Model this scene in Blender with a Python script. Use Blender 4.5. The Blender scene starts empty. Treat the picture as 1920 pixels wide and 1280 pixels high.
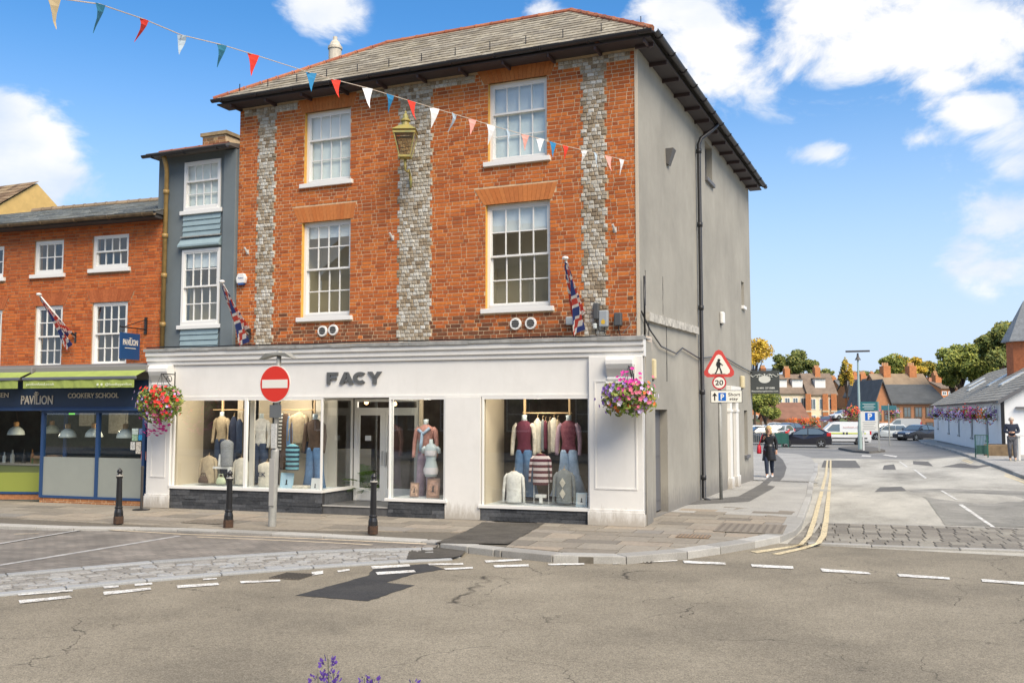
import bpy, math, random
from mathutils import Vector, Matrix
random.seed(7)
R = math.radians
sc = bpy.context.scene
# ------------------------------------------------------------------ camera
CAMH, YAW, PITCH, FPX = 1.95, R(23.3), R(4.24), 1785.0
cd = bpy.data.cameras.new('camera'); cam = bpy.data.objects.new('camera', cd)
sc.collection.objects.link(cam); sc.camera = cam
cam.location = (0, 0, CAMH); cam.rotation_euler = (math.pi/2 + PITCH, 0, YAW)
cd.sensor_width = 36; cd.lens = FPX/1920*36; cd.clip_start = .05; cd.clip_end = 4000
_s, _c, _sp, _cp = math.sin(YAW), math.cos(YAW), math.sin(PITCH), math.cos(PITCH)
FW = Vector((-_s*_cp, _c*_cp, _sp)); RT = Vector((_c, _s, 0)); UP = Vector((_s*_sp, -_c*_sp, _cp))
EYE = Vector((0, 0, CAMH))
def ray(px, py): return FW + RT*((px-960)/FPX) + UP*((640-py)/FPX)
def at_y(px, py, Y): d = ray(px, py); return EYE + d*(Y/d.y)
def at_x(px, py, X): d = ray(px, py); return EYE + d*(X/d.x)
def at_z(px, py, Z=0.): d = ray(px, py); return EYE + d*((Z-CAMH)/d.z)
# ------------------------------------------------------------------ sky, sun, exposure
SUN_AZ, SUN_EL = R(52), R(47)          # azimuth: from -Y (behind the viewer) towards +X
sun_dir = Vector((math.sin(SUN_AZ)*math.cos(SUN_EL), -math.cos(SUN_AZ)*math.cos(SUN_EL), math.sin(SUN_EL)))
sl = bpy.data.lights.new('sun', 'SUN'); sl.energy = 4.0; sl.angle = R(38); sl.color = (1, .88, .71)
so = bpy.data.objects.new('sun', sl); sc.collection.objects.link(so)
so.rotation_euler = sun_dir.to_track_quat('Z', 'Y').to_euler(); so.location = sun_dir*60
sc.view_settings.view_transform = 'Standard'; sc.view_settings.look = 'None'
sc.view_settings.exposure = .5; sc.view_settings.gamma = 1; sc.view_settings.use_curve_mapping = False
world = bpy.data.worlds.new('World'); sc.world = world; world.use_nodes = True
def build_world():
    nt = world.node_tree; N = nt.nodes; L = nt.links; N.clear()
    def nd(t, **k):
        n = N.new(t)
        for a, b in k.items(): setattr(n, a, b)
        return n
    out = nd('ShaderNodeOutputWorld'); bg = nd('ShaderNodeBackground'); bc = nd('ShaderNodeBackground')
    mix = nd('ShaderNodeMixShader')
    sky = nd('ShaderNodeTexSky', sky_type='NISHITA', sun_disc=False)
    sky.sun_elevation = SUN_EL; sky.sun_rotation = math.pi - SUN_AZ
    sky.air_density = 1.0; sky.dust_density = .35; sky.ozone_density = 3.0
    hs = nd('ShaderNodeHueSaturation'); hs.inputs['Saturation'].default_value = 1.3; hs.inputs['Hue'].default_value = .5
    L.new(sky.outputs[0], hs.inputs['Color']); bg.inputs[1].default_value = .14
    tc0 = nd('ShaderNodeTexCoord'); sz = nd('ShaderNodeSeparateXYZ'); L.new(tc0.outputs['Generated'], sz.inputs[0])
    hzf = nd('ShaderNodeMapRange', interpolation_type='SMOOTHSTEP'); L.new(sz.outputs[2], hzf.inputs[0]); hzf.inputs[1].default_value = -.02; hzf.inputs[2].default_value = .40; hzf.inputs[3].default_value = 1; hzf.inputs[4].default_value = 0
    hm = nd('ShaderNodeMixRGB'); L.new(hzf.outputs[0], hm.inputs[0]); L.new(hs.outputs[0], hm.inputs[1]); hm.inputs[2].default_value = (3.3, 4.0, 5.1, 1); L.new(hm.outputs[0], bg.inputs[0])
    bc.inputs[1].default_value = .78
    tc = nd('ShaderNodeTexCoord'); d = tc.outputs['Generated']
    def math_(op, a, b=None, clamp=False):
        n = nd('ShaderNodeMath', operation=op, use_clamp=clamp)
        for i, x in enumerate((a, b)):
            if x is None: continue
            if isinstance(x, (int, float)): n.inputs[i].default_value = x
            else: L.new(x, n.inputs[i])
        return n.outputs[0]
    n1 = nd('ShaderNodeTexNoise'); n1.inputs['Scale'].default_value = 9.5; n1.inputs['Detail'].default_value = 12; n1.inputs['Roughness'].default_value = .6; n1.inputs['Distortion'].default_value = .35
    mp = nd('ShaderNodeMapping'); mp.inputs['Scale'].default_value = (1, 1, 1.7); L.new(d, mp.inputs[0]); L.new(mp.outputs[0], n1.inputs['Vector'])
    blobs = [(1560,-30,.17,1.6,.95),(1750,30,.155,1.5,.95),(1330,60,.12,1.3,.9),(1300,170,.075,1.5,.8),(1600,110,.12,1.4,.75),(1760,150,.05,2,.75),(1850,210,.06,1.7,.85),
             (1550,285,.05,2.2,.8),(1440,170,.05,1.4,.5),(1720,260,.05,2.6,.6),(1895,410,.085,1.,1.),(1905,330,.06,1,.8),(1840,460,.065,2.,.85),(70,290,.085,1.2,1.),(30,230,.06,1.2,.8),(120,350,.06,1.4,.7),
             (590,20,.062,1.4,.8),(1040,20,.045,1.8,.8),(1050,-10,.05,1.6,.6),(-150,320,.12,1.2,.9),(2150,250,.22,1.5,.9)]
    acc = None
    for px, py, r, kz, w in blobs:
        c = ray(px, py).normalized()
        sb = nd('ShaderNodeVectorMath', operation='SUBTRACT'); L.new(d, sb.inputs[0]); sb.inputs[1].default_value = c
        ml = nd('ShaderNodeVectorMath', operation='MULTIPLY'); L.new(sb.outputs[0], ml.inputs[0]); ml.inputs[1].default_value = (1, 1, kz)
        ln = nd('ShaderNodeVectorMath', operation='LENGTH'); L.new(ml.outputs[0], ln.inputs[0])
        v = math_('MULTIPLY', math_('SUBTRACT', 1, math_('DIVIDE', ln.outputs['Value'], r), True), w)
        acc = v if acc is None else math_('MAXIMUM', acc, v)
    # scattered clouds round the rest of the sky
    n2 = nd('ShaderNodeTexNoise'); n2.inputs['Scale'].default_value = 2.2; n2.inputs['Detail'].default_value = 5; L.new(mp.outputs[0], n2.inputs['Vector'])
    away = nd('ShaderNodeVectorMath', operation='DOT_PRODUCT'); L.new(d, away.inputs[0]); away.inputs[1].default_value = FW
    mr0 = nd('ShaderNodeMapRange'); L.new(away.outputs['Value'], mr0.inputs[0]); mr0.inputs[1].default_value = .8; mr0.inputs[2].default_value = .6
    sc2 = math_('MULTIPLY', math_('MULTIPLY', math_('SUBTRACT', n2.outputs[0], .46, True), 4.), mr0.outputs[0])
    acc = math_('MAXIMUM', acc, sc2)
    dens = math_('ADD', math_('MULTIPLY', acc, 1.5), math_('MULTIPLY', math_('SUBTRACT', n1.outputs[0], .5), 3.4))
    mr = nd('ShaderNodeMapRange', interpolation_type='SMOOTHSTEP'); L.new(dens, mr.inputs[0]); mr.inputs[1].default_value = .3; mr.inputs[2].default_value = 1.05
    gate = nd('ShaderNodeMapRange', interpolation_type='SMOOTHSTEP'); L.new(acc, gate.inputs[0]); gate.inputs[1].default_value = .0; gate.inputs[2].default_value = .22
    n3 = nd('ShaderNodeTexNoise'); n3.inputs['Scale'].default_value = 7; n3.inputs['Detail'].default_value = 8; L.new(mp.outputs[0], n3.inputs['Vector'])
    cr = nd('ShaderNodeValToRGB'); cr.color_ramp.elements[0].position = .38; cr.color_ramp.elements[1].position = .58; cr.color_ramp.elements[0].color = (.70, .78, .90, 1); cr.color_ramp.elements[1].color = (1, .985, .965, 1); L.new(n3.outputs[0], cr.inputs[0]); L.new(cr.outputs[0], bc.inputs[0])
    fac = math_('MULTIPLY', math_('MULTIPLY', mr.outputs[0], gate.outputs[0]), .95)
    L.new(fac, mix.inputs[0]); L.new(bg.outputs[0], mix.inputs[1]); L.new(bc.outputs[0], mix.inputs[2]); L.new(mix.outputs[0], out.inputs[0])
build_world()

# ------------------------------------------------------------------ helpers
COL = sc.collection
OFF = {}
def tag(o, label, cat, group=None, kind=None):
    if label: o['label'] = label
    if cat: o['category'] = cat
    if group: o['group'] = group
    if kind: o['kind'] = kind
    return o
def thing(name, label, cat, loc=(0, 0, 0), rz=0., group=None, world_mode=False):
    o = bpy.data.objects.new(name, None); COL.objects.link(o); o.empty_display_size = .2
    o.location = loc; o.rotation_euler = (0, 0, rz); tag(o, label, cat, group)
    if world_mode: OFF[o.name] = Vector(loc)
    return o
def off_of(p):
    while p is not None:
        if p.name in OFF: return OFF[p.name]
        p = p.parent
    return None
class MB:
    def __init__(s, xf=None): s.v = []; s.f = []; s.mi = []; s.xf = xf; s.cur = 0
    def add(s, vs, fs):
        b = len(s.v)
        if s.xf is not None: vs = [s.xf @ Vector(p) for p in vs]
        s.v += [tuple(p) for p in vs]
        for f in fs: s.f.append([i+b for i in f]); s.mi.append(s.cur)
        return s
    def box(s, x0, x1, y0, y1, z0, z1, m=None):
        vs = [Vector(p) for p in ((x0,y0,z0),(x1,y0,z0),(x1,y1,z0),(x0,y1,z0),(x0,y0,z1),(x1,y0,z1),(x1,y1,z1),(x0,y1,z1))]
        if m is not None: vs = [m @ p for p in vs]
        return s.add(vs, [(0,3,2,1),(4,5,6,7),(0,1,5,4),(1,2,6,5),(2,3,7,6),(3,0,4,7)])
    def poly(s, pts): return s.add(pts, [list(range(len(pts)))])
    def prism(s, pts, y0, y1, ax='y'):
        n = len(pts)
        if ax == 'y': a = [(x, y0, z) for x, z in pts]; b = [(x, y1, z) for x, z in pts]
        elif ax == 'x': a = [(y0, x, z) for x, z in pts]; b = [(y1, x, z) for x, z in pts]
        else: a = [(x, z, y0) for x, z in pts]; b = [(x, z, y1) for x, z in pts]
        return s.add(a+b, [list(range(n)), list(range(2*n-1, n-1, -1))] + [(i, i+n, (i+1) % n+n, (i+1) % n) for i in range(n)])
    def tube(s, path, r, n=8, caps=True):
        P = [Vector(p) for p in path]; k = len(P); rs = r if isinstance(r, (list, tuple)) else [r]*k
        vs = []; prev = None
        for i, p in enumerate(P):
            t = (P[min(i+1, k-1)] - P[max(i-1, 0)]).normalized()
            if prev is None:
                u = t.orthogonal().normalized()
            else:
                u = prev - t*prev.dot(t)
                u = u.normalized() if u.length > 1e-6 else t.orthogonal().normalized()
            prev = u; w = t.cross(u)
            for j in range(n):
                a = 2*math.pi*j/n; vs.append(p + (u*math.cos(a) + w*math.sin(a))*rs[i])
        fs = [(i*n+j, i*n+(j+1) % n, (i+1)*n+(j+1) % n, (i+1)*n+j) for i in range(k-1) for j in range(n)]
        if caps: fs += [list(range(n-1, -1, -1)), list(range((k-1)*n, k*n))]
        return s.add(vs, fs)
    def lathe(s, prof, n=16, c=(0, 0, 0), m=None):
        vs = []; k = len(prof)
        for r, z in prof:
            for j in range(n):
                a = 2*math.pi*j/n; p = Vector((c[0]+r*math.cos(a), c[1]+r*math.sin(a), c[2]+z)); vs.append(m @ p if m is not None else p)
        fs = [(i*n+j, i*n+(j+1) % n, (i+1)*n+(j+1) % n, (i+1)*n+j) for i in range(k-1) for j in range(n)]
        fs += [list(range(n-1, -1, -1)), list(range((k-1)*n, k*n))]
        return s.add(vs, fs)
    def build(s, name, mat, parent=None, smooth=False, kind=None, bevel=0., label=None):
        me = bpy.data.meshes.new(name)
        o_ = off_of(parent)
        vs = s.v if o_ is None else [(a-o_.x, b-o_.y, c-o_.z) for a, b, c in s.v]
        me.from_pydata(vs, [], s.f)
        for mt in (mat if isinstance(mat, (list, tuple)) else [mat]): me.materials.append(mt)
        if max(s.mi, default=0): me.polygons.foreach_set('material_index', s.mi)
        if smooth: me.polygons.foreach_set('use_smooth', [True]*len(me.polygons))
        me.update()
        o = bpy.data.objects.new(name, me); COL.objects.link(o)
        if parent is not None: o.parent = parent
        if kind: o['kind'] = kind
        if label: o['label'] = label
        if bevel:
            b = o.modifiers.new('bevel', 'BEVEL'); b.width = bevel; b.segments = 2; b.limit_method = 'ANGLE'; b.angle_limit = R(40)
        return o
def copy_tree(o, parent=None):
    c = o.copy(); COL.objects.link(c); c.parent = parent
    for ch in list(o.children): copy_tree(ch, c)
    return c
def inst(me, name, loc, parent, rot=None, scale=None, kind=None):
    o = bpy.data.objects.new(name, me); COL.objects.link(o); o.parent = parent
    f = off_of(parent); o.location = Vector(loc) - (f if f is not None else Vector((0, 0, 0)))
    if rot is not None: o.rotation_euler = rot
    if scale is not None: o.scale = scale
    return o
def text_mb(body, w, h, depth=.02, bold=0., xf=None, spacing=1.):
    """lettering in the local x-z plane, front facing -y, box 0..w by 0..h"""
    cu = bpy.data.curves.new('lettering', 'FONT'); cu.body = body; cu.extrude = 0; cu.offset = bold; cu.space_character = spacing; cu.resolution_u = 3
    ob = bpy.data.objects.new('lettering_tmp', cu); COL.objects.link(ob)
    bpy.context.view_layer.update()
    me = bpy.data.meshes.new_from_object(ob.evaluated_get(bpy.context.evaluated_depsgraph_get()))
    vs = [v.co.copy() for v in me.vertices]; fs = [list(p.vertices) for p in me.polygons]
    from collections import Counter
    ec = Counter(); 
    for f in fs:
        for i in range(len(f)): ec[(f[i], f[(i+1) % len(f)])] += 1
    bpy.data.objects.remove(ob); bpy.data.curves.remove(cu); bpy.data.meshes.remove(me)
    if not vs: return MB(xf)
    x0 = min(v.x for v in vs); x1 = max(v.x for v in vs); y0 = min(v.y for v in vs); y1 = max(v.y for v in vs)
    sx = w/(x1-x0); sz = h/(y1-y0) if h else sx
    q = [((v.x-x0)*sx, 0., (v.y-y0)*sz) for v in vs]; n = len(q)
    m = MB(xf)
    allv = [(x, -depth, z) for x, _, z in q] + q
    m.add(allv, fs + [(a, a+n, b+n, b) for (a, b) in ec if (b, a) not in ec] )
    return m
def frame(px, py, pz, ang=0.): return Matrix.Translation((px, py, pz)) @ Matrix.Rotation(ang, 4, 'Z')

# ------------------------------------------------------------------ materials
MATS = {}
def srgb(r, g, b):
    f = lambda c: (c/255/12.92) if c/255 <= .04045 else ((c/255+.055)/1.055)**2.4
    return (f(r), f(g), f(b))
def mat(name, col, rough=.6, var=.0, scale=6., metal=0., bump=0., bscale=60., col2=None, spec=.5, coat=0., dirt=0., dscale=1.3, dcol=None, grime=None):
    """principled with noise between two tones, optional large stains and fine relief"""
    if name in MATS: return MATS[name]
    m = bpy.data.materials.new(name); m.use_nodes = True; MATS[name] = m
    nt = m.node_tree; b = nt.nodes['Principled BSDF']; L = nt.links
    b.inputs['Roughness'].default_value = rough; b.inputs['Metallic'].default_value = metal
    b.inputs['Specular IOR Level'].default_value = spec; b.inputs['Coat Weight'].default_value = coat
    b.inputs['Base Color'].default_value = (*col, 1)
    tc = nt.nodes.new('ShaderNodeTexCoord')
    geo = nt.nodes.new('ShaderNodeNewGeometry'); pos = geo.outputs['Position']
    cur = None
    if var or col2:
        n = nt.nodes.new('ShaderNodeTexNoise'); n.inputs['Scale'].default_value = scale; n.inputs['Detail'].default_value = 6; n.inputs['Roughness'].default_value = .65
        L.new(pos, n.inputs['Vector'])
        r = nt.nodes.new('ShaderNodeValToRGB'); c2 = col2 or tuple(min(1, x*(1+var)) for x in col); c1 = tuple(x*(1-var) for x in col) if not col2 else col
        r.color_ramp.elements[0].position = .32; r.color_ramp.elements[1].position = .68
        r.color_ramp.elements[0].color = (*c1, 1); r.color_ramp.elements[1].color = (*c2, 1)
        L.new(n.outputs[0], r.inputs[0]); cur = r.outputs[0]
    if dirt:
        n = nt.nodes.new('ShaderNodeTexNoise'); n.inputs['Scale'].default_value = dscale; n.inputs['Detail'].default_value = 8; n.inputs['Roughness'].default_value = .7
        mp = nt.nodes.new('ShaderNodeMapping'); mp.inputs['Scale'].default_value = (1.6, 1.6, .5); L.new(pos, mp.inputs[0]); L.new(mp.outputs[0], n.inputs['Vector'])
        mr = nt.nodes.new('ShaderNodeMapRange'); mr.inputs[1].default_value = .5; mr.inputs[2].default_value = .75; mr.inputs[4].default_value = dirt; L.new(n.outputs[0], mr.inputs[0])
        mx = nt.nodes.new('ShaderNodeMixRGB'); L.new(mr.outputs[0], mx.inputs[0])
        if cur is not None: L.new(cur, mx.inputs[1])
        else: mx.inputs[1].default_value = (*col, 1)
        mx.inputs[2].default_value = (*(dcol or tuple(x*.4 for x in col)), 1); cur = mx.outputs[0]
    if grime:      # splash dirt and run marks at the foot of a wall
        gh_, gc_, ga_ = grime; sx = nt.nodes.new('ShaderNodeSeparateXYZ'); L.new(pos, sx.inputs[0])
        n = nt.nodes.new('ShaderNodeTexNoise'); n.inputs['Scale'].default_value = 5; n.inputs['Detail'].default_value = 8; n.inputs['Roughness'].default_value = .75; mp = nt.nodes.new('ShaderNodeMapping'); mp.inputs['Scale'].default_value = (2.2, 2.2, .6); L.new(pos, mp.inputs[0]); L.new(mp.outputs[0], n.inputs['Vector'])
        ad = nt.nodes.new('ShaderNodeMath'); ad.operation = 'MULTIPLY_ADD'; L.new(n.outputs[0], ad.inputs[0]); ad.inputs[1].default_value = -gh_*2.2; L.new(sx.outputs[2], ad.inputs[2])
        mr = nt.nodes.new('ShaderNodeMapRange'); mr.inputs[1].default_value = -gh_*.9; mr.inputs[2].default_value = -gh_*.1; mr.inputs[3].default_value = ga_; mr.inputs[4].default_value = 0; L.new(ad.outputs[0], mr.inputs[0])
        mx = nt.nodes.new('ShaderNodeMixRGB'); L.new(mr.outputs[0], mx.inputs[0]); L.new(cur, mx.inputs[1]) if cur is not None else None; mx.inputs[2].default_value = (*gc_, 1); cur = mx.outputs[0]
    if cur is not None: L.new(cur, b.inputs['Base Color'])
    if bump:
        n = nt.nodes.new('ShaderNodeTexNoise'); n.inputs['Scale'].default_value = bscale; n.inputs['Detail'].default_value = 5; L.new(pos, n.inputs['Vector'])
        bp = nt.nodes.new('ShaderNodeBump'); bp.inputs['Strength'].default_value = bump; bp.inputs['Distance'].default_value = .01
        L.new(n.outputs[0], bp.inputs['Height']); L.new(bp.outputs[0], b.inputs['Normal'])
    return m
def piece_mat(name, stops, rough=.85, bump=.25, bscale=90., noise=.25, nscale=25., stain=None):
    """each separate piece (mesh island or object) takes its own tone out of a ramp"""
    if name in MATS: return MATS[name]
    m = bpy.data.materials.new(name); m.use_nodes = True; MATS[name] = m
    nt = m.node_tree; b = nt.nodes['Principled BSDF']; L = nt.links; b.inputs['Roughness'].default_value = rough; b.inputs['Specular IOR Level'].default_value = .3
    geo = nt.nodes.new('ShaderNodeNewGeometry'); oi = nt.nodes.new('ShaderNodeObjectInfo')
    a = nt.nodes.new('ShaderNodeMath'); a.operation = 'ADD'; L.new(geo.outputs['Random Per Island'], a.inputs[0]); L.new(oi.outputs['Random'], a.inputs[1])
    fr = nt.nodes.new('ShaderNodeMath'); fr.operation = 'FRACT'; L.new(a.outputs[0], fr.inputs[0])
    rp = nt.nodes.new('ShaderNodeValToRGB'); cr = rp.color_ramp
    while len(cr.elements) < len(stops): cr.elements.new(.5)
    for e, (p, c) in zip(cr.elements, stops): e.position = p; e.color = (*c, 1)
    L.new(fr.outputs[0], rp.inputs[0])
    n = nt.nodes.new('ShaderNodeTexNoise'); n.inputs['Scale'].default_value = nscale; n.inputs['Detail'].default_value = 5; n.inputs['Roughness'].default_value = .7; L.new(geo.outputs['Position'], n.inputs['Vector'])
    mr = nt.nodes.new('ShaderNodeMapRange'); mr.inputs[1].default_value = .3; mr.inputs[2].default_value = .7; mr.inputs[3].default_value = 1-noise; mr.inputs[4].default_value = 1+noise; L.new(n.outputs[0], mr.inputs[0])
    vm = nt.nodes.new('ShaderNodeVectorMath'); vm.operation = 'MULTIPLY'; L.new(rp.outputs[0], vm.inputs[0]); L.new(mr.outputs[0], vm.inputs[1])
    cur = vm.outputs[0]
    if stain:
        amt, scl, colr = stain
        n2 = nt.nodes.new('ShaderNodeTexNoise'); n2.inputs['Scale'].default_value = scl; n2.inputs['Detail'].default_value = 7; n2.inputs['Roughness'].default_value = .65; L.new(geo.outputs['Position'], n2.inputs['Vector'])
        m2 = nt.nodes.new('ShaderNodeMapRange'); m2.inputs[1].default_value = .48; m2.inputs[2].default_value = .7; m2.inputs[4].default_value = amt; L.new(n2.outputs[0], m2.inputs[0])
        mx = nt.nodes.new('ShaderNodeMixRGB'); L.new(m2.outputs[0], mx.inputs[0]); L.new(cur, mx.inputs[1]); mx.inputs[2].default_value = (*colr, 1); cur = mx.outputs[0]
    L.new(cur, b.inputs['Base Color'])
    if bump:
        n3 = nt.nodes.new('ShaderNodeTexNoise'); n3.inputs['Scale'].default_value = bscale; n3.inputs['Detail'].default_value = 4; L.new(geo.outputs['Position'], n3.inputs['Vector'])
        bp = nt.nodes.new('ShaderNodeBump'); bp.inputs['Strength'].default_value = bump; bp.inputs['Distance'].default_value = .01; L.new(n3.outputs[0], bp.inputs['Height']); L.new(bp.outputs[0], b.inputs['Normal'])
    return m
def glass_mat(name, tint=(.9, .95, .95), refl=.1, rough=0.):
    if name in MATS: return MATS[name]
    m = bpy.data.materials.new(name); m.use_nodes = True; MATS[name] = m
    nt = m.node_tree; nt.nodes.clear(); L = nt.links
    o = nt.nodes.new('ShaderNodeOutputMaterial'); t = nt.nodes.new('ShaderNodeBsdfTransparent'); t.inputs[0].default_value = (*tint, 1)
    g = nt.nodes.new('ShaderNodeBsdfGlossy'); g.inputs['Roughness'].default_value = rough; g.inputs['Color'].default_value = (.95, .97, 1, 1)
    lw = nt.nodes.new('ShaderNodeLayerWeight'); lw.inputs[0].default_value = .5; pw5 = nt.nodes.new('ShaderNodeMath'); pw5.operation = 'POWER'; L.new(lw.outputs['Facing'], pw5.inputs[0]); pw5.inputs[1].default_value = 5
    a = nt.nodes.new('ShaderNodeMath'); a.operation = 'ADD'; a.use_clamp = True; L.new(pw5.outputs[0], a.inputs[0]); a.inputs[1].default_value = refl
    mx = nt.nodes.new('ShaderNodeMixShader'); L.new(a.outputs[0], mx.inputs[0]); L.new(t.outputs[0], mx.inputs[1]); L.new(g.outputs[0], mx.inputs[2]); L.new(mx.outputs[0], o.inputs[0])
    return m
def emit_mat(name, col, st):
    if name in MATS: return MATS[name]
    m = bpy.data.materials.new(name); m.use_nodes = True; MATS[name] = m
    b = m.node_tree.nodes['Principled BSDF']; b.inputs['Base Color'].default_value = (*col, 1); b.inputs['Emission Color'].default_value = (*col, 1); b.inputs['Emission Strength'].default_value = st
    return m
WHITE = mat('white_paint', (.75, .735, .69), .45, .035, 2., dirt=.22, dscale=2., dcol=(.55, .52, .46), grime=(.3, (.34, .30, .24), .75), bump=.08, bscale=18)
WHITEP = mat('white_paint_window', (.76, .75, .71), .35)
GREYP = mat('side_render_grey', srgb(151, 147, 136), .85, .14, .7, bump=.2, bscale=40, dirt=.5, dscale=.8, dcol=srgb(134, 130, 121), grime=(.45, (.17, .16, .145), .8))
MORTAR = mat('lime_mortar', (.60, .45, .28), .95, .15, 20, bump=.3)
BLACKM = mat('black_metal', (.012, .012, .013), .4, .3, 30, coat=.2)
GLASS = glass_mat('window_glass', (.90, .94, .93), .11)
SHOPGLASS = glass_mat('shop_glass', (.93, .96, .96), .13)
BRICK = piece_mat('red_brick', [(0, (.32, .08, .022)), (.2, (.41, .10, .022)), (.6, (.50, .13, .026)), (.88, (.57, .17, .034)), (1, (.42, .105, .028))], noise=.2, stain=(.35, .9, (.24, .085, .035)))
SOOTY = piece_mat('sooty_brick', [(0, (.13, .05, .025)), (.5, (.22, .075, .03)), (1, (.33, .10, .035))], noise=.25)
BRICK2 = piece_mat('orange_red_brick', [(0, (.34, .075, .018)), (.4, (.48, .115, .025)), (.8, (.55, .15, .035)), (1, (.38, .085, .022))], noise=.18, stain=(.4, 1.1, (.3, .1, .05)))
FLINT = piece_mat('dressed_flint', [(0, (.22, .17, .115)), (.2, (.34, .275, .19)), (.45, (.40, .365, .30)), (.8, (.485, .46, .395)), (1, (.57, .555, .50))], noise=.35, nscale=45, bump=.6, bscale=70)
SLATE = piece_mat('old_roof_slates', [(0, (.19, .165, .125)), (.4, (.29, .255, .195)), (.75, (.36, .325, .25)), (1, (.23, .205, .165))], noise=.35, nscale=12, stain=(.4, 2., (.32, .27, .16)))
SLATE2 = piece_mat('blue_grey_slates', [(0, (.15, .165, .17)), (.5, (.23, .25, .25)), (1, (.32, .33, .31))], noise=.3, nscale=9, stain=(.5, 1.6, (.27, .25, .18)))
REDTILE = piece_mat('red_clay_tile', [(0, (.28, .09, .05)), (1, (.42, .16, .08))])
LEAD = mat('lead_sheet', srgb(150, 150, 146), .6, .25, 5, dirt=.5, dcol=(.08, .08, .075))
ROOM = mat('room_plaster', (.66, .58, .42), .9)
BLIND = mat('roller_blind', (.78, .80, .80), .8)
# ------------------------------------------------------------------ ground
def sm(t): t = max(0., min(1., t)); return t*t*(3-2*t)
def gz(x, y):
    t = max(0., min(44., y-26))
    return -.0125*t*(1-.75*sm((x+1)/4)) 
def G(px, py, e=0.):
    z = e
    for _ in range(8):
        p = at_z(px, py, z); z = gz(p.x, p.y)+e
    return Vector((p.x, p.y, z))
def tarmac(name, dark, mid, light, crack=.0, big=.35, speck=140., rough=.9, streak=(1, 1, 1)):
    m = bpy.data.materials.new(name); m.use_nodes = True; nt = m.node_tree; L = nt.links; b = nt.nodes['Principled BSDF']; b.inputs['Roughness'].default_value = rough; b.inputs['Specular IOR Level'].default_value = .25
    geo = nt.nodes.new('ShaderNodeNewGeometry'); pos = geo.outputs['Position']
    def noise(s, d=6, r=.6, vec=None):
        n = nt.nodes.new('ShaderNodeTexNoise'); n.inputs['Scale'].default_value = s; n.inputs['Detail'].default_value = d; n.inputs['Roughness'].default_value = r; L.new(vec or pos, n.inputs['Vector']); return n.outputs[0]
    mp = nt.nodes.new('ShaderNodeMapping'); mp.inputs['Scale'].default_value = streak; L.new(pos, mp.inputs[0])
    r = nt.nodes.new('ShaderNodeValToRGB'); e = r.color_ramp.elements; e.new(.5)
    for el, p, c in zip(e, (.3, .5, .7), (dark, mid, light)): el.position = p; el.color = (*c, 1)
    L.new(noise(big, 9, .68, mp.outputs[0]), r.inputs[0])
    def mr(v, a, b_, c, d):
        n = nt.nodes.new('ShaderNodeMapRange'); L.new(v, n.inputs[0])
        for i, x in enumerate((a, b_, c, d)): n.inputs[i+1].default_value = x
        return n.outputs[0]
    sp = mr(noise(speck, 2, .5), .32, .68, .62, 1.38)
    sp2 = mr(noise(22, 4, .7), .3, .7, .86, 1.14)
    mul = nt.nodes.new('ShaderNodeVectorMath'); mul.operation = 'MULTIPLY'; L.new(r.outputs[0], mul.inputs[0]); L.new(sp, mul.inputs[1])
    mu2 = nt.nodes.new('ShaderNodeVectorMath'); mu2.operation = 'MULTIPLY'; L.new(mul.outputs[0], mu2.inputs[0]); L.new(sp2, mu2.inputs[1])
    cur = mu2.outputs[0]
    bp = nt.nodes.new('ShaderNodeBump'); bp.inputs['Strength'].default_value = .5; bp.inputs['Distance'].default_value = .008; L.new(noise(speck, 3), bp.inputs['Height'])
    if crack:
        wn = nt.nodes.new('ShaderNodeTexNoise'); wn.inputs['Scale'].default_value = 2.2; wn.inputs['Detail'].default_value = 6; L.new(pos, wn.inputs['Vector'])
        va = nt.nodes.new('ShaderNodeVectorMath'); va.operation = 'MULTIPLY_ADD'; L.new(wn.outputs['Color'], va.inputs[0]); va.inputs[1].default_value = (.75, .75, 0); L.new(pos, va.inputs[2])
        vo = nt.nodes.new('ShaderNodeTexVoronoi'); vo.feature = 'DISTANCE_TO_EDGE'; vo.inputs['Scale'].default_value = .62; L.new(va.outputs[0], vo.inputs['Vector'])
        line = mr(vo.outputs['Distance'], .0, .0062, 1, 0)
        mask = mr(noise(.55, 3), .47, .56, 0, 1)
        vo2 = nt.nodes.new('ShaderNodeTexVoronoi'); vo2.feature = 'DISTANCE_TO_EDGE'; vo2.inputs['Scale'].default_value = 2.1; L.new(va.outputs[0], vo2.inputs['Vector'])
        line2 = mr(vo2.outputs['Distance'], 0., .010, 1, 0); mask2 = mr(noise(.8, 3), .55, .64, 0, .75)
        def mth(op, a, c):
            n = nt.nodes.new('ShaderNodeMath'); n.operation = op; n.use_clamp = True; L.new(a, n.inputs[0])
            if isinstance(c, float): n.inputs[1].default_value = c
            else: L.new(c, n.inputs[1])
            return n.outputs[0]
        f = mth('MULTIPLY', mth('MAXIMUM', mth('MULTIPLY', line, mask), mth('MULTIPLY', line2, mask2)), crack)
        mx = nt.nodes.new('ShaderNodeMixRGB'); L.new(f, mx.inputs[0]); L.new(cur, mx.inputs[1]); mx.inputs[2].default_value = (.02, .018, .015, 1); cur = mx.outputs[0]
    L.new(cur, b.inputs['Base Color']); L.new(bp.outputs[0], b.inputs['Normal'])
    return m
TAR = tarmac('worn_tan_tarmac', (.148, .131, .100), (.232, .204, .153), (.300, .265, .200), crack=.85, speck=95.)
TAR2 = tarmac('pale_worn_tarmac', (.21, .20, .17), (.41, .39, .335), (.56, .535, .46), crack=.5, big=.42, streak=(1., .38, 1))
TARPAV = tarmac('pavement_tarmac', (.28, .272, .25), (.355, .345, .315), (.42, .405, .37), big=.6)
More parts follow.
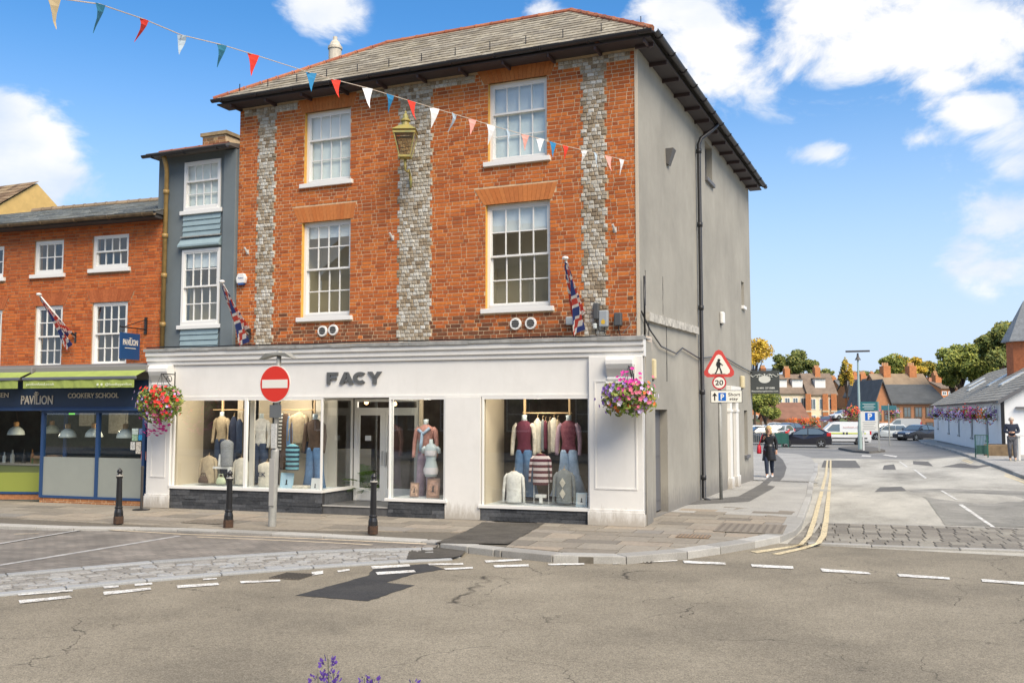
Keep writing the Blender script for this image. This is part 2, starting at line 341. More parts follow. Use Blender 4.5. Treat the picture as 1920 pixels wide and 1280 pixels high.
TARBLK = tarmac('fresh_black_tarmac', (.035, .036, .037), (.05, .05, .05), (.065, .064, .06), big=1.5)
TARMID2 = tarmac('brown_black_tarmac', (.06, .055, .047), (.085, .078, .067), (.11, .10, .085), big=2.5)
TARMID = tarmac('grey_patched_tarmac', (.10, .098, .09), (.135, .13, .12), (.17, .165, .15), big=1.5)
PAINTW = tarmac('worn_white_road_paint', (.27, .24, .19), (.62, .61, .57), (.76, .76, .72), big=7., speck=60)
PAINTY = tarmac('worn_yellow_road_paint', (.42, .36, .25), (.58, .49, .31), (.63, .55, .37), big=4., speck=60)
GRANITE = piece_mat('granite_kerb', [(0, (.29, .28, .255)), (.5, (.36, .35, .32)), (1, (.43, .42, .385))], noise=.2, nscale=60, stain=(.3, 3., (.2, .19, .17)))
FLAG = piece_mat('york_flagstone', [(0, (.19, .17, .14)), (.3, (.25, .22, .175)), (.65, (.29, .26, .21)), (.85, (.33, .275, .21)), (1, (.23, .215, .19))], noise=.2, nscale=14, stain=(.35, 1.8, (.17, .155, .13)))
JOINT = mat('paving_joint', (.13, .115, .09), .95, .2, 15)
SETT = piece_mat('grey_setts', [(0, (.17, .155, .13)), (.5, (.23, .21, .175)), (1, (.29, .27, .225))], noise=.25, nscale=30, bump=.5)
COBBLE = piece_mat('pale_cobbles', [(0, (.20, .19, .17)), (.4, (.27, .26, .24)), (.8, (.33, .325, .305)), (1, (.29, .30, .305))], noise=.25, nscale=30, bump=.6, bscale=40)
def bay_mat():
    m = bpy.data.materials.new('brown_block_paving'); m.use_nodes = True; nt = m.node_tree; L = nt.links; b = nt.nodes['Principled BSDF']; b.inputs['Roughness'].default_value = .9
    geo = nt.nodes.new('ShaderNodeNewGeometry'); mp = nt.nodes.new('ShaderNodeMapping'); mp.inputs['Rotation'].default_value = (0, 0, R(-4)); L.new(geo.outputs[0], mp.inputs[0])
    br = nt.nodes.new('ShaderNodeTexBrick'); br.inputs['Scale'].default_value = 1; br.inputs['Brick Width'].default_value = .2; br.inputs['Row Height'].default_value = .1; br.inputs['Mortar Size'].default_value = .006
    br.inputs['Color1'].default_value = (.165, .152, .132, 1); br.inputs['Color2'].default_value = (.222, .198, .170, 1); br.inputs['Mortar'].default_value = (.10, .09, .075, 1); L.new(mp.outputs[0], br.inputs['Vector'])
    n = nt.nodes.new('ShaderNodeTexNoise'); n.inputs['Scale'].default_value = 1.3; n.inputs['Detail'].default_value = 8; L.new(geo.outputs[0], n.inputs['Vector'])
    mr = nt.nodes.new('ShaderNodeMapRange'); mr.inputs[1].default_value = .3; mr.inputs[2].default_value = .7; mr.inputs[3].default_value = .7; mr.inputs[4].default_value = 1.3; L.new(n.outputs[0], mr.inputs[0])
    v = nt.nodes.new('ShaderNodeVectorMath'); v.operation = 'MULTIPLY'; L.new(br.outputs[0], v.inputs[0]); L.new(mr.outputs[0], v.inputs[1]); L.new(v.outputs[0], b.inputs['Base Color'])
    return m
BAY = bay_mat()
RZ = -.1
def structure(name, mb, m, **k): o = mb.build(name, m, **k); o['kind'] = 'structure'; return o
# main road
g = MB(); g.poly([(-90, -16, RZ), (90, -16, RZ), (90, 15.55, RZ), (-90, 15.55, RZ)]); main_road = structure('main_road', g, TAR)
# far ground reaching the horizon
g = MB(); g.poly([(-1500, -900, -1.0), (1500, -900, -1.0), (1500, 2500, -1.0), (-1500, 2500, -1.0)]); ground = structure('ground', g, mat('rough_ground', (.12, .12, .07), .95, .3, .2))
# side road: gently falling sheet
g = MB(); xs = [-14, -10, -8, -7]+[-6+.5*i for i in range(21)]+[5, 7, 10, 14]; ys = [15.55+.9113*i for i in range(41)]
def grid(g, xs, ys, e):
    vs = [(x, y, gz(x, y)+e) for y in ys for x in xs]; n = len(xs)
    g.add(vs, [(j*n+i, j*n+i+1, (j+1)*n+i+1, (j+1)*n+i) for j in range(len(ys)-1) for i in range(n-1)]); return g
side_road = structure('side_road', grid(g, xs, ys, RZ), TAR2)
CARPARK_T = tarmac('car_park_tarmac', (.17, .17, .165), (.22, .22, .21), (.27, .265, .25), big=.3)
car_park = structure('car_park', grid(MB(), [-90, -60, -30, -14, -8, -5, -3, -1.5, -.5, .5, 1.5, 3, 6, 14, 30, 90], [52, 56, 60, 65, 70, 80, 110, 170], RZ), CARPARK_T)
# far rising hill behind the car park
g = MB(); vs = []; xs_h = [-260+20*i for i in range(27)]; ys_h = [165, 200, 240, 290, 350, 430, 520]
hz = {165: -.75, 200: .5, 240: 3, 290: 6, 350: 8, 430: 9, 520: 6}
for y in ys_h:
    for x in xs_h: vs.append((x, y, hz[y]+1.2*math.sin(x*.03+y*.01)*(y > 180)))
n = len(xs_h); g.add(vs, [(j*n+i, j*n+i+1, (j+1)*n+i+1, (j+1)*n+i) for j in range(len(ys_h)-1) for i in range(n-1)])
structure('hill', g, mat('hill_grass', (.06, .085, .025), .95, .4, .05))
# --- pavement in front of the shop: base sheet, flagstones, kerb stones
SA = math.atan2(15.99-15.24, -4.46+14.77); SHOP0 = Vector((-4.46, 15.99, 0)); SHOP = frame(*SHOP0, SA)
def shop_y(x): return SHOP0.y + math.tan(SA)*(x-SHOP0.x)
kerbL = [(-60, 8.4), (-24, 10.95), (-14.67, 11.72), (-13.27, 11.93), (-11.62, 12.5), (-8.86, 12.78), (-7.05, 12.85), (-6.7, 12.8)]
kerbR = [(-5.55, 12.5), (-4.9, 12.36), (-4.35, 12.3), (-3.92, 12.42), (-3.5, 12.85), (-3.03, 13.47), (-2.48, 14.6), (-2.12, 15.64), (-2.0, 16.6), (-2.03, 17.63), (-2.1, 18.6)]
sideK = [(-2.1, 18.6), (-2.2, 20), (-2.5, 24.)] + [tuple(G(px, py)[:2]) for px, py in ((1524, 905), (1533, 885), (1534, 868), (1524, 857), (1500, 851), (1460, 848), (1400, 846))]
def strip_area(pts_a, pts_b, e, depth):
    """sheet between two polylines of equal length with a vertical skirt along the second"""
    g = MB(); n = len(pts_a); pts_b = [tuple(Vector(q).lerp(Vector(p), min(.5, .13/max(.01, math.dist(p, q))))) for p, q in zip(pts_a, pts_b)]   # kept just behind the kerbstones
    a = [(x, y, gz(x, y)+e) for x, y in pts_a]; b = [(x, y, gz(x, y)+e) for x, y in pts_b]; c = [(x, y, z-depth) for x, y, z in b]
    g.add(a+b+c, [(i, n+i, n+i+1, i+1) for i in range(n-1)] + [(n+i, 2*n+i, 2*n+i+1, n+i+1) for i in range(n-1)]); return g
full = kerbL + kerbR
pav = structure('pavement', strip_area([(x, shop_y(x)+.6 if x < -4.7 else (16.8 if y < 16.7 else y)) if x < -4.7 else (-4.75, max(16.6, y)) for x, y in full], full, -.012, .11), JOINT)
sideK = sideK[:3]+[(-2.75, 26.5), (-2.95, 28.9)]+sideK[3:]
ptsA = [(-4.75, y) for x, y in sideK[:4]] + [(-4.75, 28.9), (-10, 28.95), (-11, 34), (-12, 38), (-14, 42), (-16, 44), (-18, 46), (-20, 48)][:len(sideK)-4]
pav2 = structure('side_pavement', strip_area(ptsA, sideK, 0., .12), TARPAV)
def clip_poly(sub, clip):
    out = sub
    for i in range(len(clip)):
        a, b = clip[i], clip[(i+1) % len(clip)]; inp = out; out = []
        if not inp: break
        ins = lambda p: (b[0]-a[0])*(p[1]-a[1])-(b[1]-a[1])*(p[0]-a[0]) >= 0
        for j in range(len(inp)):
            p, q = inp[j-1], inp[j]
            if ins(q) != ins(p):
                d1 = (b[0]-a[0])*(p[1]-a[1])-(b[1]-a[1])*(p[0]-a[0]); d2 = (b[0]-a[0])*(q[1]-a[1])-(b[1]-a[1])*(q[0]-a[0]); t = d1/(d1-d2)
                out.append((p[0]+(q[0]-p[0])*t, p[1]+(q[1]-p[1])*t))
            if ins(q): out.append(q)
    return out
def area2(p): return abs(sum(p[i-1][0]*p[i][1]-p[i][0]*p[i-1][1] for i in range(len(p))))/2
def flags(region, o, ang, x0, x1, y0, y1, rows, parent, zt=0., wr=(.55, .95), name='flagstone', m=FLAG, gap=.008):
    """courses of slabs clipped to a convex region"""
    ca, sa = math.cos(ang), math.sin(ang); y = y0
    while y < y1:
        h = random.choice(rows); x = x0 - random.random()*.5
        while x < x1:
            w = random.uniform(*wr)
            q = [(x+gap, y+gap), (x+w-gap, y+gap), (x+w-gap, y+h-gap), (x+gap, y+h-gap)]
            q = [(o[0]+a*ca-b*sa, o[1]+a*sa+b*ca) for a, b in q]
            q = clip_poly(q, region)
            if len(q) > 2 and area2(q) > .012:
                cx = sum(p[0] for p in q)/len(q); cy = sum(p[1] for p in q)/len(q); dz = random.uniform(-.003, .004); tx, ty = random.uniform(-.004, .004), random.uniform(-.004, .004)
                mb = MB(); n = len(q)
                top = [(p[0], p[1], zt+dz+(p[0]-cx)*tx+(p[1]-cy)*ty) for p in q]; bot = [(p[0], p[1], zt-.03) for p in q]
                mb.add(top+bot, [list(range(n))]+[(i+n, (i+1) % n+n, (i+1) % n, i) for i in range(n)])
                mb.build(name, m, parent)
            x += w
        y += h
Lw = kerbL[1:]
flags([(-24, 11.1), (-14.67, 12.0), (-13.2, 12.2), (-11.62, 12.68), (-8.86, 13.0), (-7.0, 13.1), (-7.0, 15.6), (-7.35, 15.9), (-24, 14.7)], (-24, 11.0), SA, 0, 18, -1, 5, (.45, .5, .6), pav, wr=(.6, 1.0))
flags([(-5.62, 12.85), (-4.1, 12.66), (-3.75, 12.95), (-3.25, 13.6), (-2.75, 14.7), (-2.4, 15.7), (-2.3, 16.), (-4.44, 16.), (-6.35, 15.9)], (-7, 12.3), SA+.02, 0, 5.2, 0, 4, (.42, .5, .58), pav, wr=(.45, .9))
flags([(-2.3, 16.), (-2.33, 17.6), (-2.35, 19.6), (-4.66, 20.3), (-4.66, 16.)], (-4.7, 16.), .03, -.2, 3, 0, 4.4, (.42, .5, .58), pav, wr=(.45, .9))
def kerb(pts, w, parent, z=0., L_=.9, inward=1, name='kerbstone', m=GRANITE, h=.12):
    P = [Vector((x, y, 0)) for x, y in pts]; seg = []
    cum = [0.]
    for a, b in zip(P, P[1:]): cum.append(cum[-1]+(b-a).length)
    def pt(s):
        for i in range(len(P)-1):
            if s <= cum[i+1] or i == len(P)-2:
                t = (s-cum[i])/(cum[i+1]-cum[i]); return P[i].lerp(P[i+1], t), (P[i+1]-P[i]).normalized()
    s = 0.
    while s < cum[-1]-.05:
        l = min(L_*random.uniform(.8, 1.2), cum[-1]-s)
        a, ta = pt(s+.006); b, tb = pt(s+l-.006); na = Vector((-ta.y, ta.x, 0))*inward*w; nb = Vector((-tb.y, tb.x, 0))*inward*w
        q = [a, b, b+nb, a+na]; mb = MB()
        if inward < 0: q = [a+na, b+nb, b, a]
        f = lambda p, e: (p.x, p.y, gz(p.x, p.y)+z+e)
        j = random.uniform(-.003, .003)
        mb.add([f(p, .006+j) for p in q]+[f(p, -h) for p in q], [(0, 1, 2, 3), (0, 4, 5, 1), (1, 5, 6, 2), (2, 6, 7, 3), (3, 7, 4, 0)])
        mb.build(name, m, parent, bevel=.012); s += l
kerb([p for p in kerbL if p[0] > -25], .28, pav); kerb([(-6.69, 12.8), (-5.56, 12.5)], .28, pav, z=-.004, L_=.6); kerb(kerbR, .30, pav); kerb(sideK[:8], .13, pav2, L_=1.2)
# black trench patch across the pavement, dark band along the side pavement, manhole, tactile-like slab
def ragged(pts, amp=.014, st=.09):
    out = []
    for i in range(len(pts)):
        a, b = Vector(pts[i]), Vector(pts[(i+1) % len(pts)]); n = max(1, int((b-a).length/st)); d = (b-a).normalized(); nn_ = Vector((-d.y, d.x, 0))
        for k in range(n): out.append(a.lerp(b, k/n)+nn_*(random.uniform(-amp, amp) if k else 0))
    return out
def sheet(name, pts, m, parent, e=.004):
    if name == 'tarmac_patch': pts = ragged(pts)
    g = MB(); g.poly([(p[0], p[1], p[2]+e) for p in pts]); return g.build(name, m, parent)
sheet('tarmac_patch', [at_z(*p) for p in ((815, 1018), (868, 999), (905, 979), (1022, 981), (985, 1002), (952, 1020))], TARMID2, pav, .009)
for ch, pts in (('tarmac_patch', [(553, 1116), (690, 1127), (778, 1097), (725, 1092), (776, 1076), (833, 1067), (800, 1057), (700, 1064), (690, 1079)]), ('tarmac_patch', [(762, 1052), (768, 1036), (800, 1030), (876, 1030), (868, 1044), (850, 1049)])):
    sheet(ch, [at_z(x, y, RZ) for x, y in pts], TARBLK if pts[0][0] == 553 else TARMID2, main_road, .004 if pts[0][0] == 553 else .036)
band = [(1290, 946), (1405, 940), (1450, 915), (1470, 893), (1475, 876), (1468, 862), (1455, 850)]; band2 = [(1302, 938), (1385, 930), (1425, 908), (1446, 890), (1452, 876), (1449, 864), (1440, 853)]
g = MB(); a = [G(*p) for p in band]; b = [G(*p) for p in band2]; n = len(a)
g.add([(p.x, p.y, p.z+.004) for p in a+b], [(i, i+1, n+i+1, n+i) for i in range(n-1)]); g.build('tarmac_patch', TARMID, pav2)
sheet('tarmac_patch', [G(x, y, RZ) for x, y in ((1540, 876), (1614, 877), (1604, 863), (1545, 863))], TARMID, side_road)
for q in (((1765, 875), (1830, 878), (1862, 872), (1800, 868)), ((1640, 922), (1700, 920), (1690, 912), (1650, 913)), ((1655, 880), (1680, 880), (1676, 870), (1658, 872)), ((1712, 870), (1750, 874), (1740, 865), (1712, 864))):
    sheet('tarmac_patch', [G(x, y, RZ) for x, y in q], TARMID, side_road)
def cover(px, py, w, d, z, parent, name, m=None):
    p = at_z(px, py, z); mb = MB(frame(p.x, p.y, z+.003, SA))
    mb.box(-w/2, w/2, -d/2, d/2, 0, .006); f = mb.build(name, m or mat('cast_iron' if 'grate' in name else 'ribbed_flag2', (.10, .085, .065) if 'grate' in name else (.20, .175, .14), .7, .3, 25), parent)
    mb = MB(frame(p.x, p.y, z+.003, SA)); k = 9
    for i in range(k): x = -w/2+w*(i+.5)/k; mb.box(x-w*.022, x+w*.022, -d*.42, d*.42, .006, .010)
    mb.build('rib', mat('iron_dark' if 'grate' in name else 'rib_tan', (.03, .027, .022) if 'grate' in name else (.16, .135, .105), .8), f)
cover(549, 1080, .42, .42, RZ, main_road, 'drain_grate'); cover(1195, 1052, .45, .25, RZ, main_road, 'drain_grate')
cover(1300, 1005, .5, .4, .006, pav, 'manhole_cover', mat('tan_cover', (.27, .19, .12), .8, .2, 20))
cover(1408, 990, 1.1, 1.25, .004, pav, 'ribbed_paving', mat('ribbed_flag', (.22, .19, .15), .9, .2, 20))
cover(390, 978, .8, .5, .004, pav, 'ribbed_paving')
# block-paved one-way street, cobbled ramp, setts at the side street mouth
inner = [(-16.6, -1.5), (-13.2, 4.3), (-10.61, 8.53), (-9.6, 10.2), (-8.6, 11.4), (-7.6, 12.25), (-6.75, 12.72)]
outer = [(-15.4, -2.3), (-12.0, 3.6), (-9.51, 7.66), (-8.55, 9.2), (-7.6, 10.4), (-6.8, 11.3), (-6.05, 11.98)]
def plen(P): return sum(math.dist(P[i], P[i+1]) for i in range(len(P)-1))
def along(P, s):
    for i in range(len(P)-1):
        l = math.dist(P[i], P[i+1])
        if s <= l or i == len(P)-2: return (P[i][0]+(P[i+1][0]-P[i][0])*s/l, P[i][1]+(P[i+1][1]-P[i][1])*s/l)
        s -= l
kl2 = [(-60, 8.4)]+kerbL[1:]; in2 = [(-60, -1.5), (-30, -1.5)]+inner; g = MB(); nn = 40; va, vb = [], []
for i in range(nn+1):
    # pair by x so that the two edges match
    x = -60+(53.28)*i/nn
    def at_xx(P): 
        for (a0, b0), (a1, b1) in zip(P, P[1:]):
            if a0 <= x <= a1: return b0+(b1-b0)*(x-a0)/(a1-a0)
        return P[-1][1]
    yk = at_xx(kl2); yi = at_xx(in2); va.append((x, yi, RZ+.045)); vb.append((x, yk, RZ+.045+.03*sm((x+14.2)/1.6)))
g.add(va+vb, [(i, i+1, nn+2+i, nn+1+i) for i in range(nn)])
bay = structure('block_paved_street', g, BAY)
g = MB(); n = len(inner); g.add([(x, y, RZ+.03) for x, y in inner]+[(x, y, RZ+.006) for x, y in outer], [(i, n+i, n+i+1, i+1) for i in range(n-1)])
ramp = structure('cobbled_ramp', g, mat('cobble_joint', (.22, .205, .18), .95, .2, 20))
def lerp2(A, B, t): return (A[0]+(B[0]-A[0])*t, A[1]+(B[1]-A[1])*t)
def along(P, s):
    for i in range(len(P)-1):
        l = math.dist(P[i], P[i+1])
        if s <= l or i == len(P)-2: return lerp2(P[i], P[i+1], s/l)
        s -= l
cob = MB(); cob.box(-.5, .5, -.5, .5, -.5, .45); 
# domed top
def stone_mesh(name, m, bev=.12):
    vs = [(-.5,-.5,-.5),(.5,-.5,-.5),(.5,.5,-.5),(-.5,.5,-.5),(-.5,-.5,.2),(.5,-.5,.2),(.5,.5,.2),(-.5,.5,.2),(-.5+bev,-.5+bev,.5),(.5-bev,-.5+bev,.5),(.5-bev,.5-bev,.5),(-.5+bev,.5-bev,.5)]
    fs = [(0,1,5,4),(1,2,6,5),(2,3,7,6),(3,0,4,7),(4,5,9,8),(5,6,10,9),(6,7,11,10),(7,4,8,11),(8,9,10,11)]
    me = bpy.data.meshes.new(name); me.from_pydata(vs, [], fs); me.materials.append(m); return me, vs, fs
cme, cvs, cfs = stone_mesh('cobble', COBBLE)
tot = sum(math.dist(outer[i], outer[i+1]) for i in range(2, len(outer)-1)) + 2.2
toti = sum(math.dist(inner[i], inner[i+1]) for i in range(2, len(inner)-1)) + 2.2
o2 = [lerp2(outer[2], outer[1], .45)]+outer[2:]; i2 = [lerp2(inner[2], inner[1], .45)]+inner[2:]
to = sum(math.dist(o2[i], o2[i+1]) for i in range(len(o2)-1)); ti = sum(math.dist(i2[i], i2[i+1]) for i in range(len(i2)-1))
rest = MB(); cand = []
for r_ in range(7):
    s = random.random()*.2
    while s < 1:
        w = random.uniform(.15, .26)/to; a = along(o2, (s+w/2)*to); b = along(i2, (s+w/2)*ti); t = .17+.66*(r_+.5)/7+random.uniform(-.012, .012)
        p = lerp2(a, b, t); q = lerp2(along(o2, min(1, s+w)*to), along(i2, min(1, s+w)*ti), t); p0 = lerp2(along(o2, s*to), along(i2, s*ti), t)
        cand.append((p, math.atan2(q[1]-p0[1], q[0]-p0[0])+random.uniform(-.1, .1), w*to*.93, random.uniform(.095, .118), random.uniform(.014, .024), RZ+.006+.024*t)); s += w
cand.sort(key=lambda c: c[0][0]**2+c[0][1]**2)
for k, (p, a, w, d, h, z) in enumerate(cand):
    if k < 300: inst(cme, 'cobble', (p[0], p[1], z), ramp, (random.uniform(-.03, .03), random.uniform(-.03, .03), a), (w, d, h*1.4))
    else:
        m4 = frame(p[0], p[1], z, a) @ Matrix.Diagonal((w, d, h*1.4, 1)); rest.add([m4 @ Vector(v) for v in cvs], cfs)
if rest.v: rest.build('cobble_fill', COBBLE, ramp, kind='stuff')
for P, sgn in ((o2, 1), (i2, -1)):
    kerb(P, .17, ramp, z=RZ+(.022 if sgn > 0 else .042), L_=1.0, inward=sgn, name='edging_stone', h=.03, m=piece_mat('edging_granite', [(0, (.26, .265, .26)), (1, (.35, .36, .36))], noise=.2, nscale=50))
# setts
TL, TRr, BLs, BRs = Vector((-1.78, 18.4)), Vector((3.6, 19.35)), Vector((-1.72, 15.62)), Vector((3.6, 16.35))
g = MB(); g.poly([(p.x, p.y, RZ+.012) for p in (BLs, BRs, TRr, TL)]); setts = structure('sett_crossing', g, mat('sett_joint', (.16, .145, .115), .95))
sme, svs, sfs = stone_mesh('sett', SETT, .05)
rows = 9
for r_ in range(rows):
    x = random.random()*-.1; 
    while x < 1:
        w = random.uniform(.2, .27)/5.4; t = (r_+.5)/rows; u = x+w/2
        if 0 <= u <= 1:
            p = BLs.lerp(BRs, u).lerp(TL.lerp(TRr, u), t); inst(sme, 'sett', (p.x, p.y, RZ+.014), setts, (random.uniform(-.012, .012), random.uniform(-.012, .012), .14+random.uniform(-.02, .02)), (w*5.4*.97, .305, .04))
        x += w
kerb([tuple(BLs), tuple(BRs)], .14, setts, z=RZ+.03, L_=1.1, inward=-1, name='edging_stone', h=.04); kerb([tuple(TL), tuple(TRr)], .1, setts, z=RZ+.02, L_=1.4, inward=1, name='edging_stone', h=.04)
kerb([(-2.0, 15.5), (-1.98, 17.2), (-2.0, 18.5)], .16, setts, z=RZ+.012, L_=.25, inward=-1, name='edging_stone', m=SETT, h=.03)
# --- painted markings
def paint(pts, parent, m=PAINTW, z=RZ, e=.005, use_g=False):
    if use_g: e = .01
    q = [(G(x, y, z) if use_g else at_z(x, y, z)) for x, y in pts]
    return sheet('road_marking', q, m, parent, e)
for q in (((35, 1126), (130, 1117), (135, 1121), (37, 1132)), ((33, 1114), (136, 1106), (137, 1109), (35, 1117)), ((193, 1110), (282, 1102), (284, 1106), (195, 1116)), ((193, 1100), (222, 1098), (223, 1101), (196, 1104)), ((252, 1095), (285, 1093), (286, 1096), (253, 1099)),
          ((331, 1098), (408, 1093), (411, 1097), (333, 1103)), ((450, 1090), (525, 1087), (526, 1090), (452, 1094)), ((380, 1085), (406, 1084), (407, 1086), (381, 1088)), ((584, 1073), (606, 1070), (606, 1076), (586, 1079)), ((632, 1070), (655, 1067), (656, 1070), (634, 1073)),
          ((695, 1062), (767, 1058), (769, 1062), (699, 1067)), ((704, 1073), (776, 1069), (780, 1073), (708, 1078)), ((802, 1057), (868, 1056), (869, 1059), (805, 1060)), ((832, 1066), (886, 1063), (887, 1066), (836, 1069)), ((908, 1051), (977, 1048), (979, 1051), (912, 1055)), ((925, 1060), (991, 1058), (992, 1062), (928, 1064)), ((1027, 1057), (1095, 1056), (1096, 1059), (1029, 1060)),
          ((1280, 1051), (1360, 1055), (1361, 1059), (1283, 1056)), ((1408, 1058), (1487, 1062), (1488, 1067), (1410, 1063)), ((1538, 1066), (1628, 1073), (1634, 1077), (1542, 1072)), ((1682, 1076), (1780, 1083), (1782, 1087), (1686, 1081)), ((1840, 1086), (1925, 1092), (1925, 1097), (1842, 1091)), ((1150, 1055), (1270, 1050), (1270, 1052), (1150, 1058))):
    paint(q, main_road, e=.009)
for q in (((930, 1030), (1110, 1050), (1108, 1053), (925, 1033)), ((900, 1033), (1090, 1052), (1080, 1053), (893, 1035))): paint(q, main_road, mat('cream_paint', (.55, .46, .33), .9, .2, 10), e=.006)
def bay_z(x, y):
    yk = next((b0+(b1-b0)*(x-a0)/(a1-a0) for (a0, b0), (a1, b1) in zip(kl2, kl2[1:]) if a0 <= x <= a1), 12.8); yi = next((b0+(b1-b0)*(x-a0)/(a1-a0) for (a0, b0), (a1, b1) in zip(in2, in2[1:]) if a0 <= x <= a1), 12.7)
    return RZ+.045+.03*sm((x+14.2)/1.6)*max(0, min(1, (y-yi)/max(.05, yk-yi)))
def bay_line(p0, p1, w, m):
    a, b = at_z(*p0, RZ+.06), at_z(*p1, RZ+.06); d = (b-a); d.z = 0; nrm = Vector((-d.y, d.x, 0)).normalized()*w/2; g = MB(); n = 14; vs = []
    for i in range(n+1):
        for s in (-1, 1): q = a+d*(i/n)+nrm*s; vs.append((q.x, q.y, bay_z(q.x, q.y)+.006))
    g.add(vs, [(2*i, 2*i+2, 2*i+3, 2*i+1) for i in range(n)]); g.build('road_marking', m, bay)
FADED = mat('faded_white_line', (.36, .355, .34), .9, .3, 6); CRP = mat('cream_paint', (.5, .42, .32), .9, .2, 10)
for p0, p1, w, m in (((-60, 1030), (158, 993), .1, FADED), ((-60, 1068), (336, 1006), .1, FADED), ((168, 993), (345, 1003), .06, CRP), ((345, 1003), (600, 1012), .06, CRP), ((600, 1012), (800, 1021), .06, CRP), ((370, 1008), (600, 1017), .05, CRP), ((600, 1017), (780, 1025), .05, CRP), ((-40, 1000), (72, 1000), .05, CRP)): bay_line(p0, p1, w, m)
# double yellow lines into the side street
yl1 = [(1407, 1033), (1475, 1024), (1497, 1020), (1511, 1005), (1522, 975), (1535, 930), (1546, 890), (1550, 862)]
yl1b = [(1420, 1036), (1485, 1026), (1506, 1020), (1522, 1003), (1531, 975), (1542, 930), (1551, 890), (1553, 862)]
yl2 = [(1446, 1038), (1500, 1026), (1528, 1018), (1538, 1003), (1544, 975), (1550, 930), (1555, 890), (1556, 862)]
yl2b = [(1462, 1039), (1510, 1028), (1540, 1017), (1550, 1003), (1554, 975), (1557, 930), (1559, 890), (1559, 862)]
for A_, B_ in ((yl1, yl1b), (yl2, yl2b)):
    g = MB(); e = [RZ+.008, RZ+.008, RZ+.06, RZ+.06, RZ+.025]+[RZ+.015]*3
    a = [G(*p, z) for p, z in zip(A_, e)]; b = [G(*p, z) for p, z in zip(B_, e)]; n = len(a)
    g.add(a+b, [(i, n+i, n+i+1, i+1) for i in range(n-1)]); g.build('road_marking', PAINTY, side_road)
for q in (((1797, 946), (1858, 988), (1867, 989), (1805, 946)), ((1763, 920), (1792, 937), (1796, 937), (1768, 920)), ((1712, 880), (1734, 897), (1738, 896), (1716, 880)), ((1685, 865), (1700, 876), (1703, 875), (1688, 865)), ((1655, 853), (1680, 857), (1683, 855), (1660, 852)), ((1615, 855), (1632, 856), (1634, 854), (1617, 853))): paint(q, side_road, use_g=True)
for q in (((1805, 862), (1925, 905), (1925, 908), (1803, 863)), ((1808, 860), (1925, 901), (1925, 903), (1806, 861))): paint(q, side_road, PAINTY, use_g=True)
sheet('tarmac_patch', [G(x, y, RZ) for x, y in ((1772, 984), (1930, 989), (1930, 921), (1760, 916), (1700, 918), (1738, 936))], tarmac('dull_grey_lane', (.16, .155, .135), (.25, .24, .21), (.34, .325, .285), big=.9, crack=.5), side_road, .006)
# right-hand pavement with its kerb
rk = [tuple(G(x, y, RZ)[:2]) for x, y in ((1990, 925), (1920, 898), (1880, 881), (1840, 866), (1800, 851), (1760, 839), (1728, 831), (1722, 826))]
right_pav = structure('right_pavement', strip_area([(x+8, y+1) for x, y in rk], rk, .0, .12), TARPAV); kerb(rk, .13, right_pav, L_=1.1, inward=-1)
# ------------------------------------------------------------------ walling tools
def add_loft(mb, rings, n=12, caps=True):
    """rings: (z, cx, cy, rx, ry) elliptical sections"""
    vs = []
    for z, cx, cy, rx, ry in rings:
        for j in range(n):
            a = 2*math.pi*j/n; vs.append((cx+rx*math.cos(a), cy+ry*math.sin(a), z))
    k = len(rings)
    fs = [(i*n+j, i*n+(j+1) % n, (i+1)*n+(j+1) % n, (i+1)*n+j) for i in range(k-1) for j in range(n)]
    if caps: fs += [list(range(n-1, -1, -1)), list(range((k-1)*n, k*n))]
    return mb.add(vs, fs)
def subtract(iv, blocks):
    out = [iv]
    for a, b in blocks:
        nx = []
        for x0, x1 in out:
            if b <= x0 or a >= x1: nx.append((x0, x1)); continue
            if a > x0: nx.append((x0, a))
            if b < x1: nx.append((b, x1))
        out = nx
    return out
BR_MESH = {}
def unit_brick(m):
    if m.name not in BR_MESH:
        b = .04; vs = [(-.5, 1, -.5), (.5, 1, -.5), (.5, 1, .5), (-.5, 1, .5), (-.5, .2, -.5), (.5, .2, -.5), (.5, .2, .5), (-.5, .2, .5), (-.5+.015, 0, -.5+b), (.5-.015, 0, -.5+b), (.5-.015, 0, .5-b), (-.5+.015, 0, .5-b)]
        fs = [(0, 1, 5, 4), (1, 2, 6, 5), (2, 3, 7, 6), (3, 0, 4, 7), (4, 5, 9, 8), (5, 6, 10, 9), (6, 7, 11, 10), (7, 4, 8, 11), (8, 9, 10, 11)]
        me = bpy.data.meshes.new('brick'); me.from_pydata(vs, [], fs); me.materials.append(m); BR_MESH[m.name] = (me, vs, fs)
    return BR_MESH[m.name]
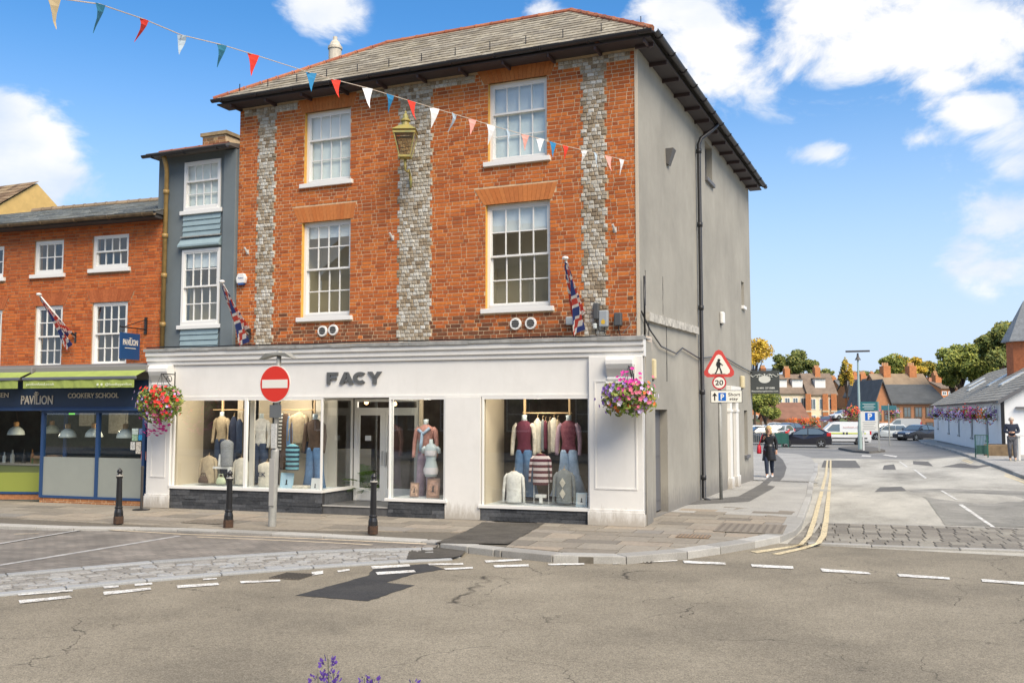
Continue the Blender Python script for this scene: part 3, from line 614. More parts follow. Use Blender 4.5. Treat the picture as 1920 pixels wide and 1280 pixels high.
def brickwork(parent, xf, ang, x0, x1, z0, z1, blocked, m, course=.0753, nmax=300, st=.225, hd=.1125, name='brick', proud=.007, jn=.0115, low=None):
    """Flemish bond of real bricks standing proud of the mortar; the nearest nmax are objects of their own"""
    me, vs, fs = unit_brick(m); cand = []
    rows = int((z1-z0)/course)
    for r_ in range(rows):
        z = z0+course*(r_+.5); bl = blocked(z); x = x0-(0 if r_ % 2 else st*.5+hd*.5); k = r_ % 2
        while x < x1:
            w = st if k % 2 == 0 else hd; w *= random.uniform(.96, 1.04)
            for a, b in subtract((max(x, x0), min(x+w, x1)), bl):
                if b-a > .03: cand.append((a, b, z))
            x += w; k += 1
    def dist(c): p = xf @ Vector(((c[0]+c[1])/2, 0, c[2])); return (p-EYE).length
    cand.sort(key=dist); rest = MB(); me2 = unit_brick(low[0])[0] if low else None
    for i, (a, b, z) in enumerate(cand):
        dk = bool(low) and z < low[1]+random.gauss(0, .16); rest.cur = 1 if dk else 0; pr = proud+random.uniform(-.003, .003)
        if i < nmax and b-a > .09:
            p = xf @ Vector(((a+b)/2, -pr, z)); inst(me2 if dk else me, name, p, parent, (0, random.uniform(-.006, .006), ang), (b-a-jn, .05, course-jn))
        else:
            m4 = xf @ Matrix.Translation(((a+b)/2, -pr, z)) @ Matrix.Rotation(random.uniform(-.006, .006), 4, 'Y') @ Matrix.Diagonal((b-a-jn, .05, course-jn, 1)); rest.add([m4 @ Vector(v) for v in vs], fs)
    if rest.v: rest.build(name+'work', [m, low[0]] if low else m, parent, kind='stuff')
def wall_sheet(parent, xf, x0, x1, z0, z1, holes, m, name='wall', back=.25):
    zs = sorted(set([z0, z1]+[h for o in holes for h in o[2:4] if z0 < h < z1])); g = MB(xf)
    for a, b in zip(zs, zs[1:]):
        zc = (a+b)/2
        for p, q in subtract((x0, x1), [(o[0], o[1]) for o in holes if o[2] < zc < o[3]]):
            g.add([(p, 0, a), (q, 0, a), (q, 0, b), (p, 0, b)], [(0, 1, 2, 3)])
    for o in holes:
        a, b, c, d = o[:4]; g.add([(a, 0, c), (a, back, c), (a, back, d), (a, 0, d)], [(0, 1, 2, 3)]); g.add([(b, 0, c), (b, 0, d), (b, back, d), (b, back, c)], [(0, 1, 2, 3)])
        g.add([(a, 0, d), (a, back, d), (b, back, d), (b, 0, d)], [(0, 1, 2, 3)]); g.add([(a, 0, c), (b, 0, c), (b, back, c), (a, back, c)], [(0, 1, 2, 3)])
    return g.build(name, m, parent)
def sunlit_reveal(parent, xf, o, m, back=.2):
    g = MB(xf); a, b, c, d = o[:4]; g.add([(a+.002, -.006, c), (a+.002, back, c), (a+.002, back, d), (a+.002, -.006, d)], [(0, 1, 2, 3)]); g.build('sunlit_reveal', m, parent)
CURT_SKY = mat('curtain_sky_pale', (.72, .76, .73), .9, .1, 3)  # net curtain tone, also used to paint sky reflected in upper panes
def sash(parent, xf, x0, x1, z0, z1, cols, rt, rb, blind=0., depth=.085, sky_curtain=False, sill=True, sill_w=.08, fw=.06, m=None, room=ROOM, sill_h=.09, glass=None, single=False, split=None):
    m = m or WHITEP; D = depth; g = MB(xf)
    g.box(x0, x0+fw, D, D+.09, z0, z1); g.box(x1-fw, x1, D, D+.09, z0, z1); g.box(x0+fw, x1-fw, D, D+.09, z1-fw, z1); g.box(x0+fw, x1-fw, D-.012, D+.09, z0, z0+fw*1.25)
    ix0, ix1, iz0, iz1 = x0+fw, x1-fw, z0+fw*1.25, z1-fw; zm = iz0+(iz1-iz0)*(split or rb/(rt+rb)) if not single else iz1
    cells = []
    def leaf(za, zb, rows, y):
        r = .032; g.box(ix0, ix0+r, y, y+.04, za, zb); g.box(ix1-r, ix1, y, y+.04, za, zb); g.box(ix0+r, ix1-r, y, y+.04, zb-r, zb); g.box(ix0+r, ix1-r, y, y+.04, za, za+r*1.2)
        a0, a1, b0, b1 = ix0+r, ix1-r, za+r*1.2, zb-r; bw = .011
        for i in range(1, cols): x = a0+(a1-a0)*i/cols; g.box(x-bw, x+bw, y+.004, y+.034, b0, b1)
        for j in range(1, rows):
            z = b0+(b1-b0)*j/rows
            for i in range(cols): g.box(a0+(a1-a0)*i/cols+(bw if i else 0), a0+(a1-a0)*(i+1)/cols-(bw if i < cols-1 else 0), y+.006, y+.032, z-bw, z+bw)
        for i in range(cols):
            for j in range(rows): cells.append((a0+(a1-a0)*i/cols, a0+(a1-a0)*(i+1)/cols, b0+(b1-b0)*j/rows, b0+(b1-b0)*(j+1)/rows, y+.018))
    if single: leaf(iz0, iz1, rb, D+.02)
    else: leaf(zm-.016, iz1, rt, D+.012); leaf(iz0, zm+.016, rb, D+.056)
    w = g.build('window', m, parent)
    for a, b, c, d, y in cells:
        t = [random.uniform(-.0022, .0022) for _ in range(3)]; q = MB(xf); q.add([(a, y+t[0], c), (b, y+t[1], c), (b, y+t[1]+t[2], d), (a, y+t[0]+t[2], d)], [(0, 1, 2, 3)]); q.build('pane', glass or GLASS, w)
    if sill: q = MB(xf); q.box(x0-sill_w, x1+sill_w, -.07, D+.02, z0-sill_h, z0-.001); q.build('sill', m, w, bevel=.006)
    if blind: q = MB(xf); q.box(ix0+.01, ix1-.01, D+.105, D+.11, iz1-(iz1-iz0)*blind, iz1); q.build('blind', BLIND, w)
    if sky_curtain: q = MB(xf); q.box(ix0-.05, ix1+.05, D+.125, D+.13, iz0-.05, iz1+.05); q.build('sky_curtain', CURT_SKY, w)
    if room:
        q = MB(xf); a, b, c, d, e, f_ = x0-.2, x1+.2, D+.1, D+.9, z0-.15, z1+.05
        q.add([(a, c, e), (b, c, e), (b, d, e), (a, d, e), (a, c, f_), (b, c, f_), (b, d, f_), (a, d, f_)], [(0, 1, 2, 3), (4, 7, 6, 5), (1, 5, 6, 2), (3, 2, 6, 7), (0, 3, 7, 4)]); q.build('room_lining', room, w)
    return w
def voussoirs(parent, xf, ang, xb0, xb1, zb, xt0, xt1, zt, n, m, proud=.012):
    for i in range(n):
        u0, u1 = i/n, (i+1)/n; g = .0025
        p = [(xb0+(xb1-xb0)*u0+g, zb), (xb0+(xb1-xb0)*u1-g, zb), (xt0+(xt1-xt0)*u1-g, zt), (xt0+(xt1-xt0)*u0+g, zt)]
        q = MB(xf); q.prism(p, -proud, .05); q.build('voussoir', m, parent)
RUBBED = piece_mat('rubbed_orange_brick', [(0, (.45, .15, .045)), (.5, (.52, .185, .055)), (1, (.48, .15, .04))], noise=.12, nscale=18)
# ------------------------------------------------------------------ corner building
FX = frame(0, 16.5, 0); X0, X1, ZT = -13.62, -4.62, 8.6
bld = thing('corner_building', 'three-storey red brick corner building with flint pilasters and white fashion shopfront', 'building', (-9.1, 16.5, 0), world_mode=True)
W_UL, W_UR, W_LL, W_LR = (-11.9, -10.76, 6.75, 8.29), (-7.61, -6.39, 6.77, 8.33), (-11.93, -10.73, 3.92, 5.93), (-7.66, -6.33, 3.92, 5.94)
holes = [W_UL, W_UR, W_LL, W_LR]
LINT = [(-12.02, -10.66, 5.93, -12.18, -10.6, 6.26), (-7.7, -6.29, 5.94, -7.9, -6.17, 6.26), (-11.98, -10.68, 8.29, -12.08, -10.62, 8.58), (-7.7, -6.3, 8.33, -7.85, -6.2, 8.6)]
PIL = [(-13.08, -12.68), (-9.57, -8.88), (-5.66, -5.25)]
BAND = [(-13.5, -12.1), (-10.55, -7.9), (-6.15, -4.75)]
CO = .0753
def tooth(z): return .05 if int(z/CO/2) % 2 else 0.
def blockedA(z):
    b = [(o[0], o[1]) for o in holes if o[2]-.02 < z < o[3]]
    for xb0, xb1, zb, xt0, xt1, zt in LINT:
        if zb < z < zt: t = (z-zb)/(zt-zb); b.append((xb0+(xt0-xb0)*t-.004, xb1+(xt1-xb1)*t+.004))
    for o in holes:
        if o[2]-.1 < z < o[2]: b.append((o[0]-.09, o[1]+.09))
    b += [(p[0]-tooth(z), p[1]+tooth(z)) for p in PIL]
    if z > 8.43: b += BAND
    return b
wall = wall_sheet(bld, FX, X0, X1, 3.2, ZT, [(a, b, c-.001, d) for a, b, c, d in holes], MORTAR)
brickwork(wall, FX, 0, X0, X1, 3.28, ZT, blockedA, BRICK, course=CO, low=(SOOTY, 3.72))
# flint panels, dressed blocks with toothed edges
fme, fvs, ffs = stone_mesh('flint_block', FLINT, .16)
cand = []
for r_ in range(int((ZT-3.28)/CO)):
    z = 3.28+CO*(r_+.5); iv = [(p[0]-tooth(z), p[1]+tooth(z)) for p in PIL]
    if z > 8.43: iv += [q for b in BAND for q in subtract(b, iv)]
    iv = [q for v in iv for q in subtract(v, [(l[3], l[4]) for l in LINT if l[2] < z < l[5]])]
    for a, b in iv:
        if b-a < .05: continue
        n = max(1, round((b-a)/.10)); cuts = [a]+sorted(a+(b-a)*(i+random.uniform(-.22, .22))/n for i in range(1, n))+[b]
        cand += [(p, q, z) for p, q in zip(cuts, cuts[1:])]
cand.sort(key=lambda c: abs(c[0]+4.5)+abs(c[2]-4)*.5)
rest = MB()
for i, (a, b, z) in enumerate(cand):
    d = random.uniform(.02, .045); rot = Matrix.Rotation(math.pi/2, 4, 'X')
    if i < 300: inst(fme, 'flint_block', ((a+b)/2, 16.5-.002, z+random.uniform(-.004, .004)), wall, (math.pi/2, random.uniform(-.1, .1), 0), (b-a-.008, CO*random.uniform(.82, .95), d))
    else: m4 = FX @ Matrix.Translation(((a+b)/2, -.002, z)) @ rot @ Matrix.Diagonal((b-a-.008, CO*random.uniform(.82, .95), d, 1)); rest.add([m4 @ Vector(v) for v in fvs], ffs)
rest.build('flintwork', FLINT, wall, kind='stuff')
for l in LINT: voussoirs(wall, FX, 0, *l, 17, RUBBED)
SUNLIT = mat('sunlit_reveal_brick', (.70, .38, .07), .85, .15, 12)  # low sun on the brick reveals, painted in as an ochre colour
for o in holes: sunlit_reveal(wall, FX, o, SUNLIT)
sash(bld, FX, *W_UL, 4, 1, 2, blind=.36, sky_curtain=True, split=.62); sash(bld, FX, *W_UR, 4, 1, 2, blind=.34, sky_curtain=True, split=.62)  # pale sheets behind these panes paint the reflected sky
sash(bld, FX, *W_LL, 4, 2, 2, blind=.14); sash(bld, FX, *W_LR, 4, 2, 2, blind=.24)
# rendered side wall with openings (local x runs along the street, front faces +X)
SX = Matrix.Translation((-4.62, 16.5, 0)) @ Matrix.Rotation(math.pi/2, 4, 'Z')   # local x -> +Y, local y -> -X
YL = 12.15
sd_door = (1.02, 1.95, 0.02, 2.0); sw1 = (5.9, 6.75, 7.55, 8.45); sw2 = (10.6, 11.05, 4.95, 5.65); sw3 = (10.7, 11.25, .75, 2.0); sd2 = (8.55, 9.0, .05, 2.2)
side = wall_sheet(bld, SX, 0.002, YL, -.25, ZT+.1, [sd_door, sw1, sw2, sw3, sd2], GREYP, 'side_wall', .22)
g = MB(SX); g.box(.6, YL, .3, .31, -.2, ZT); g.build('inner_wall', mat('dark_interior', (.05, .05, .05), .9), bld)
DARKG = mat('dark_grey_paint', (.12, .12, .125), .6)
g = MB(SX); g.box(1.02, 1.95, .15, .2, .05, 2.0); d_ = g.build('side_door', DARKG, bld); g = MB(SX); g.box(1.1, 1.45, .14, .15, .25, .95); g.box(1.52, 1.87, .14, .15, .25, .95); g.box(1.1, 1.45, .14, .15, 1.1, 1.9); g.box(1.52, 1.87, .14, .15, 1.1, 1.9); g.build('door_panel', DARKG, d_)
sash(bld, SX, *sw1, 1, 1, 1, depth=.14, room=None, sill_w=.03, m=DARKG); sash(bld, SX, *sw2, 1, 1, 1, depth=.14, room=None, sill_w=.02); sash(bld, SX, *sw3, 1, 1, 1, depth=.16, room=None, m=DARKG, sill_w=.05)
g = MB(SX)
for a, b in ((8.2, 8.5), (9.05, 9.4)): g.box(a, b, -.08, .02, .02, 2.3); g.box(a-.03, b+.03, -.11, .02, .0, .28); g.box(a-.02, b+.02, -.1, .02, 1.95, 2.02)
g.box(8.12, 9.48, -.14, .02, 2.3, 2.62); g.build('door_surround', WHITE, bld, bevel=.008)
g = MB(SX); g.box(8.55, 9., .14, .2, .05, 2.2); g.build('side_door', mat('navy_door', (.02, .025, .035), .5), bld)
# string course, render scars, downpipe, hood vent
g = MB(SX)
for i in range(6): g.box(.45+i*.7, .45+(i+1)*.7-.006, -.07, .01, 3.62+.012*i, 3.78+.012*i)
g.build('string_course', mat('weathered_stone', (.42, .40, .35), .9, .4, 8), bld)
SCAR = mat('render_scar', (.05, .048, .045), .95, .3, 20)
g = MB(SX)
for x, a, b, w in ((.42, 3.9, 4.55, .012), (1.7, 3.85, 4.6, .01), (.62, 1.95, 3.6, .028), (1.95, 2.55, 3.66, .022)):
    pts = []; n = 9
    for i in range(n+1): z = a+(b-a)*i/n; pts.append((x+random.uniform(-.012, .012)-w, z))
    for i in range(n, -1, -1): z = a+(b-a)*i/n; pts.append((x+random.uniform(-.012, .012)+w, z))
    g.prism(pts, -.004, .002)
g.build('render_crack', SCAR, side)
PIPE = mat('black_cast_iron_pipe', (.018, .018, .02), .45, .3, 20)
def downpipe(parent, pts, m, r=.045, collars=()):
    g = MB(); g.tube(pts, r, 10); 
    for p in collars: g.tube([(p[0], p[1], p[2]-.05), (p[0], p[1], p[2]+.05)], r*1.35, 10)
    return g.build('downpipe', m, parent, smooth=True)
Yp = 21.35
downpipe(bld, [(-4.2, Yp+.5, 8.62), (-4.3, Yp+.35, 8.45), (-4.5, Yp+.05, 8.2), (-4.54, Yp, 8.05), (-4.54, Yp, .05), (-4.4, Yp, -.02)], PIPE, collars=[(-4.54, Yp, z) for z in (.5, 2.4, 4.3, 6.2, 7.9)])
g = MB(SX); g.add([(2.05, 0, 7.25), (2.3, 0, 7.25), (2.3, -.16, 7.25), (2.05, -.16, 7.25), (2.08, 0, 6.95), (2.27, 0, 6.95), (2.27, -.05, 6.93), (2.08, -.05, 6.93)], [(0, 1, 2, 3), (3, 2, 6, 7), (0, 3, 7, 4), (1, 5, 6, 2), (4, 7, 6, 5)]); g.build('vent_hood', mat('vent_grey', (.11, .105, .10), .7), bld)
# vents on the brick face
for x, z in ((-11.36, 3.62), (-11.1, 3.635), (-7.02, 3.61), (-6.71, 3.61)):
    g = MB(); mm = Matrix.Translation((x, 16.47, z)) @ Matrix.Rotation(math.pi/2, 4, 'X'); g.lathe([(.115, -.02), (.115, .0), (.11, .02), (.08, .022), (.08, .0)], 20, m=mm); v = g.build('vent_cover', WHITEP, bld, smooth=False)
    g = MB(); g.lathe([(.082, 0.0), (.082, .004)], 20, m=mm); g.build('vent_grille', mat('vent_dark', (.04, .04, .04), .8), v)
    g = MB()
    for i in range(4): zz = z-.055+.037*i; g.box(x-.07, x+.07, 16.445, 16.462, zz-.005, zz+.005)
    g.build('vent_slat', mat('vent_slat', (.3, .3, .29), .6), v)
# ---- roof: hipped front range and side range
EZ = 8.72; EL, ER, EF, EB = -13.98, -4.22, 16.04, 28.95
RZt = 10.28; A1, A2 = Vector((-6.5, 18.2, RZt)), Vector((-10.9, 18.2, RZt)); A3 = Vector((-6.5, 27., RZt))
c_fl, c_fr, c_br, c_bl = Vector((EL, EF, EZ)), Vector((ER, EF, EZ)), Vector((ER, EB, EZ)), Vector((EL, 20.4, EZ))
g = MB(); val = Vector((-8.8, 20.4, EZ+.1))
g.poly([c_fl, c_fr, A1, A2]); g.poly([c_fr, c_br, A3, A1]); g.poly([c_fl, A2, c_bl]); g.poly([A2, A1, val, c_bl]); g.poly([A1, A3, (-8.8, 28.9, EZ), val]); g.poly([A3, c_br, (-8.8, 28.9, EZ)])
roof = g.build('roof', mat('roof_underlay', (.09, .08, .07), .9), bld)
g = MB(); g.box(EL+.05, -4.62, 16.1, 16.5, ZT+.001, ZT+.03); g.box(-4.62, ER-.05, 16.1, EB-.05, ZT+.001, ZT+.03); g.build('soffit', mat('soffit_dark_brown', (.05, .042, .045), .6), roof)
def roof_courses(parent, quad, rows, wd, m, nmax, name='slate', lift=.012, near=None):
    """overlapping slates on a planar quad (bottom-left, bottom-right, top-right, top-left)"""
    bl, br, tr, tl = [Vector(p) for p in quad]; nrm = (br-bl).cross(tl-bl).normalized()
    U = (br-bl).normalized(); Vd = nrm.cross(U).normalized(); H_ = max((tl-bl).dot(Vd), (tr-bl).dot(Vd)); dv = H_/rows; items = []
    lx = lambda v: (tl-bl).dot(U)*v/((tl-bl).dot(Vd)); rx = lambda v: (br-bl).dot(U)+((tr-br).dot(U))*v/((tr-br).dot(Vd))
    for r_ in range(rows):
        v0 = dv*r_; v1 = min(H_, v0+dv*1.25); x = lx(v0)-random.random()*wd
        while x < rx(v0):
            w = wd*random.uniform(.92, 1.08); a, b = max(x, lx(v0)), min(x+w, rx(v0))
            if b-a > wd*.15: items.append((a, b, v0, v1))
            x += w
    items.sort(key=lambda i: (bl+U*i[0]+Vd*i[2]-EYE).length); rest = MB()
    for k, (a, b, v0, v1) in enumerate(items):
        h = lift*random.uniform(.8, 1.4); t = h*.9; j = random.uniform(-.008, .008)
        a2, b2 = max(a, lx(v1)), min(b, rx(v1)); a2, b2 = (a2, b2) if b2 > a2 else ((a+b)/2-.002, (a+b)/2+.002)
        f = lambda x, v, hh: bl+U*x+Vd*v+nrm*hh
        vs = [f(a+.003, v0+j, h+.008), f(b-.003, v0+j, h+.008), f(b2-.003, v1, .004), f(a2+.003, v1, .004), f(a+.003, v0+j, h-t+.003), f(b-.003, v0+j, h-t+.003)]
        fs = [(0, 1, 2, 3), (4, 5, 1, 0), (4, 0, 3), (1, 5, 2)]
        if k < nmax: mb = MB(); mb.add(vs, fs); mb.build(name, m, parent)
        else: rest.add(vs, fs)
    if rest.v: rest.build(name+'_courses', m, parent, kind='stuff')
roof_courses(roof, (c_fl, c_fr, A1, A2), 13, .26, SLATE, 300)
roof_courses(roof, (c_fr, c_br, A3, A1), 13, .26, SLATE, 0)
def ridge(parent, a, b, r, m, L_=.36):
    a, b = Vector(a), Vector(b); n = max(1, int((b-a).length/L_))
    for i in range(n):
        p, q = a.lerp(b, (i+.02)/n), a.lerp(b, (i+.98)/n); g = MB(); g.tube([p, p.lerp(q, .9), p.lerp(q, .9), q], [r, r, r*1.12, r*1.12], 8); g.build('ridge_tile', m, parent)
for a, b in ((A1, A2), (c_fr, A1), (c_fl, A2), (A1, A3)): ridge(roof, a, b, .066, REDTILE)
GUT = mat('black_gutter', (.022, .02, .022), .4)
def gutter(parent, a, b, r=.062, m=None, brackets=True, step=.95):
    a, b = Vector(a), Vector(b); t = (b-a).normalized(); s_ = Vector((0, 0, 1)).cross(t).normalized(); n = 8; vs = []
    for p in (a, b):
        for i in range(n+1): an = math.pi*i/n; vs.append(p+s_*(r*math.cos(an))-Vector((0, 0, 1))*(r*math.sin(an)))
        for i in range(n, -1, -1): an = math.pi*i/n; vs.append(p+s_*(r*.85*math.cos(an))-Vector((0, 0, 1))*(r*.85*math.sin(an)))
    k = 2*(n+1); mb = MB(); mb.add(vs, [(i, (i+1) % k, (i+1) % k+k, i+k) for i in range(k)]+[list(range(k-1, -1, -1)), list(range(k, 2*k))])
    o = mb.build('gutter', m or GUT, parent)
    if brackets:
        c = int((b-a).length/step)
        for i in range(c+1):
            p = a.lerp(b, (i+.3)/(c+.6)); mb = MB(); mb.tube([p+s_*r*1.2, p+s_*r*.9-Vector((0, 0, r*.9)), p-Vector((0, 0, r*1.15)), p-s_*r*.9-Vector((0, 0, r*.9)), p-s_*r*1.2], .012, 5); mb.build('gutter_bracket', m or GUT, o)
gutter(roof, (EL-.02, EF-.02, EZ-.02), (ER+.02, EF-.02, EZ-.02)); gutter(roof, (ER+.06, EF, EZ-.02), (ER+.06, EB, EZ-.02))
for i in range(11): x = EL+.4+i*.92; g = MB(); g.box(x-.02, x+.02, 16.12, 16.5, ZT-.07, ZT); g.build('eaves_bracket', mat('bracket_brown', (.06, .04, .04), .6), roof)
for i in range(13): y = 16.4+i*.98; g = MB(); g.box(-4.62, -4.28, y-.02, y+.02, ZT-.07, ZT); g.build('eaves_bracket', mat('bracket_brown', (.06, .04, .04), .6), roof)
g = MB()
for i in range(13): x = EL+.5+i*.75; g.tube([(x, EF+.25, EZ+.16), (x, EF+.25, EZ+.36)], .01, 4)
for i in range(13): y = EF+.7+i*.95; g.tube([(ER-.2, y, EZ+.16), (ER-.2, y, EZ+.36)], .01, 4)
g.build('snow_guard_stay', GUT, roof)
# flue on the roof
fp = at_y(628, 115, 18.3); g = MB(); g.lathe([(.15, -1.0), (.15, .28), (.17, .28), (.17, .34), (.14, .36), (.10, .46), (.05, .5), (.05, .58)], 14, c=(fp.x, fp.y, fp.z)); fl = g.build('chimney_flue', mat('cream_flue', (.55, .50, .40), .7, .2, 5), roof, smooth=False)
g = MB(); g.tube([(fp.x+.14, fp.y, fp.z-.05), (fp.x+.28, fp.y, fp.z+.05), (fp.x+.36, fp.y, fp.z+.04)], .03, 6); g.build('flue_arm', mat('cream_flue', (.55, .5, .4)), fl)
# grey edge strip where render meets brick
g = MB(); g.box(-4.665, -4.61, 16.478, 16.5, 3.3, ZT); g.build('corner_bead', mat('bead_cream', (.55, .47, .36), .8), bld)
# ------------------------------------------------------------------ shopfront (local: x along, y inwards, z up)
def S(px, py, d=0.):
    """pixel to shop-local point at depth d behind the shop line"""
    inv = SHOP.inverted(); e = inv @ EYE; r = (inv.to_3x3() @ ray(px, py)); t = (d-e.y)/r.y; return e + r*t
shop = bld
FB = 2.27
g = MB(SHOP); g.box(-9.77, -.92, .04, .16, FB, 2.94); g.box(-9.8, -.9, .02, .16, FB-.045, FB+.0); fas = g.build('fascia', WHITE, shop, bevel=.005)
g = MB(SHOP); prof = [(.16, 2.92), (.0, 2.92), (.0, 3.0), (-.035, 3.004), (-.035, 3.09), (-.06, 3.094), (-.075, 3.11), (-.075, 3.225), (.16, 3.225)]
g.prism(prof, -10.42, .06, ax='x'); g.build('cornice', WHITE, shop)
g = MB(SHOP); g.box(-10.45, .08, -.095, .5, 3.227, 3.25)
random.seed(3); k = 26
for i in range(k):
    a = -10.45+i*10.53/k; g.box(a, a+10.53/k-.004, -.104-random.uniform(0, .01), -.09, 3.205-random.uniform(0, .015), 3.256)
g.poly([(-10.45, -.09, 3.257), (.08, -.09, 3.257), (.08, .55, 3.32), (-10.45, 1.35, 3.36)]); g.build('lead_flashing', LEAD, shop)
def pilaster(s0, s1, console=True):
    g = MB(SHOP); g.box(s0, s1, -.04, .2, .001, 2.92); p = g.build('pilaster', WHITE, shop, bevel=.006)
    g = MB(SHOP); g.box(s0-.025, s1+.025, -.075, -.04, .0015, .24); g.box(s0-.015, s1+.015, -.06, -.041, .24, .28); g.build('plinth', WHITE, p, bevel=.006)
    a, b = s0+.1, s1-.1; g = MB(SHOP)
    for x0, x1, z0, z1 in ((a, a+.025, .62, 2.5), (b-.025, b, .62, 2.5), (a+.025, b-.025, .62, .645), (a+.025, b-.025, 2.475, 2.5)): g.box(x0, x1, -.052, -.04, z0, z1)
    g.build('panel_mould', WHITE, p)
    if console:
        g = MB(SHOP); c = (s0+s1)/2+ (.05 if s1 < -5 else .1); w = .24
        pr = [(-.04, 2.5), (-.075, 2.5), (-.085, 2.53), (-.06, 2.56), (-.1, 2.62), (-.16, 2.7), (-.2, 2.78), (-.2, 2.85), (-.17, 2.9), (-.04, 2.92)]
        g.prism(pr, c-w, c+w, ax='x'); g.box(c-w-.02, c+w+.02, -.1, -.041, 2.44, 2.48); g.build('console', WHITE, p, bevel=.008)
pilaster(-10.34, -9.77); pilaster(-.92, .03)
g = MB(SHOP); g.box(-3.67, -2.97, .0, .2, .001, FB-.046); g.build('pier', WHITE, shop, bevel=.004)
g = MB(SHOP); g.box(-.02, .05, .2, .75, .0, 3.2); g.build('return_wall', GREYP, shop)
# windows bays: (s0, s1, sill)
SLT = piece_mat('split_slate_tile', [(0, (.035, .038, .042)), (.5, (.06, .064, .07)), (1, (.10, .105, .112))], rough=.7, noise=.35, nscale=22, bump=.8, bscale=30, stain=(.3, 4., (.16, .16, .16)))
def riser(s0, s1, d0, z1, xf=SHOP, rh=.062):
    g = MB(xf); g.box(s0, s1, d0+.012, d0+.1, .0, z1-.001); rs = g.build('stall_riser', mat('riser_dark', (.03, .03, .032), .8), shop)
    n = max(1, int(z1/rh)); h = z1/n
    for i in range(n):
        x = s0-random.random()*.3
        while x < s1:
            w = random.uniform(.25, .6); a, b = max(x, s0), min(x+w, s1)
            if b-a > .03:
                g = MB(xf); j = random.uniform(0, .012); g.box(a+.001, b-.001, d0-j, d0+.013, i*h+.002, (i+1)*h-.001); g.build('slate_strip', SLT, rs)
            x += w
def bay_frame(s0, s1, zs, mull=(), d=.02):
    g = MB(SHOP); fw = .035
    g.box(s0-.05, s1+.05, d-.06, d+.1, zs-.055, zs); g.box(s0, s0+fw, d, d+.05, zs, FB-.045); g.box(s1-fw, s1, d, d+.05, zs, FB-.045); g.box(s0, s1, d+.001, d+.049, FB-.085, FB-.045)
    for m in mull: g.box(m-.03, m+.03, d-.01, d+.06, zs, FB-.045)
    return g.build('shop_window', WHITEP, shop, bevel=.003)
def pane(s0, s1, z0, z1, d, parent, xf=SHOP):
    g = MB(xf); g.add([(s0, d, z0), (s1, d, z0), (s1, d, z1), (s0, d, z1)], [(0, 1, 2, 3)]); return g.build('pane', SHOPGLASS, parent)
riser(-9.77, -6.23, .0, .40); riser(-4.82, -3.68, .0, .30); riser(-2.96, -.93, .0, .23)
w1 = bay_frame(-9.75, -6.26, .455, (-8.0,)); pane(-9.71, -8.03, .456, FB-.09, .045, w1); pane(-7.97, -6.27, .456, FB-.09, .045, w1)
w3 = bay_frame(-4.83, -3.67, .345); pane(-4.82, -3.71, .346, FB-.09, .045, w3)
w4 = bay_frame(-2.95, -.92, .28); pane(-2.91, -.96, .281, FB-.09, .045, w4)
# angled glass returns of the lobby and the door
DD = 1.15; dl, dr = S(664, 800, DD).x, S(786, 800, DD).x
def return_glass(sa, da, sb, db, zs, riser_h):
    ang = math.atan2(db-da, sb-sa); L_ = math.hypot(sb-sa, db-da); xf = SHOP @ frame(sa, da, 0, ang)
    g = MB(xf); g.box(0, L_, -.03, .05, zs-.055, zs); g.box(L_-.04, L_, 0, .04, zs, FB-.045); g.box(0, L_, .0, .04, FB-.085, FB-.045); w = g.build('shop_window', WHITEP, shop)
    pane(.02, L_-.04, zs, FB-.09, .02, w, xf)
    g = MB(xf); g.box(.0, L_, .0, .06, .12, riser_h); g.build('stall_riser', SLT, shop)
return_glass(-6.24, .03, dl-.02, DD, .455, .40)
return_glass(dr+.05, DD+.02, -4.8, .05, .345, .29)
g = MB(SHOP); g.box(-6.24, -4.83, .04, DD+.1, .001, .165); st_ = g.build('door_step', mat('slate_floor_tile', (.10, .10, .10), .5, .25, 4), shop)
g = MB(SHOP); g.box(-6.24, -4.83, .02, .055, .15, .172); g.build('step_edge', mat('step_trim', (.42, .41, .38), .4), st_)
g = MB(SHOP); zt = FB-.05; zd = 1.96
g.box(dl, dl+.07, DD, DD+.06, .165, zt); g.box(dr-.06, dr, DD, DD+.06, .165, zt); g.box(dl+.07, dr-.06, DD, DD+.06, zd, zd+.08); g.box(dl+.07, dr-.06, DD, DD+.06, zt-.06, zt)
dm = dl+(dr-dl)*.46; g.box(dm-.035, dm+.035, DD+.001, DD+.059, .165, zd); dfm = g.build('door_frame', WHITEP, shop, bevel=.003)
for a, b, nm in ((dl+.07, dm-.035, 'fixed_light'), (dm+.035, dr-.06, 'shop_door')):
    g = MB(SHOP); f = .075; g.box(a, a+.05, DD+.01, DD+.05, .17, zd); g.box(b-.05, b, DD+.01, DD+.05, .17, zd); g.box(a+.05, b-.05, DD+.01, DD+.05, zd-f, zd); g.box(a+.05, b-.05, DD+.01, DD+.05, .17, .42); dv = g.build(nm, WHITEP, shop, bevel=.003)
    pane(a+.05, b-.05, .42, zd-f, DD+.03, dv)
    if nm == 'shop_door': g = MB(SHOP); g.box(a+.005, a+.045, DD-.03, DD+.01, .88, 1.15); g.box(a-.07, a-.04, DD-.03, DD+.01, .9, 1.17); g.build('door_handle', mat('brushed_steel', (.6, .6, .58), .35, metal=.8), dv)
pane(dl+.07, dr-.06, zd+.08, zt-.06, DD+.03, dfm)
g = MB(SHOP); p = S(690, 821, DD-.004); g.box(p.x-.065, p.x+.065, DD-.003, DD+.002, p.z-.05, p.z+.05); g.build('door_notice', mat('paper', (.72, .72, .68), .8), dfm)
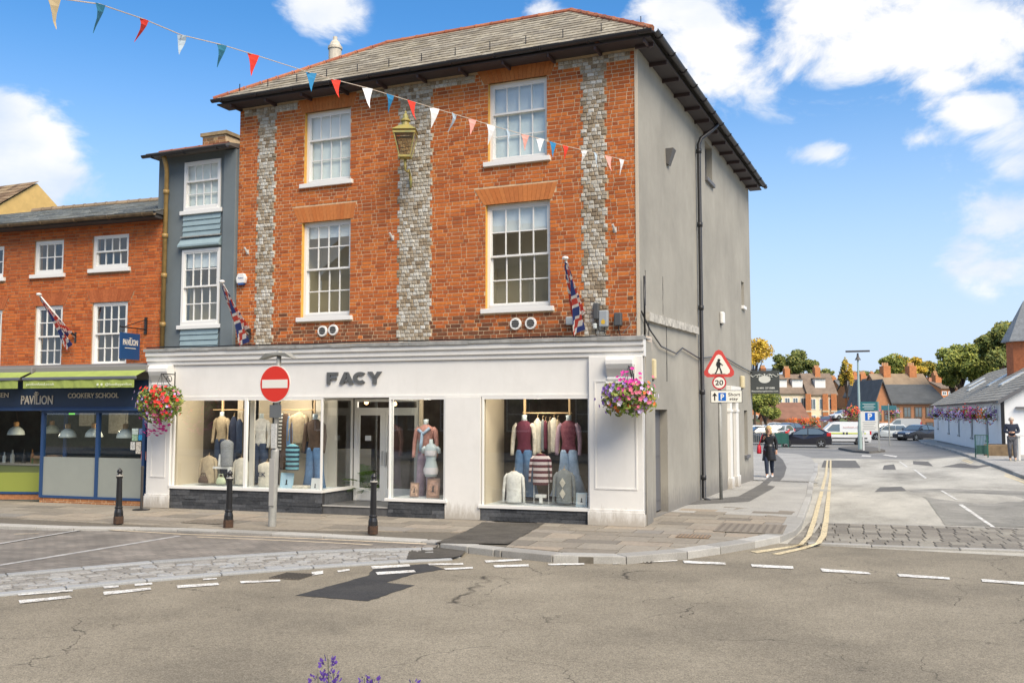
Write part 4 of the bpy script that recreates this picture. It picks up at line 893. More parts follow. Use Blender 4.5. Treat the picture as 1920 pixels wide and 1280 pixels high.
# letters
LG = mat('lettering_grey', (.10, .105, .105), .5)
def letter_mb(ch, w, h, dep, xf):
    m = MB(xf); e = h*.31; P = lambda pts: m.prism([(x*w, z*h) for x, z in pts], -dep, 0, 'y'); k = e/w; q = .27
    if ch == 'F': P([(0, 0), (k, 0), (k, .36), (k, .6), (k, .76), (k, 1), (0, 1)]); P([(k, .76), (1, .76), (1, 1), (k, 1)]); P([(k, .38), (.88, .38), (.88, .6), (k, .6)])
    if ch == 'A': P([(0, 0), (.3, 0), (.58, .8), (.5, 1), (.36, 1)]); P([(1, 0), (.64, 1), (.5, 1), (.5, .72), (.7, 0)]); P([(.3, .17), (.7, .17), (.64, .36), (.36, .36)])
    if ch == 'Y': P([(.36, 0), (.64, 0), (.64, .42), (.36, .42)]); P([(0, 1), (.36, .42), (.64, .42), (.32, 1)]); P([(1, 1), (.68, 1), (.42, .5), (.5, .42), (.64, .42)])
    if ch == 'C':
        n = 14
        for i in range(n):
            a0, a1 = R(48+264*i/n), R(48+264*(i+1)/n); f = lambda a, r: (.5+.5*r*math.cos(a), .5+.5*r*math.sin(a)); P([f(a0, .46), f(a0, 1), f(a1, 1), f(a1, .46)])
    return m
for ch, a, b in zip('FACY', (614, 637, 663, 690), (635, 664, 690, 717)):
    p, q = S(a, 720, .04), S(b, 697, .04); letter_mb(ch, q.x-p.x, .23, .035, SHOP @ Matrix.Translation((p.x, .038, 2.49))).build('letter', LG, fas)
# ---- interior of the shop
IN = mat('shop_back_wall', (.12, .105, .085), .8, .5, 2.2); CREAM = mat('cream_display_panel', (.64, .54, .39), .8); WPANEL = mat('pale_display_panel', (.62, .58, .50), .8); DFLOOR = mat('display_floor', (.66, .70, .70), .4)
g = MB(SHOP)
a, b, d0, d1, z0, z1 = -9.76, -.93, .1, 5.5, .02, FB+.1
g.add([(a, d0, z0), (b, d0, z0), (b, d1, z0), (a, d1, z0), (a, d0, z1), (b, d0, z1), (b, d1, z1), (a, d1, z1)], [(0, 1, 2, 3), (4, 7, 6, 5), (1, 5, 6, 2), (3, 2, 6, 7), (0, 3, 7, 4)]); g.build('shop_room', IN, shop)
g = MB(SHOP); g.box(-9.75, -7.3, .08, .95, .2, .456); g.add([(-7.3, .08, .45), (-6.28, .08, .45), (dl-.1, .95, .45), (-7.3, .95, .45)], [(0, 1, 2, 3)]); g.box(-4.7, -3.6, .08, .9, .2, .345); g.box(-2.95, -.93, .08, 1.0, .15, .28); g.build('display_floor', DFLOOR, shop)
def panel(px0, px1, pyt, pyb, d, m, th=.04):
    p, q = S(px0, pyb, d), S(px1, pyt, d); g = MB(SHOP); g.box(p.x, q.x, d, d+th, p.z, q.z); g.build('display_panel', m, shop)
g = MB(SHOP); g.box(-9.74, -9.70, .1, .95, .456, FB-.05); g.box(-2.94, -2.90, .1, 1.1, .28, FB-.05); g.build('display_panel', CREAM, shop)
panel(466, 478, 738, 915, .35, WPANEL); panel(482, 510, 738, 930, .95, CREAM); panel(523, 585, 738, 930, 1.0, CREAM); panel(590, 632, 750, 918, .8, WPANEL); panel(444, 456, 750, 850, 1.0, CREAM); panel(785, 793, 738, 930, 1.0, CREAM)
g = MB(SHOP); p, q = S(634, 915, 1.9), S(668, 842, 1.9); g.box(p.x, q.x+.2, 1.7, 2.2, .05, q.z); g.build('shop_counter', mat('counter_grey', (.38, .37, .34), .6), shop)
for s_, d_, pw in ((-8.9, .35, 15), (-7.2, .35, 17), (-5.5, 2.4, 22), (-4.2, .35, 11), (-2.0, .35, 18)):
    l = bpy.data.lights.new('shop_spot', 'POINT'); l.energy = pw; l.color = (1, .89, .74); l.shadow_soft_size = .08; o = bpy.data.objects.new('shop_spot_light', l); COL.objects.link(o); o.location = SHOP @ Vector((s_, d_, FB-.12))
# ---- garments and figures on display
def stripe_mat(name, c1, c2, freq, rough=.9):
    if name in MATS: return MATS[name]
    m = bpy.data.materials.new(name); m.use_nodes = True; MATS[name] = m; nt = m.node_tree; b = nt.nodes['Principled BSDF']; b.inputs['Roughness'].default_value = rough; L = nt.links
    geo = nt.nodes.new('ShaderNodeNewGeometry'); sx = nt.nodes.new('ShaderNodeSeparateXYZ'); L.new(geo.outputs['Position'], sx.inputs[0])
    mu = nt.nodes.new('ShaderNodeMath'); mu.operation = 'MULTIPLY'; L.new(sx.outputs[2], mu.inputs[0]); mu.inputs[1].default_value = freq
    fr = nt.nodes.new('ShaderNodeMath'); fr.operation = 'FRACT'; L.new(mu.outputs[0], fr.inputs[0]); gt = nt.nodes.new('ShaderNodeMath'); gt.operation = 'GREATER_THAN'; L.new(fr.outputs[0], gt.inputs[0]); gt.inputs[1].default_value = .5
    mx = nt.nodes.new('ShaderNodeMixRGB'); L.new(gt.outputs[0], mx.inputs[0]); mx.inputs[1].default_value = (*c1, 1); mx.inputs[2].default_value = (*c2, 1); L.new(mx.outputs[0], b.inputs['Base Color']); return m
fab = lambda n, c: mat('cloth_'+n, c, .9, .18, 14, bump=.4, bscale=25)
DENIM = fab('denim', (.10, .19, .33)); DENIM2 = fab('dark_denim', (.035, .055, .10)); CREAMC = fab('cream', (.66, .60, .48)); BEIGE = fab('beige', (.42, .33, .21)); BROWN = fab('brown', (.09, .055, .035)); WINE = fab('wine', (.13, .025, .045)); WHITEC = fab('white', (.72, .70, .64)); GREYC = fab('grey', (.22, .235, .23)); PINK = fab('pink', (.55, .28, .23)); LILAC = fab('lilac', (.40, .30, .36)); SKIN_M = mat('mannequin_white', (.55, .62, .62), .4); PALEB = fab('pale_blue', (.36, .47, .60)); NAVYC = fab('navy', (.02, .03, .06)); FLECK = mat('cloth_grey_fleck', (.12, .125, .13), .9, 0, 90, col2=(.42, .43, .44)); WOOD = mat('pale_wood', (.55, .38, .2), .6)
def top_mb(w, h, d=.11, sleeves=True, xf=None, sl=.95, hang=False):
    """jumper or coat hung from the shoulders: body loft plus two sleeves; origin at the hem centre"""
    mb = MB(xf); r = w/2
    add_loft(mb, [(0, 0, 0, r*.86, d*.8), (h*.06, 0, 0, r*.92, d*.9), (h*.35, 0, 0, r*.88, d*.95), (h*.7, 0, 0, r*.93, d), (h*.86, 0, 0, r*.97, d*.85), (h*.925, 0, 0, r*.8, d*.7), (h*.97, 0, 0, r*.46, d*.55), (h, 0, 0, r*.33, d*.5)], 16)
    if sleeves:
        for s in (-1, 1): mb.tube([(s*r*.72, 0, h*.9), (s*r*1.0, -.01, h*.8), (s*r*1.16, -.02, h*.45), (s*r*1.22, -.03, h*(1-sl))], [r*.22, r*.23, r*.17, r*.14], 8)
    return mb
def place(px, pyb, d): p = S(px, pyb, d); return p
def item(name, label, cat, px, pyb, pyt, w_px, d, m, sleeves=True, sl=.95, group='clothes in the shop window', hanger=True, dd=.1):
    a, b = S(px, pyb, d), S(px, pyt, d); w = S(px+w_px/2, pyb, d).x-S(px-w_px/2, pyb, d).x
    wp = SHOP @ Vector((a.x, d, a.z)); t = thing(name, label, cat, wp, SA, group)
    top_mb(w, b.z-a.z, dd, sleeves, sl=sl).build('knit_body', m, t, smooth=True)
    if hanger: mb = MB(); h = b.z-a.z; mb.tube([(-w*.3, 0, h*.93), (0, 0, h*1.01), (w*.3, 0, h*.93)], .012, 6); mb.tube([(0, 0, h), (.0, 0, h+.05), (.02, 0, h+.07)], .005, 5); mb.build('hanger', WOOD, t)
    return t, w, b.z-a.z
def mannequin(label, px, pyb, pyt, d, topm, legm, flare=1.3, head=False, wide=1., scarf=None, sleeve=None):
    a, b = S(px, pyb, d), S(px, pyt, d); h = b.z-a.z; k = h/1.5; t = thing('mannequin', label, 'mannequin', SHOP @ Vector((a.x, d, a.z)), SA, 'mannequins in the shop windows')
    mb = MB(); add_loft(mb, [(1.36*k, 0, 0, .06*k, .06*k), (1.45*k, 0, 0, .05*k, .05*k), (1.5*k, 0, 0, .055*k, .05*k), (1.505*k, 0, 0, .02*k, .02*k)], 10); mb.build('neck_block', SKIN_M, t, smooth=True)
    mb = MB(); q_ = wide; add_loft(mb, [(.80*k, 0, 0, .15*k*q_, .105*k), (.88*k, 0, 0, .145*k*q_, .105*k), (1.0*k, 0, 0, .12*k*q_, .09*k), (1.14*k, 0, -.01, .145*k*q_, .115*k), (1.28*k, 0, 0, .165*k*q_, .1*k), (1.34*k, 0, 0, .15*k*q_, .08*k), (1.385*k, 0, 0, .075*k, .06*k), (1.40*k, 0, 0, .06*k, .055*k)], 16); mb.build('top', topm, t, smooth=True)
    for s in (-1, 1): mb = MB(); mb.tube([(s*.13*k*q_, 0, 1.33*k), (s*.18*k*q_, 0, 1.27*k), (s*.215*k*q_, -.01, 1.05*k), (s*.22*k*q_, -.05*k, .82*k), (s*.215*k*q_, -.06*k, .76*k)], [.05*k, .056*k, .043*k, .035*k, .036*k], 9); mb.build('sleeve', sleeve or topm, t, smooth=True)
    mb = MB()
    for s in (-1, 1): add_loft(mb, [(0, s*.12*k*flare, 0, .1*k*flare, .1*k), (.4*k, s*.1*k, 0, .085*k*flare**.5, .085*k), (.62*k, s*.085*k, 0, .095*k, .1*k), (.82*k, s*.06*k, 0, .1*k, .115*k), (.86*k, s*.05*k, 0, .09*k, .1*k)], 12)
    mb.build('jeans', legm, t, smooth=True)
    if scarf: mb = MB(); mb.tube([(-.12*k, -.1*k, 1.3*k), (0, -.13*k, 1.22*k), (.12*k, -.09*k, 1.33*k)], .035*k, 7); mb.tube([(-.02*k, -.13*k, 1.24*k), (-.04*k, -.15*k, 1.0*k), (-.05*k, -.15*k, .88*k)], [.03*k, .035*k, .03*k], 7); mb.build('scarf', scarf, t, smooth=True)
    return t
mannequin('mannequin in brown zip jumper and blue jeans beside the lobby glass', 589, 923, 776, .5, BROWN, DENIM, 1.2)
mannequin('mannequin in cream jumper and dark jeans behind the white upright', 488, 905, 775, .75, WHITEC, DENIM2, .9)
mannequin('mannequin in beige scarf top and dark jeans under the wooden cross', 414, 890, 772, .7, BEIGE, DENIM2, .9)
mannequin('mannequin in wine studded top and wide jeans beside cream panel', 983, 930, 778, .6, WINE, DENIM, 1.3, sleeve=CREAMC)
mannequin('mannequin in wine print top and denim skirt beside the picture', 1067, 930, 778, .6, mat('cloth_wine_print', (.13, .025, .045), .9, 0, 16, col2=(.30, .10, .12)), PALEB, 1.7, sleeve=fab('mauve', (.42, .28, .32)))
mannequin('mannequin in pink coat with pale blue scarf behind torso form', 798, 930, 786, .62, PINK, LILAC, 1.1, wide=1.1, scarf=PALEB)
# torso form in white underwear
a = S(808, 893, .3); b = S(808, 823, .3); k = (b.z-a.z)/.9; t = thing('torso_form', 'pale mannequin torso wearing white underwear in the window', 'mannequin', SHOP @ Vector((a.x, .3, a.z)), SA)
mb = MB(); add_loft(mb, [(.0, 0, 0, .15*k, .1*k), (.14*k, 0, 0, .185*k, .12*k), (.25*k, 0, 0, .17*k, .11*k), (.4*k, 0, 0, .125*k, .09*k), (.55*k, 0, 0, .15*k, .11*k), (.68*k, 0, 0, .175*k, .1*k), (.76*k, 0, 0, .12*k, .07*k), (.8*k, 0, 0, .05*k, .05*k), (.9*k, 0, 0, .045*k, .045*k)], 16)
for s in (-1, 1): mb.tube([(s*.15*k, 0, .7*k), (s*.2*k, 0, .66*k), (s*.22*k, 0, .56*k)], [.05*k, .055*k, .045*k], 8)
mb.build('torso', SKIN_M, t, smooth=True); mb = MB(); add_loft(mb, [(.5*k, 0, -.012, .15*k, .115*k), (.56*k, 0, -.015, .16*k, .125*k), (.63*k, 0, -.012, .165*k, .115*k)], 16, False); add_loft(mb, [(.06*k, 0, -.005, .175*k, .118*k), (.15*k, 0, -.005, .192*k, .128*k), (.22*k, 0, -.005, .182*k, .122*k)], 16, False); mb.build('underwear', mat('white_lace', (.75, .7, .7), .8), t, smooth=True)
item('knitted_vest', 'teal and navy striped knitted vest hanging on a wooden hanger', 'vest', 548, 881, 832, 26, .3, stripe_mat('teal_stripes', (.18, .42, .48), (.015, .03, .05), 11), False)
item('striped_jumper', 'wine and white striped jumper on a hanger before the rail', 'jumper', 1014, 909, 850, 33, .35, stripe_mat('wine_stripes', (.10, .015, .025), (.66, .55, .52), 9.5), True, .9)
item('white_jumper', 'plain white jumper standing on the window floor', 'jumper', 964, 941, 883, 32, .3, WHITEC, True, 1.0)
t, w_, h_ = item('argyle_jumper', 'grey jumper with cream argyle diamonds on the window floor', 'jumper', 1058, 943, 880, 33, .3, GREYC, True, 1.0)
mb = MB()
for zc in (.3, .62): mb.add([(0, -.112, h_*(zc-.15)), (w_*.17, -.112, h_*zc), (0, -.112, h_*(zc+.15)), (-w_*.17, -.112, h_*zc)], [(0, 1, 2, 3)])
mb.build('argyle_diamond', CREAMC, t)
t, w_, h_ = item('grey_jumper', 'grey flecked jumper hanging above the white table', 'jumper', 425, 874, 824, 24, .35, FLECK, False)
item('beige_cardigan', 'beige cardigan standing on the floor beside white table', 'cardigan', 391, 905, 854, 26, .35, BEIGE, True, 1.0)
item('beige_jumper', 'pale beige jumper half hidden by the white upright', 'jumper', 452, 908, 858, 24, .4, CREAMC, True, 1.0)
t, w_, h_ = item('slogan_sweatshirt', 'cream sweatshirt with dark block letters beside sign pole', 'sweatshirt', 500, 912, 866, 34, .35, CREAMC, False)
p = S(490, 890, .35); text_mb('EK', .17, .085, .004, .01, Matrix.Translation((-.13, -.104, h_*.42))).build('slogan', NAVYC, t)
for px, pyt, pyb, w, m, l in ((534, 775, 880, 22, BROWN, 'brown coat'), (541, 780, 862, 14, DENIM, 'blue jeans'), (560, 773, 832, 30, BEIGE, 'beige shirt jacket'), (574, 790, 850, 10, DENIM2, 'dark denim skirt'), (526, 775, 845, 16, stripe_mat('mono_stripes', (.02, .02, .02), (.6, .58, .52), 14), 'black and white striped top'),
                            (1008, 784, 850, 14, CREAMC, 'cream cardigan'), (1018, 786, 846, 8, GREYC, 'grey top'), (1023, 788, 842, 8, WINE, 'wine shirt'), (1031, 788, 850, 8, fab('taupe', (.28, .24, .19)), 'taupe knit'), (1039, 783, 848, 16, CREAMC, 'ivory jacket'), (1046, 786, 850, 10, BEIGE, 'tan coat'), (437, 780, 868, 14, NAVYC, 'navy jacket'), (448, 785, 850, 12, DENIM2, 'dark denim jacket')):
    item('hanging_garment', l+' on a hanger on the display rail', 'garment', px, pyb, pyt, w, .62, m, w > 12, .9, dd=.05)
def rail(px0, px1, py, d, posts, label):
    a, b = S(px0, py, d), S(px1, py, d); t = thing('clothes_rail', label, 'clothes rail', SHOP @ Vector((a.x, d, a.z)), SA); mb = MB(); mb.tube([(0, 0, 0), (b.x-a.x, 0, 0)], .012, 8); mb.build('bar', WOOD, t)
    for x in posts: p = S(x, py, d); mb = MB(); mb.box(p.x-a.x-.018, p.x-a.x+.018, -.02, .02, -.06, .28); mb.box(p.x-a.x-.01, p.x-a.x+.01, -.01, .01, -1.6, -.06); mb.build('post', WOOD, t)
rail(523, 592, 768, .66, (590,), 'slim clothes rail with wooden post above the brown coat'); rail(980, 1072, 774, .68, (984, 1068), 'clothes rail with two wooden posts in the corner window'); rail(400, 462, 768, .74, (418,), 'wooden cross rail above the grey jumper')
def framed(px, pyb, pyt, w, d, label, m, inner=None):
    a, b = S(px, pyb, d), S(px, pyt, d); ww = S(px+w, pyb, d).x-a.x; t = thing('picture_frame', label, 'picture', SHOP @ Vector((a.x, d, a.z)), SA); mb = MB(Matrix.Rotation(R(-8), 4, 'X')); mb.box(-ww/2, ww/2, 0, .02, 0, b.z-a.z); mb.build('frame', m, t)
    h = b.z-a.z; mb = MB(Matrix.Rotation(R(-8), 4, 'X')); mb.box(-ww*.38, ww*.38, -.004, .0, h*.1, h*.9); mb.build('print', inner or mat('paper', (.7, .7, .68)), t)
    mb = MB(Matrix.Rotation(R(-8), 4, 'X')); mb.box(-ww*.05, ww*.05, -.007, -.004, h*.35, h*.6); mb.box(-ww*.1, ww*.1, -.007, -.004, h*.3, h*.35); mb.build('motif', mat('ink', (.03, .03, .03)), t)
framed(1090, 949, 923, 21, .25, 'pale blue framed picture beside the argyle jumper', mat('pale_blue_frame', (.5, .62, .66), .5))
framed(414, 872, 851, 11, .3, 'white framed picture standing on the white table', WHITEP); framed(590, 922, 896, 16, .2, 'white show card leaning at the feet in jeans', WHITEP); framed(536, 918, 886, 24, .3, 'pale blue poster with folded jeans print', mat('poster_blue', (.38, .58, .66)), mat('poster_blue2', (.45, .62, .7)))
framed(776, 931, 904, 16, .2, 'small boxed shoe picture on the display floor', mat('card_dark', (.3, .2, .15)), mat('shoe_print', (.5, .32, .22), .7, .6, 18)); framed(811, 933, 896, 24, .22, 'brown lingerie picture leaning before the torso form', mat('brown_card', (.32, .2, .14)), mat('lingerie_print', (.45, .26, .18), .7, .5, 14))
# white table, bag, shoes, folded jeans
a = S(399, 904, .45); b = S(440, 874, .45); t = thing('display_table', 'small white table under the grey jumper', 'table', SHOP @ Vector((a.x, .45, a.z)), SA); wd = b.x-a.x; ht = b.z-a.z
mb = MB(); mb.box(0, wd, -.15, .15, ht-.045, ht); mb.build('table_top', WHITEP, t)
for x in (0, wd-.06):
    for y in (-.15, .09): mb = MB(); mb.box(x, x+.06, y, y+.06, 0, ht-.045); mb.build('leg', WHITEP, t)
for px, py, m, l in ((381, 905, BROWN, 'small brown handbag beside the beige cardigan'), (414, 907, mat('pale_green_leather', (.5, .55, .36), .5), 'pale green handbag under the white table')):
    a = S(px, py, .25); t = thing('handbag', l, 'handbag', SHOP @ Vector((a.x, .25, a.z)), SA); mb = MB(); add_loft(mb, [(0, 0, 0, .11, .05), (.05, 0, 0, .12, .055), (.12, 0, 0, .09, .035), (.14, 0, 0, .05, .02)], 12); mb.build('bag_body', m, t, smooth=True); mb = MB(); mb.tube([(-.06, 0, .12), (-.04, 0, .2), (.04, 0, .2), (.06, 0, .12)], .008, 6); mb.build('handle', m, t)
a = S(565, 921, .3); t = thing('folded_clothes', 'folded cream jumper on folded jeans on the window floor', 'clothes', SHOP @ Vector((a.x, .3, a.z)), SA)
for z0, z1, m in ((0, .05, DENIM), (.05, .12, CREAMC)): mb = MB(); mb.box(-.16, .16, -.1, .1, z0+.001, z1); mb.build('folded_layer', m, t, bevel=.02)
a = S(1015, 943, .35); t = thing('display_stand', 'clear stand with white bow before striped jumper', 'stand', SHOP @ Vector((a.x, .35, a.z)), SA); mb = MB()
for x in (-.14, .14): mb.tube([(x, 0, 0), (x, 0, .42)], .006, 5)
mb.tube([(-.14, 0, .42), (.14, 0, .42)], .006, 5); mb.build('wire', WHITEP, t); mb = MB(); mb.box(-.1, .1, -.05, .02, .1, .16); mb.box(-.03, .03, -.05, .02, .001, .1); mb.build('pedestal', WHITEC, t, bevel=.01)
# potted palm inside the door
a = S(692, 930, 1.5); t = thing('potted_palm', 'green potted palm behind the fixed glass by the door', 'plant', SHOP @ Vector((a.x, 1.5, .03)), SA); mb = MB(); mb.lathe([(.14, 0), (.19, .3), (.2, .32)], 14); mb.build('pot', mat('pot_dark', (.03, .03, .03)), t)
mb = MB(); PALM = mat('palm_leaf', (.09, .17, .03), .5, .3, 8)
for i in range(26):
    an = random.random()*6.28; el = random.uniform(.3, 1.3); L_ = random.uniform(.5, .9); st0 = Vector((0, 0, .32)); dv_ = Vector((math.cos(an)*math.cos(el), math.sin(an)*math.cos(el), math.sin(el)))
    pts = [st0+dv_*L_*u+Vector((0, 0, -.35*u*u*L_)) for u in (0, .35, .7, 1)]
    mb.tube(pts, .006, 4)
    for u in [x*.06+.3 for x in range(12)]:
        q = st0+dv_*L_*u+Vector((0, 0, -.35*u*u*L_)); sd = dv_.cross(Vector((0, 0, 1))).normalized()
        for s in (-1, 1): e_ = q+sd*s*.16+dv_*.08-Vector((0, 0, .06)); mb.add([q, e_, q+dv_*.025], [(0, 1, 2)])
mb.build('fronds', PALM, t)
# lamps glowing behind the transom
for px, py, lab in ((687, 754, 'small warm lamp glowing above the fixed door glass'), (765, 745, 'warm lamp glowing high behind the torso window'), (740, 757, 'warm lamp glowing above the opening door leaf')):
    a = S(px, py, 2.6); t = thing('pendant_bulb', lab, 'lamp', SHOP @ Vector((a.x, 2.6, a.z)), SA, 'lamps inside the shop'); mb = MB(); mb.lathe([(.01, -.05), (.04, -.03), (.05, 0), (.03, .04), (.012, .06)], 12); mb.build('bulb', emit_mat('warm_bulb', (1, .55, .2), 6), t, smooth=True); mb = MB(); mb.tube([(0, 0, .06), (0, 0, max(.1, FB+.08-a.z))], .006, 5); mb.build('flex', BLACKM, t)
# ------------------------------------------------------------------ narrow grey house between the brick ones
random.seed(11)
gh = thing('grey_house', 'narrow grey rendered infill house with pale blue weatherboards', 'house', (-14.8, 16.5, 0), world_mode=True)
SLG = mat('slate_grey_render', srgb(105, 114, 117), .8, .08, 1.5, bump=.15); BOARD = mat('pale_blue_board', srgb(140, 160, 165), .6, .08, 3)
GU, GL = (-15.13, -14.11, 6.44, 7.55), (-15.14, -14.07, 3.87, 5.56)
wall_sheet(gh, FX, -15.9, -13.621, 3.2, 7.72, [GU, GL], SLG)
g = MB(FX); g.box(-13.98, -13.64, -.08, 0, 3.3, 7.7); g.build('corner_pier', SLG, gh, bevel=.01)
sash(gh, FX, *GU, 4, 1, 2, sky_curtain=True, depth=-.03, split=.6); sash(gh, FX, *GL, 4, 2, 2, blind=.22, depth=-.03)
for z0, z1, n in ((5.85, 6.35, 4), (3.3, 3.78, 4)):
    for i in range(n):
        h = (z1-z0)/n; g = MB(FX); g.add([(-15.14, -.01, z0+h*i), (-14.08, -.01, z0+h*i), (-14.08, -.035, z0+h*i), (-15.14, -.035, z0+h*i), (-15.14, -.012, z0+h*(i+1)), (-14.08, -.012, z0+h*(i+1))], [(3, 2, 5, 4), (0, 1, 2, 3)]); g.build('weatherboard', BOARD, gh)
g = MB(FX); g.prism([(-.0, 5.82), (-.12, 5.66), (-.12, 5.62), (0, 5.6)], -15.2, -14.05, ax='x'); g.build('hood', BOARD, gh); g = MB(FX); g.box(-15.18, -14.06, -.06, 0, 5.835, 5.86); g.build('hood_flashing', LEAD, gh)
g = MB(FX); g.prism([(-.3, 7.72), (-.3, 7.78), (3, 8.3), (3, 7.72)], -16.02, -13.63, ax='x'); rf = g.build('roof', mat('felt_roof', (.12, .11, .1), .9), gh)
gutter(gh, (-16.05, 16.14, 7.72), (-13.66, 16.14, 7.72)); ridge(rf, (-16.0, 16.6, 7.9), (-14.0, 16.6, 7.9), .05, REDTILE)
cp = at_y(417, 270, 17.6); g = MB(); ch = thing
c_ = MB(); c_.box(cp.x-.33, cp.x+.36, 17.3, 17.9, 7.5, cp.z+.12); cst = c_.build('chimney', MORTAR, gh)
CHB = frame(0, 17.3, 0); brickwork(cst, CHB, 0, cp.x-.33, cp.x+.36, 7.9, cp.z+.14, lambda z: [], piece_mat('mossy_brick', [(0, (.2, .12, .06)), (.5, (.36, .16, .07)), (1, (.42, .3, .14))]), nmax=60)
g = MB(); g.box(cp.x-.37, cp.x+.4, 17.26, 17.94, cp.z+.12, cp.z+.2); g.build('chimney_cap', mat('mossy_cap', (.3, .22, .12), .9, .3, 9), cst)
GOLDP = mat('brown_painted_pipe', (.30, .19, .06), .5, .25, 5)
dp = at_y(311, 320, 16.35); downpipe(gh, [(dp.x+.06, 16.2, 7.7), (dp.x+.05, 16.3, 7.5), (dp.x, 16.38, 7.35), (dp.x, 16.38, 3.2)], GOLDP, .05, [(dp.x, 16.38, z) for z in (6.9, 5.9, 5.0, 3.9)])
# ------------------------------------------------------------------ brick house with the restaurant
PX = frame(-15.6, 15.3, 0, SA)
def PV(px, py, d=0.):
    inv = PX.inverted(); e = inv @ EYE; r = inv.to_3x3() @ ray(px, py); t = (d-e.y)/r.y; return e+r*t
ph = thing('brick_house', 'two-storey orange brick house with navy restaurant shopfront and slate roof', 'house', (-18, 15.3, 0), world_mode=True)
DB = 1.12; BX = PX @ Matrix.Translation((0, DB, 0)); SE = PV(306, 500, DB).x
def pwin(x0, x1, yt, yb, c, r1, r2):
    a, b = PV(x0, (yt+yb)/2, DB).x, PV(x1, (yt+yb)/2, DB).x; m = (x0+x1)/2; return (a, b, PV(m, yb, DB).z, PV(m, yt, DB).z, c, r1, r2)
PW = [pwin(65, 119, 451, 514, 3, 0, 2), pwin(174, 241, 439, 503, 4, 1, 1), pwin(65, 116, 573, 690, 3, 2, 2), pwin(172, 238, 566, 686, 4, 2, 2), pwin(-48, 7, 463, 522, 3, 0, 2), pwin(-52, 2, 582, 694, 3, 2, 2)]
PL = [(a-.05, b+.05, d, a-.2, b+.2, d+.3) for a, b, c, d, *_ in PW if d < 5]
def blockedB(z):
    b = [(w[0], w[1]) for w in PW if w[2]-.02 < z < w[3]] + [(w[0]-.08, w[1]+.08) for w in PW if w[2]-.1 < z < w[2]]
    for xb0, xb1, zb, xt0, xt1, zt in PL:
        if zb < z < zt: t = (z-zb)/(zt-zb); b.append((xb0+(xt0-xb0)*t-.004, xb1+(xt1-xb1)*t+.004))
    return b
E0 = PV(300, 398, DB-.35).z; RZ_ = PV(303, 377, DB+3.1).z
pw = wall_sheet(ph, BX, -13, SE, 2.6, E0, [(w[0], w[1], w[2]-.001, w[3]) for w in PW], mat('brown_mortar', (.36, .22, .12), .95, .2, 15))
brickwork(pw, BX, SA, -13, SE, 2.72, E0, blockedB, BRICK2, course=.0752)
for l in PL: voussoirs(pw, BX, SA, *l, 15, piece_mat('brown_red_arch', [(0, (.34, .09, .03)), (1, (.44, .13, .045))]))
for w in PW: sash(ph, BX, w[0], w[1], w[2], w[3], w[4], max(1, w[5]), w[6], depth=.03, sky_curtain=w[0] == -.94, single=w[5] == 0, room=mat('room_dim', (.16, .17, .17), .9))
g = MB(BX); g.add([(SE, 0, 2.6), (SE, 6, 2.6), (SE, 6, E0), (SE, 0, E0)], [(0, 1, 2, 3)]); g.build('end_wall', mat('sunlit_end_wall', (.62, .40, .12), .9, .1, 3), ph)  # ochre stands for warm low sun on this end face, put into its colour
g = MB(BX); prf = [(-.32, E0), (-.32, E0+.03), (3.1, RZ_), (6.4, E0), (6.4, E0-.02)]; g.prism(prf, -13, SE+.03, ax='x'); prf_o = g.build('roof', mat('roof_underlay2', (.08, .08, .08), .9), ph)
bq = [BX @ Vector(p) for p in ((-13, -.34, E0+.035), (SE+.04, -.34, E0+.035), (SE+.04, 3.1, RZ_+.012), (-13, 3.1, RZ_+.012))]
roof_courses(prf_o, bq, 14, .28, SLATE2, 300, lift=.014)
ridge(prf_o, BX @ Vector((-7., 3.1, RZ_+.02)), BX @ Vector((SE, 3.1, RZ_+.02)), .09, piece_mat('dull_ridge_tile', [(0, (.2, .15, .1)), (1, (.3, .22, .14))]))
gutter(ph, BX @ Vector((-13, -.4, E0)), BX @ Vector((SE+.05, -.4, E0)), m=mat('mossy_gutter', (.14, .10, .055), .7, .4, 8)); g = MB(BX); g.box(-13, SE, -.32, .0, E0-.09, E0-.02); g.build('eaves_board', mat('eaves_dark', (.05, .045, .045), .7), ph)
# restaurant shopfront
NAVY = mat('navy_paint', (.012, .035, .085), .45, .1, 3); NAVY2 = mat('navy_frame', (.02, .06, .16), .45)
fL, fR = -11., .7; fz0, fz1 = 2.03, 2.62
g = MB(PX); g.box(fL, fR, -.02, .1, fz0, fz1); pf = g.build('fascia', NAVY, ph); g = MB(PX); g.box(fL, fR, -.06, .1, fz0-.05, fz0); g.box(fL, fR, -.045, -.02, fz0+.001, fz0+.03); g.build('fascia_moulding', NAVY2, pf, bevel=.005)
g = MB(PX); g.box(fL, fR+.05, -.06, DB+.05, 2.9, 2.98); g.box(fL, fR+.05, .0, .14, 2.62, 2.9); g.build('shop_cornice', mat('awning_grey', (.22, .21, .2), .6), ph)
CRM = mat('sign_cream', (.72, .66, .55), .5)
def pav_text(body, px0, px1, pyb, pyt, bold=.0, d=-.02):
    a, b = PV(px0, pyb, d), PV(px1, pyt, d); m = text_mb(body, b.x-a.x, b.z-a.z, .015, bold, PX @ Matrix.Translation((a.x, d-.001, a.z))); return m
pav_text('COOKERY SCHOOL', 128, 223, 746, 736, .006).build('lettering', CRM, pf); pav_text('SEN', -4, 17, 745, 736, .006).build('lettering', CRM, pf); pav_text('PAVILION', 40, 100, 758, 741, .012).build('lettering', CRM, pf)
a = PV(69, 741, -.02); g = MB(PX)
for i, (w, z) in enumerate(((.1, .0), (.13, .03), (.08, .06))): g.box(a.x-w/2, a.x+w/2, -.035, -.022, a.z+z+.002, a.z+z+.018)
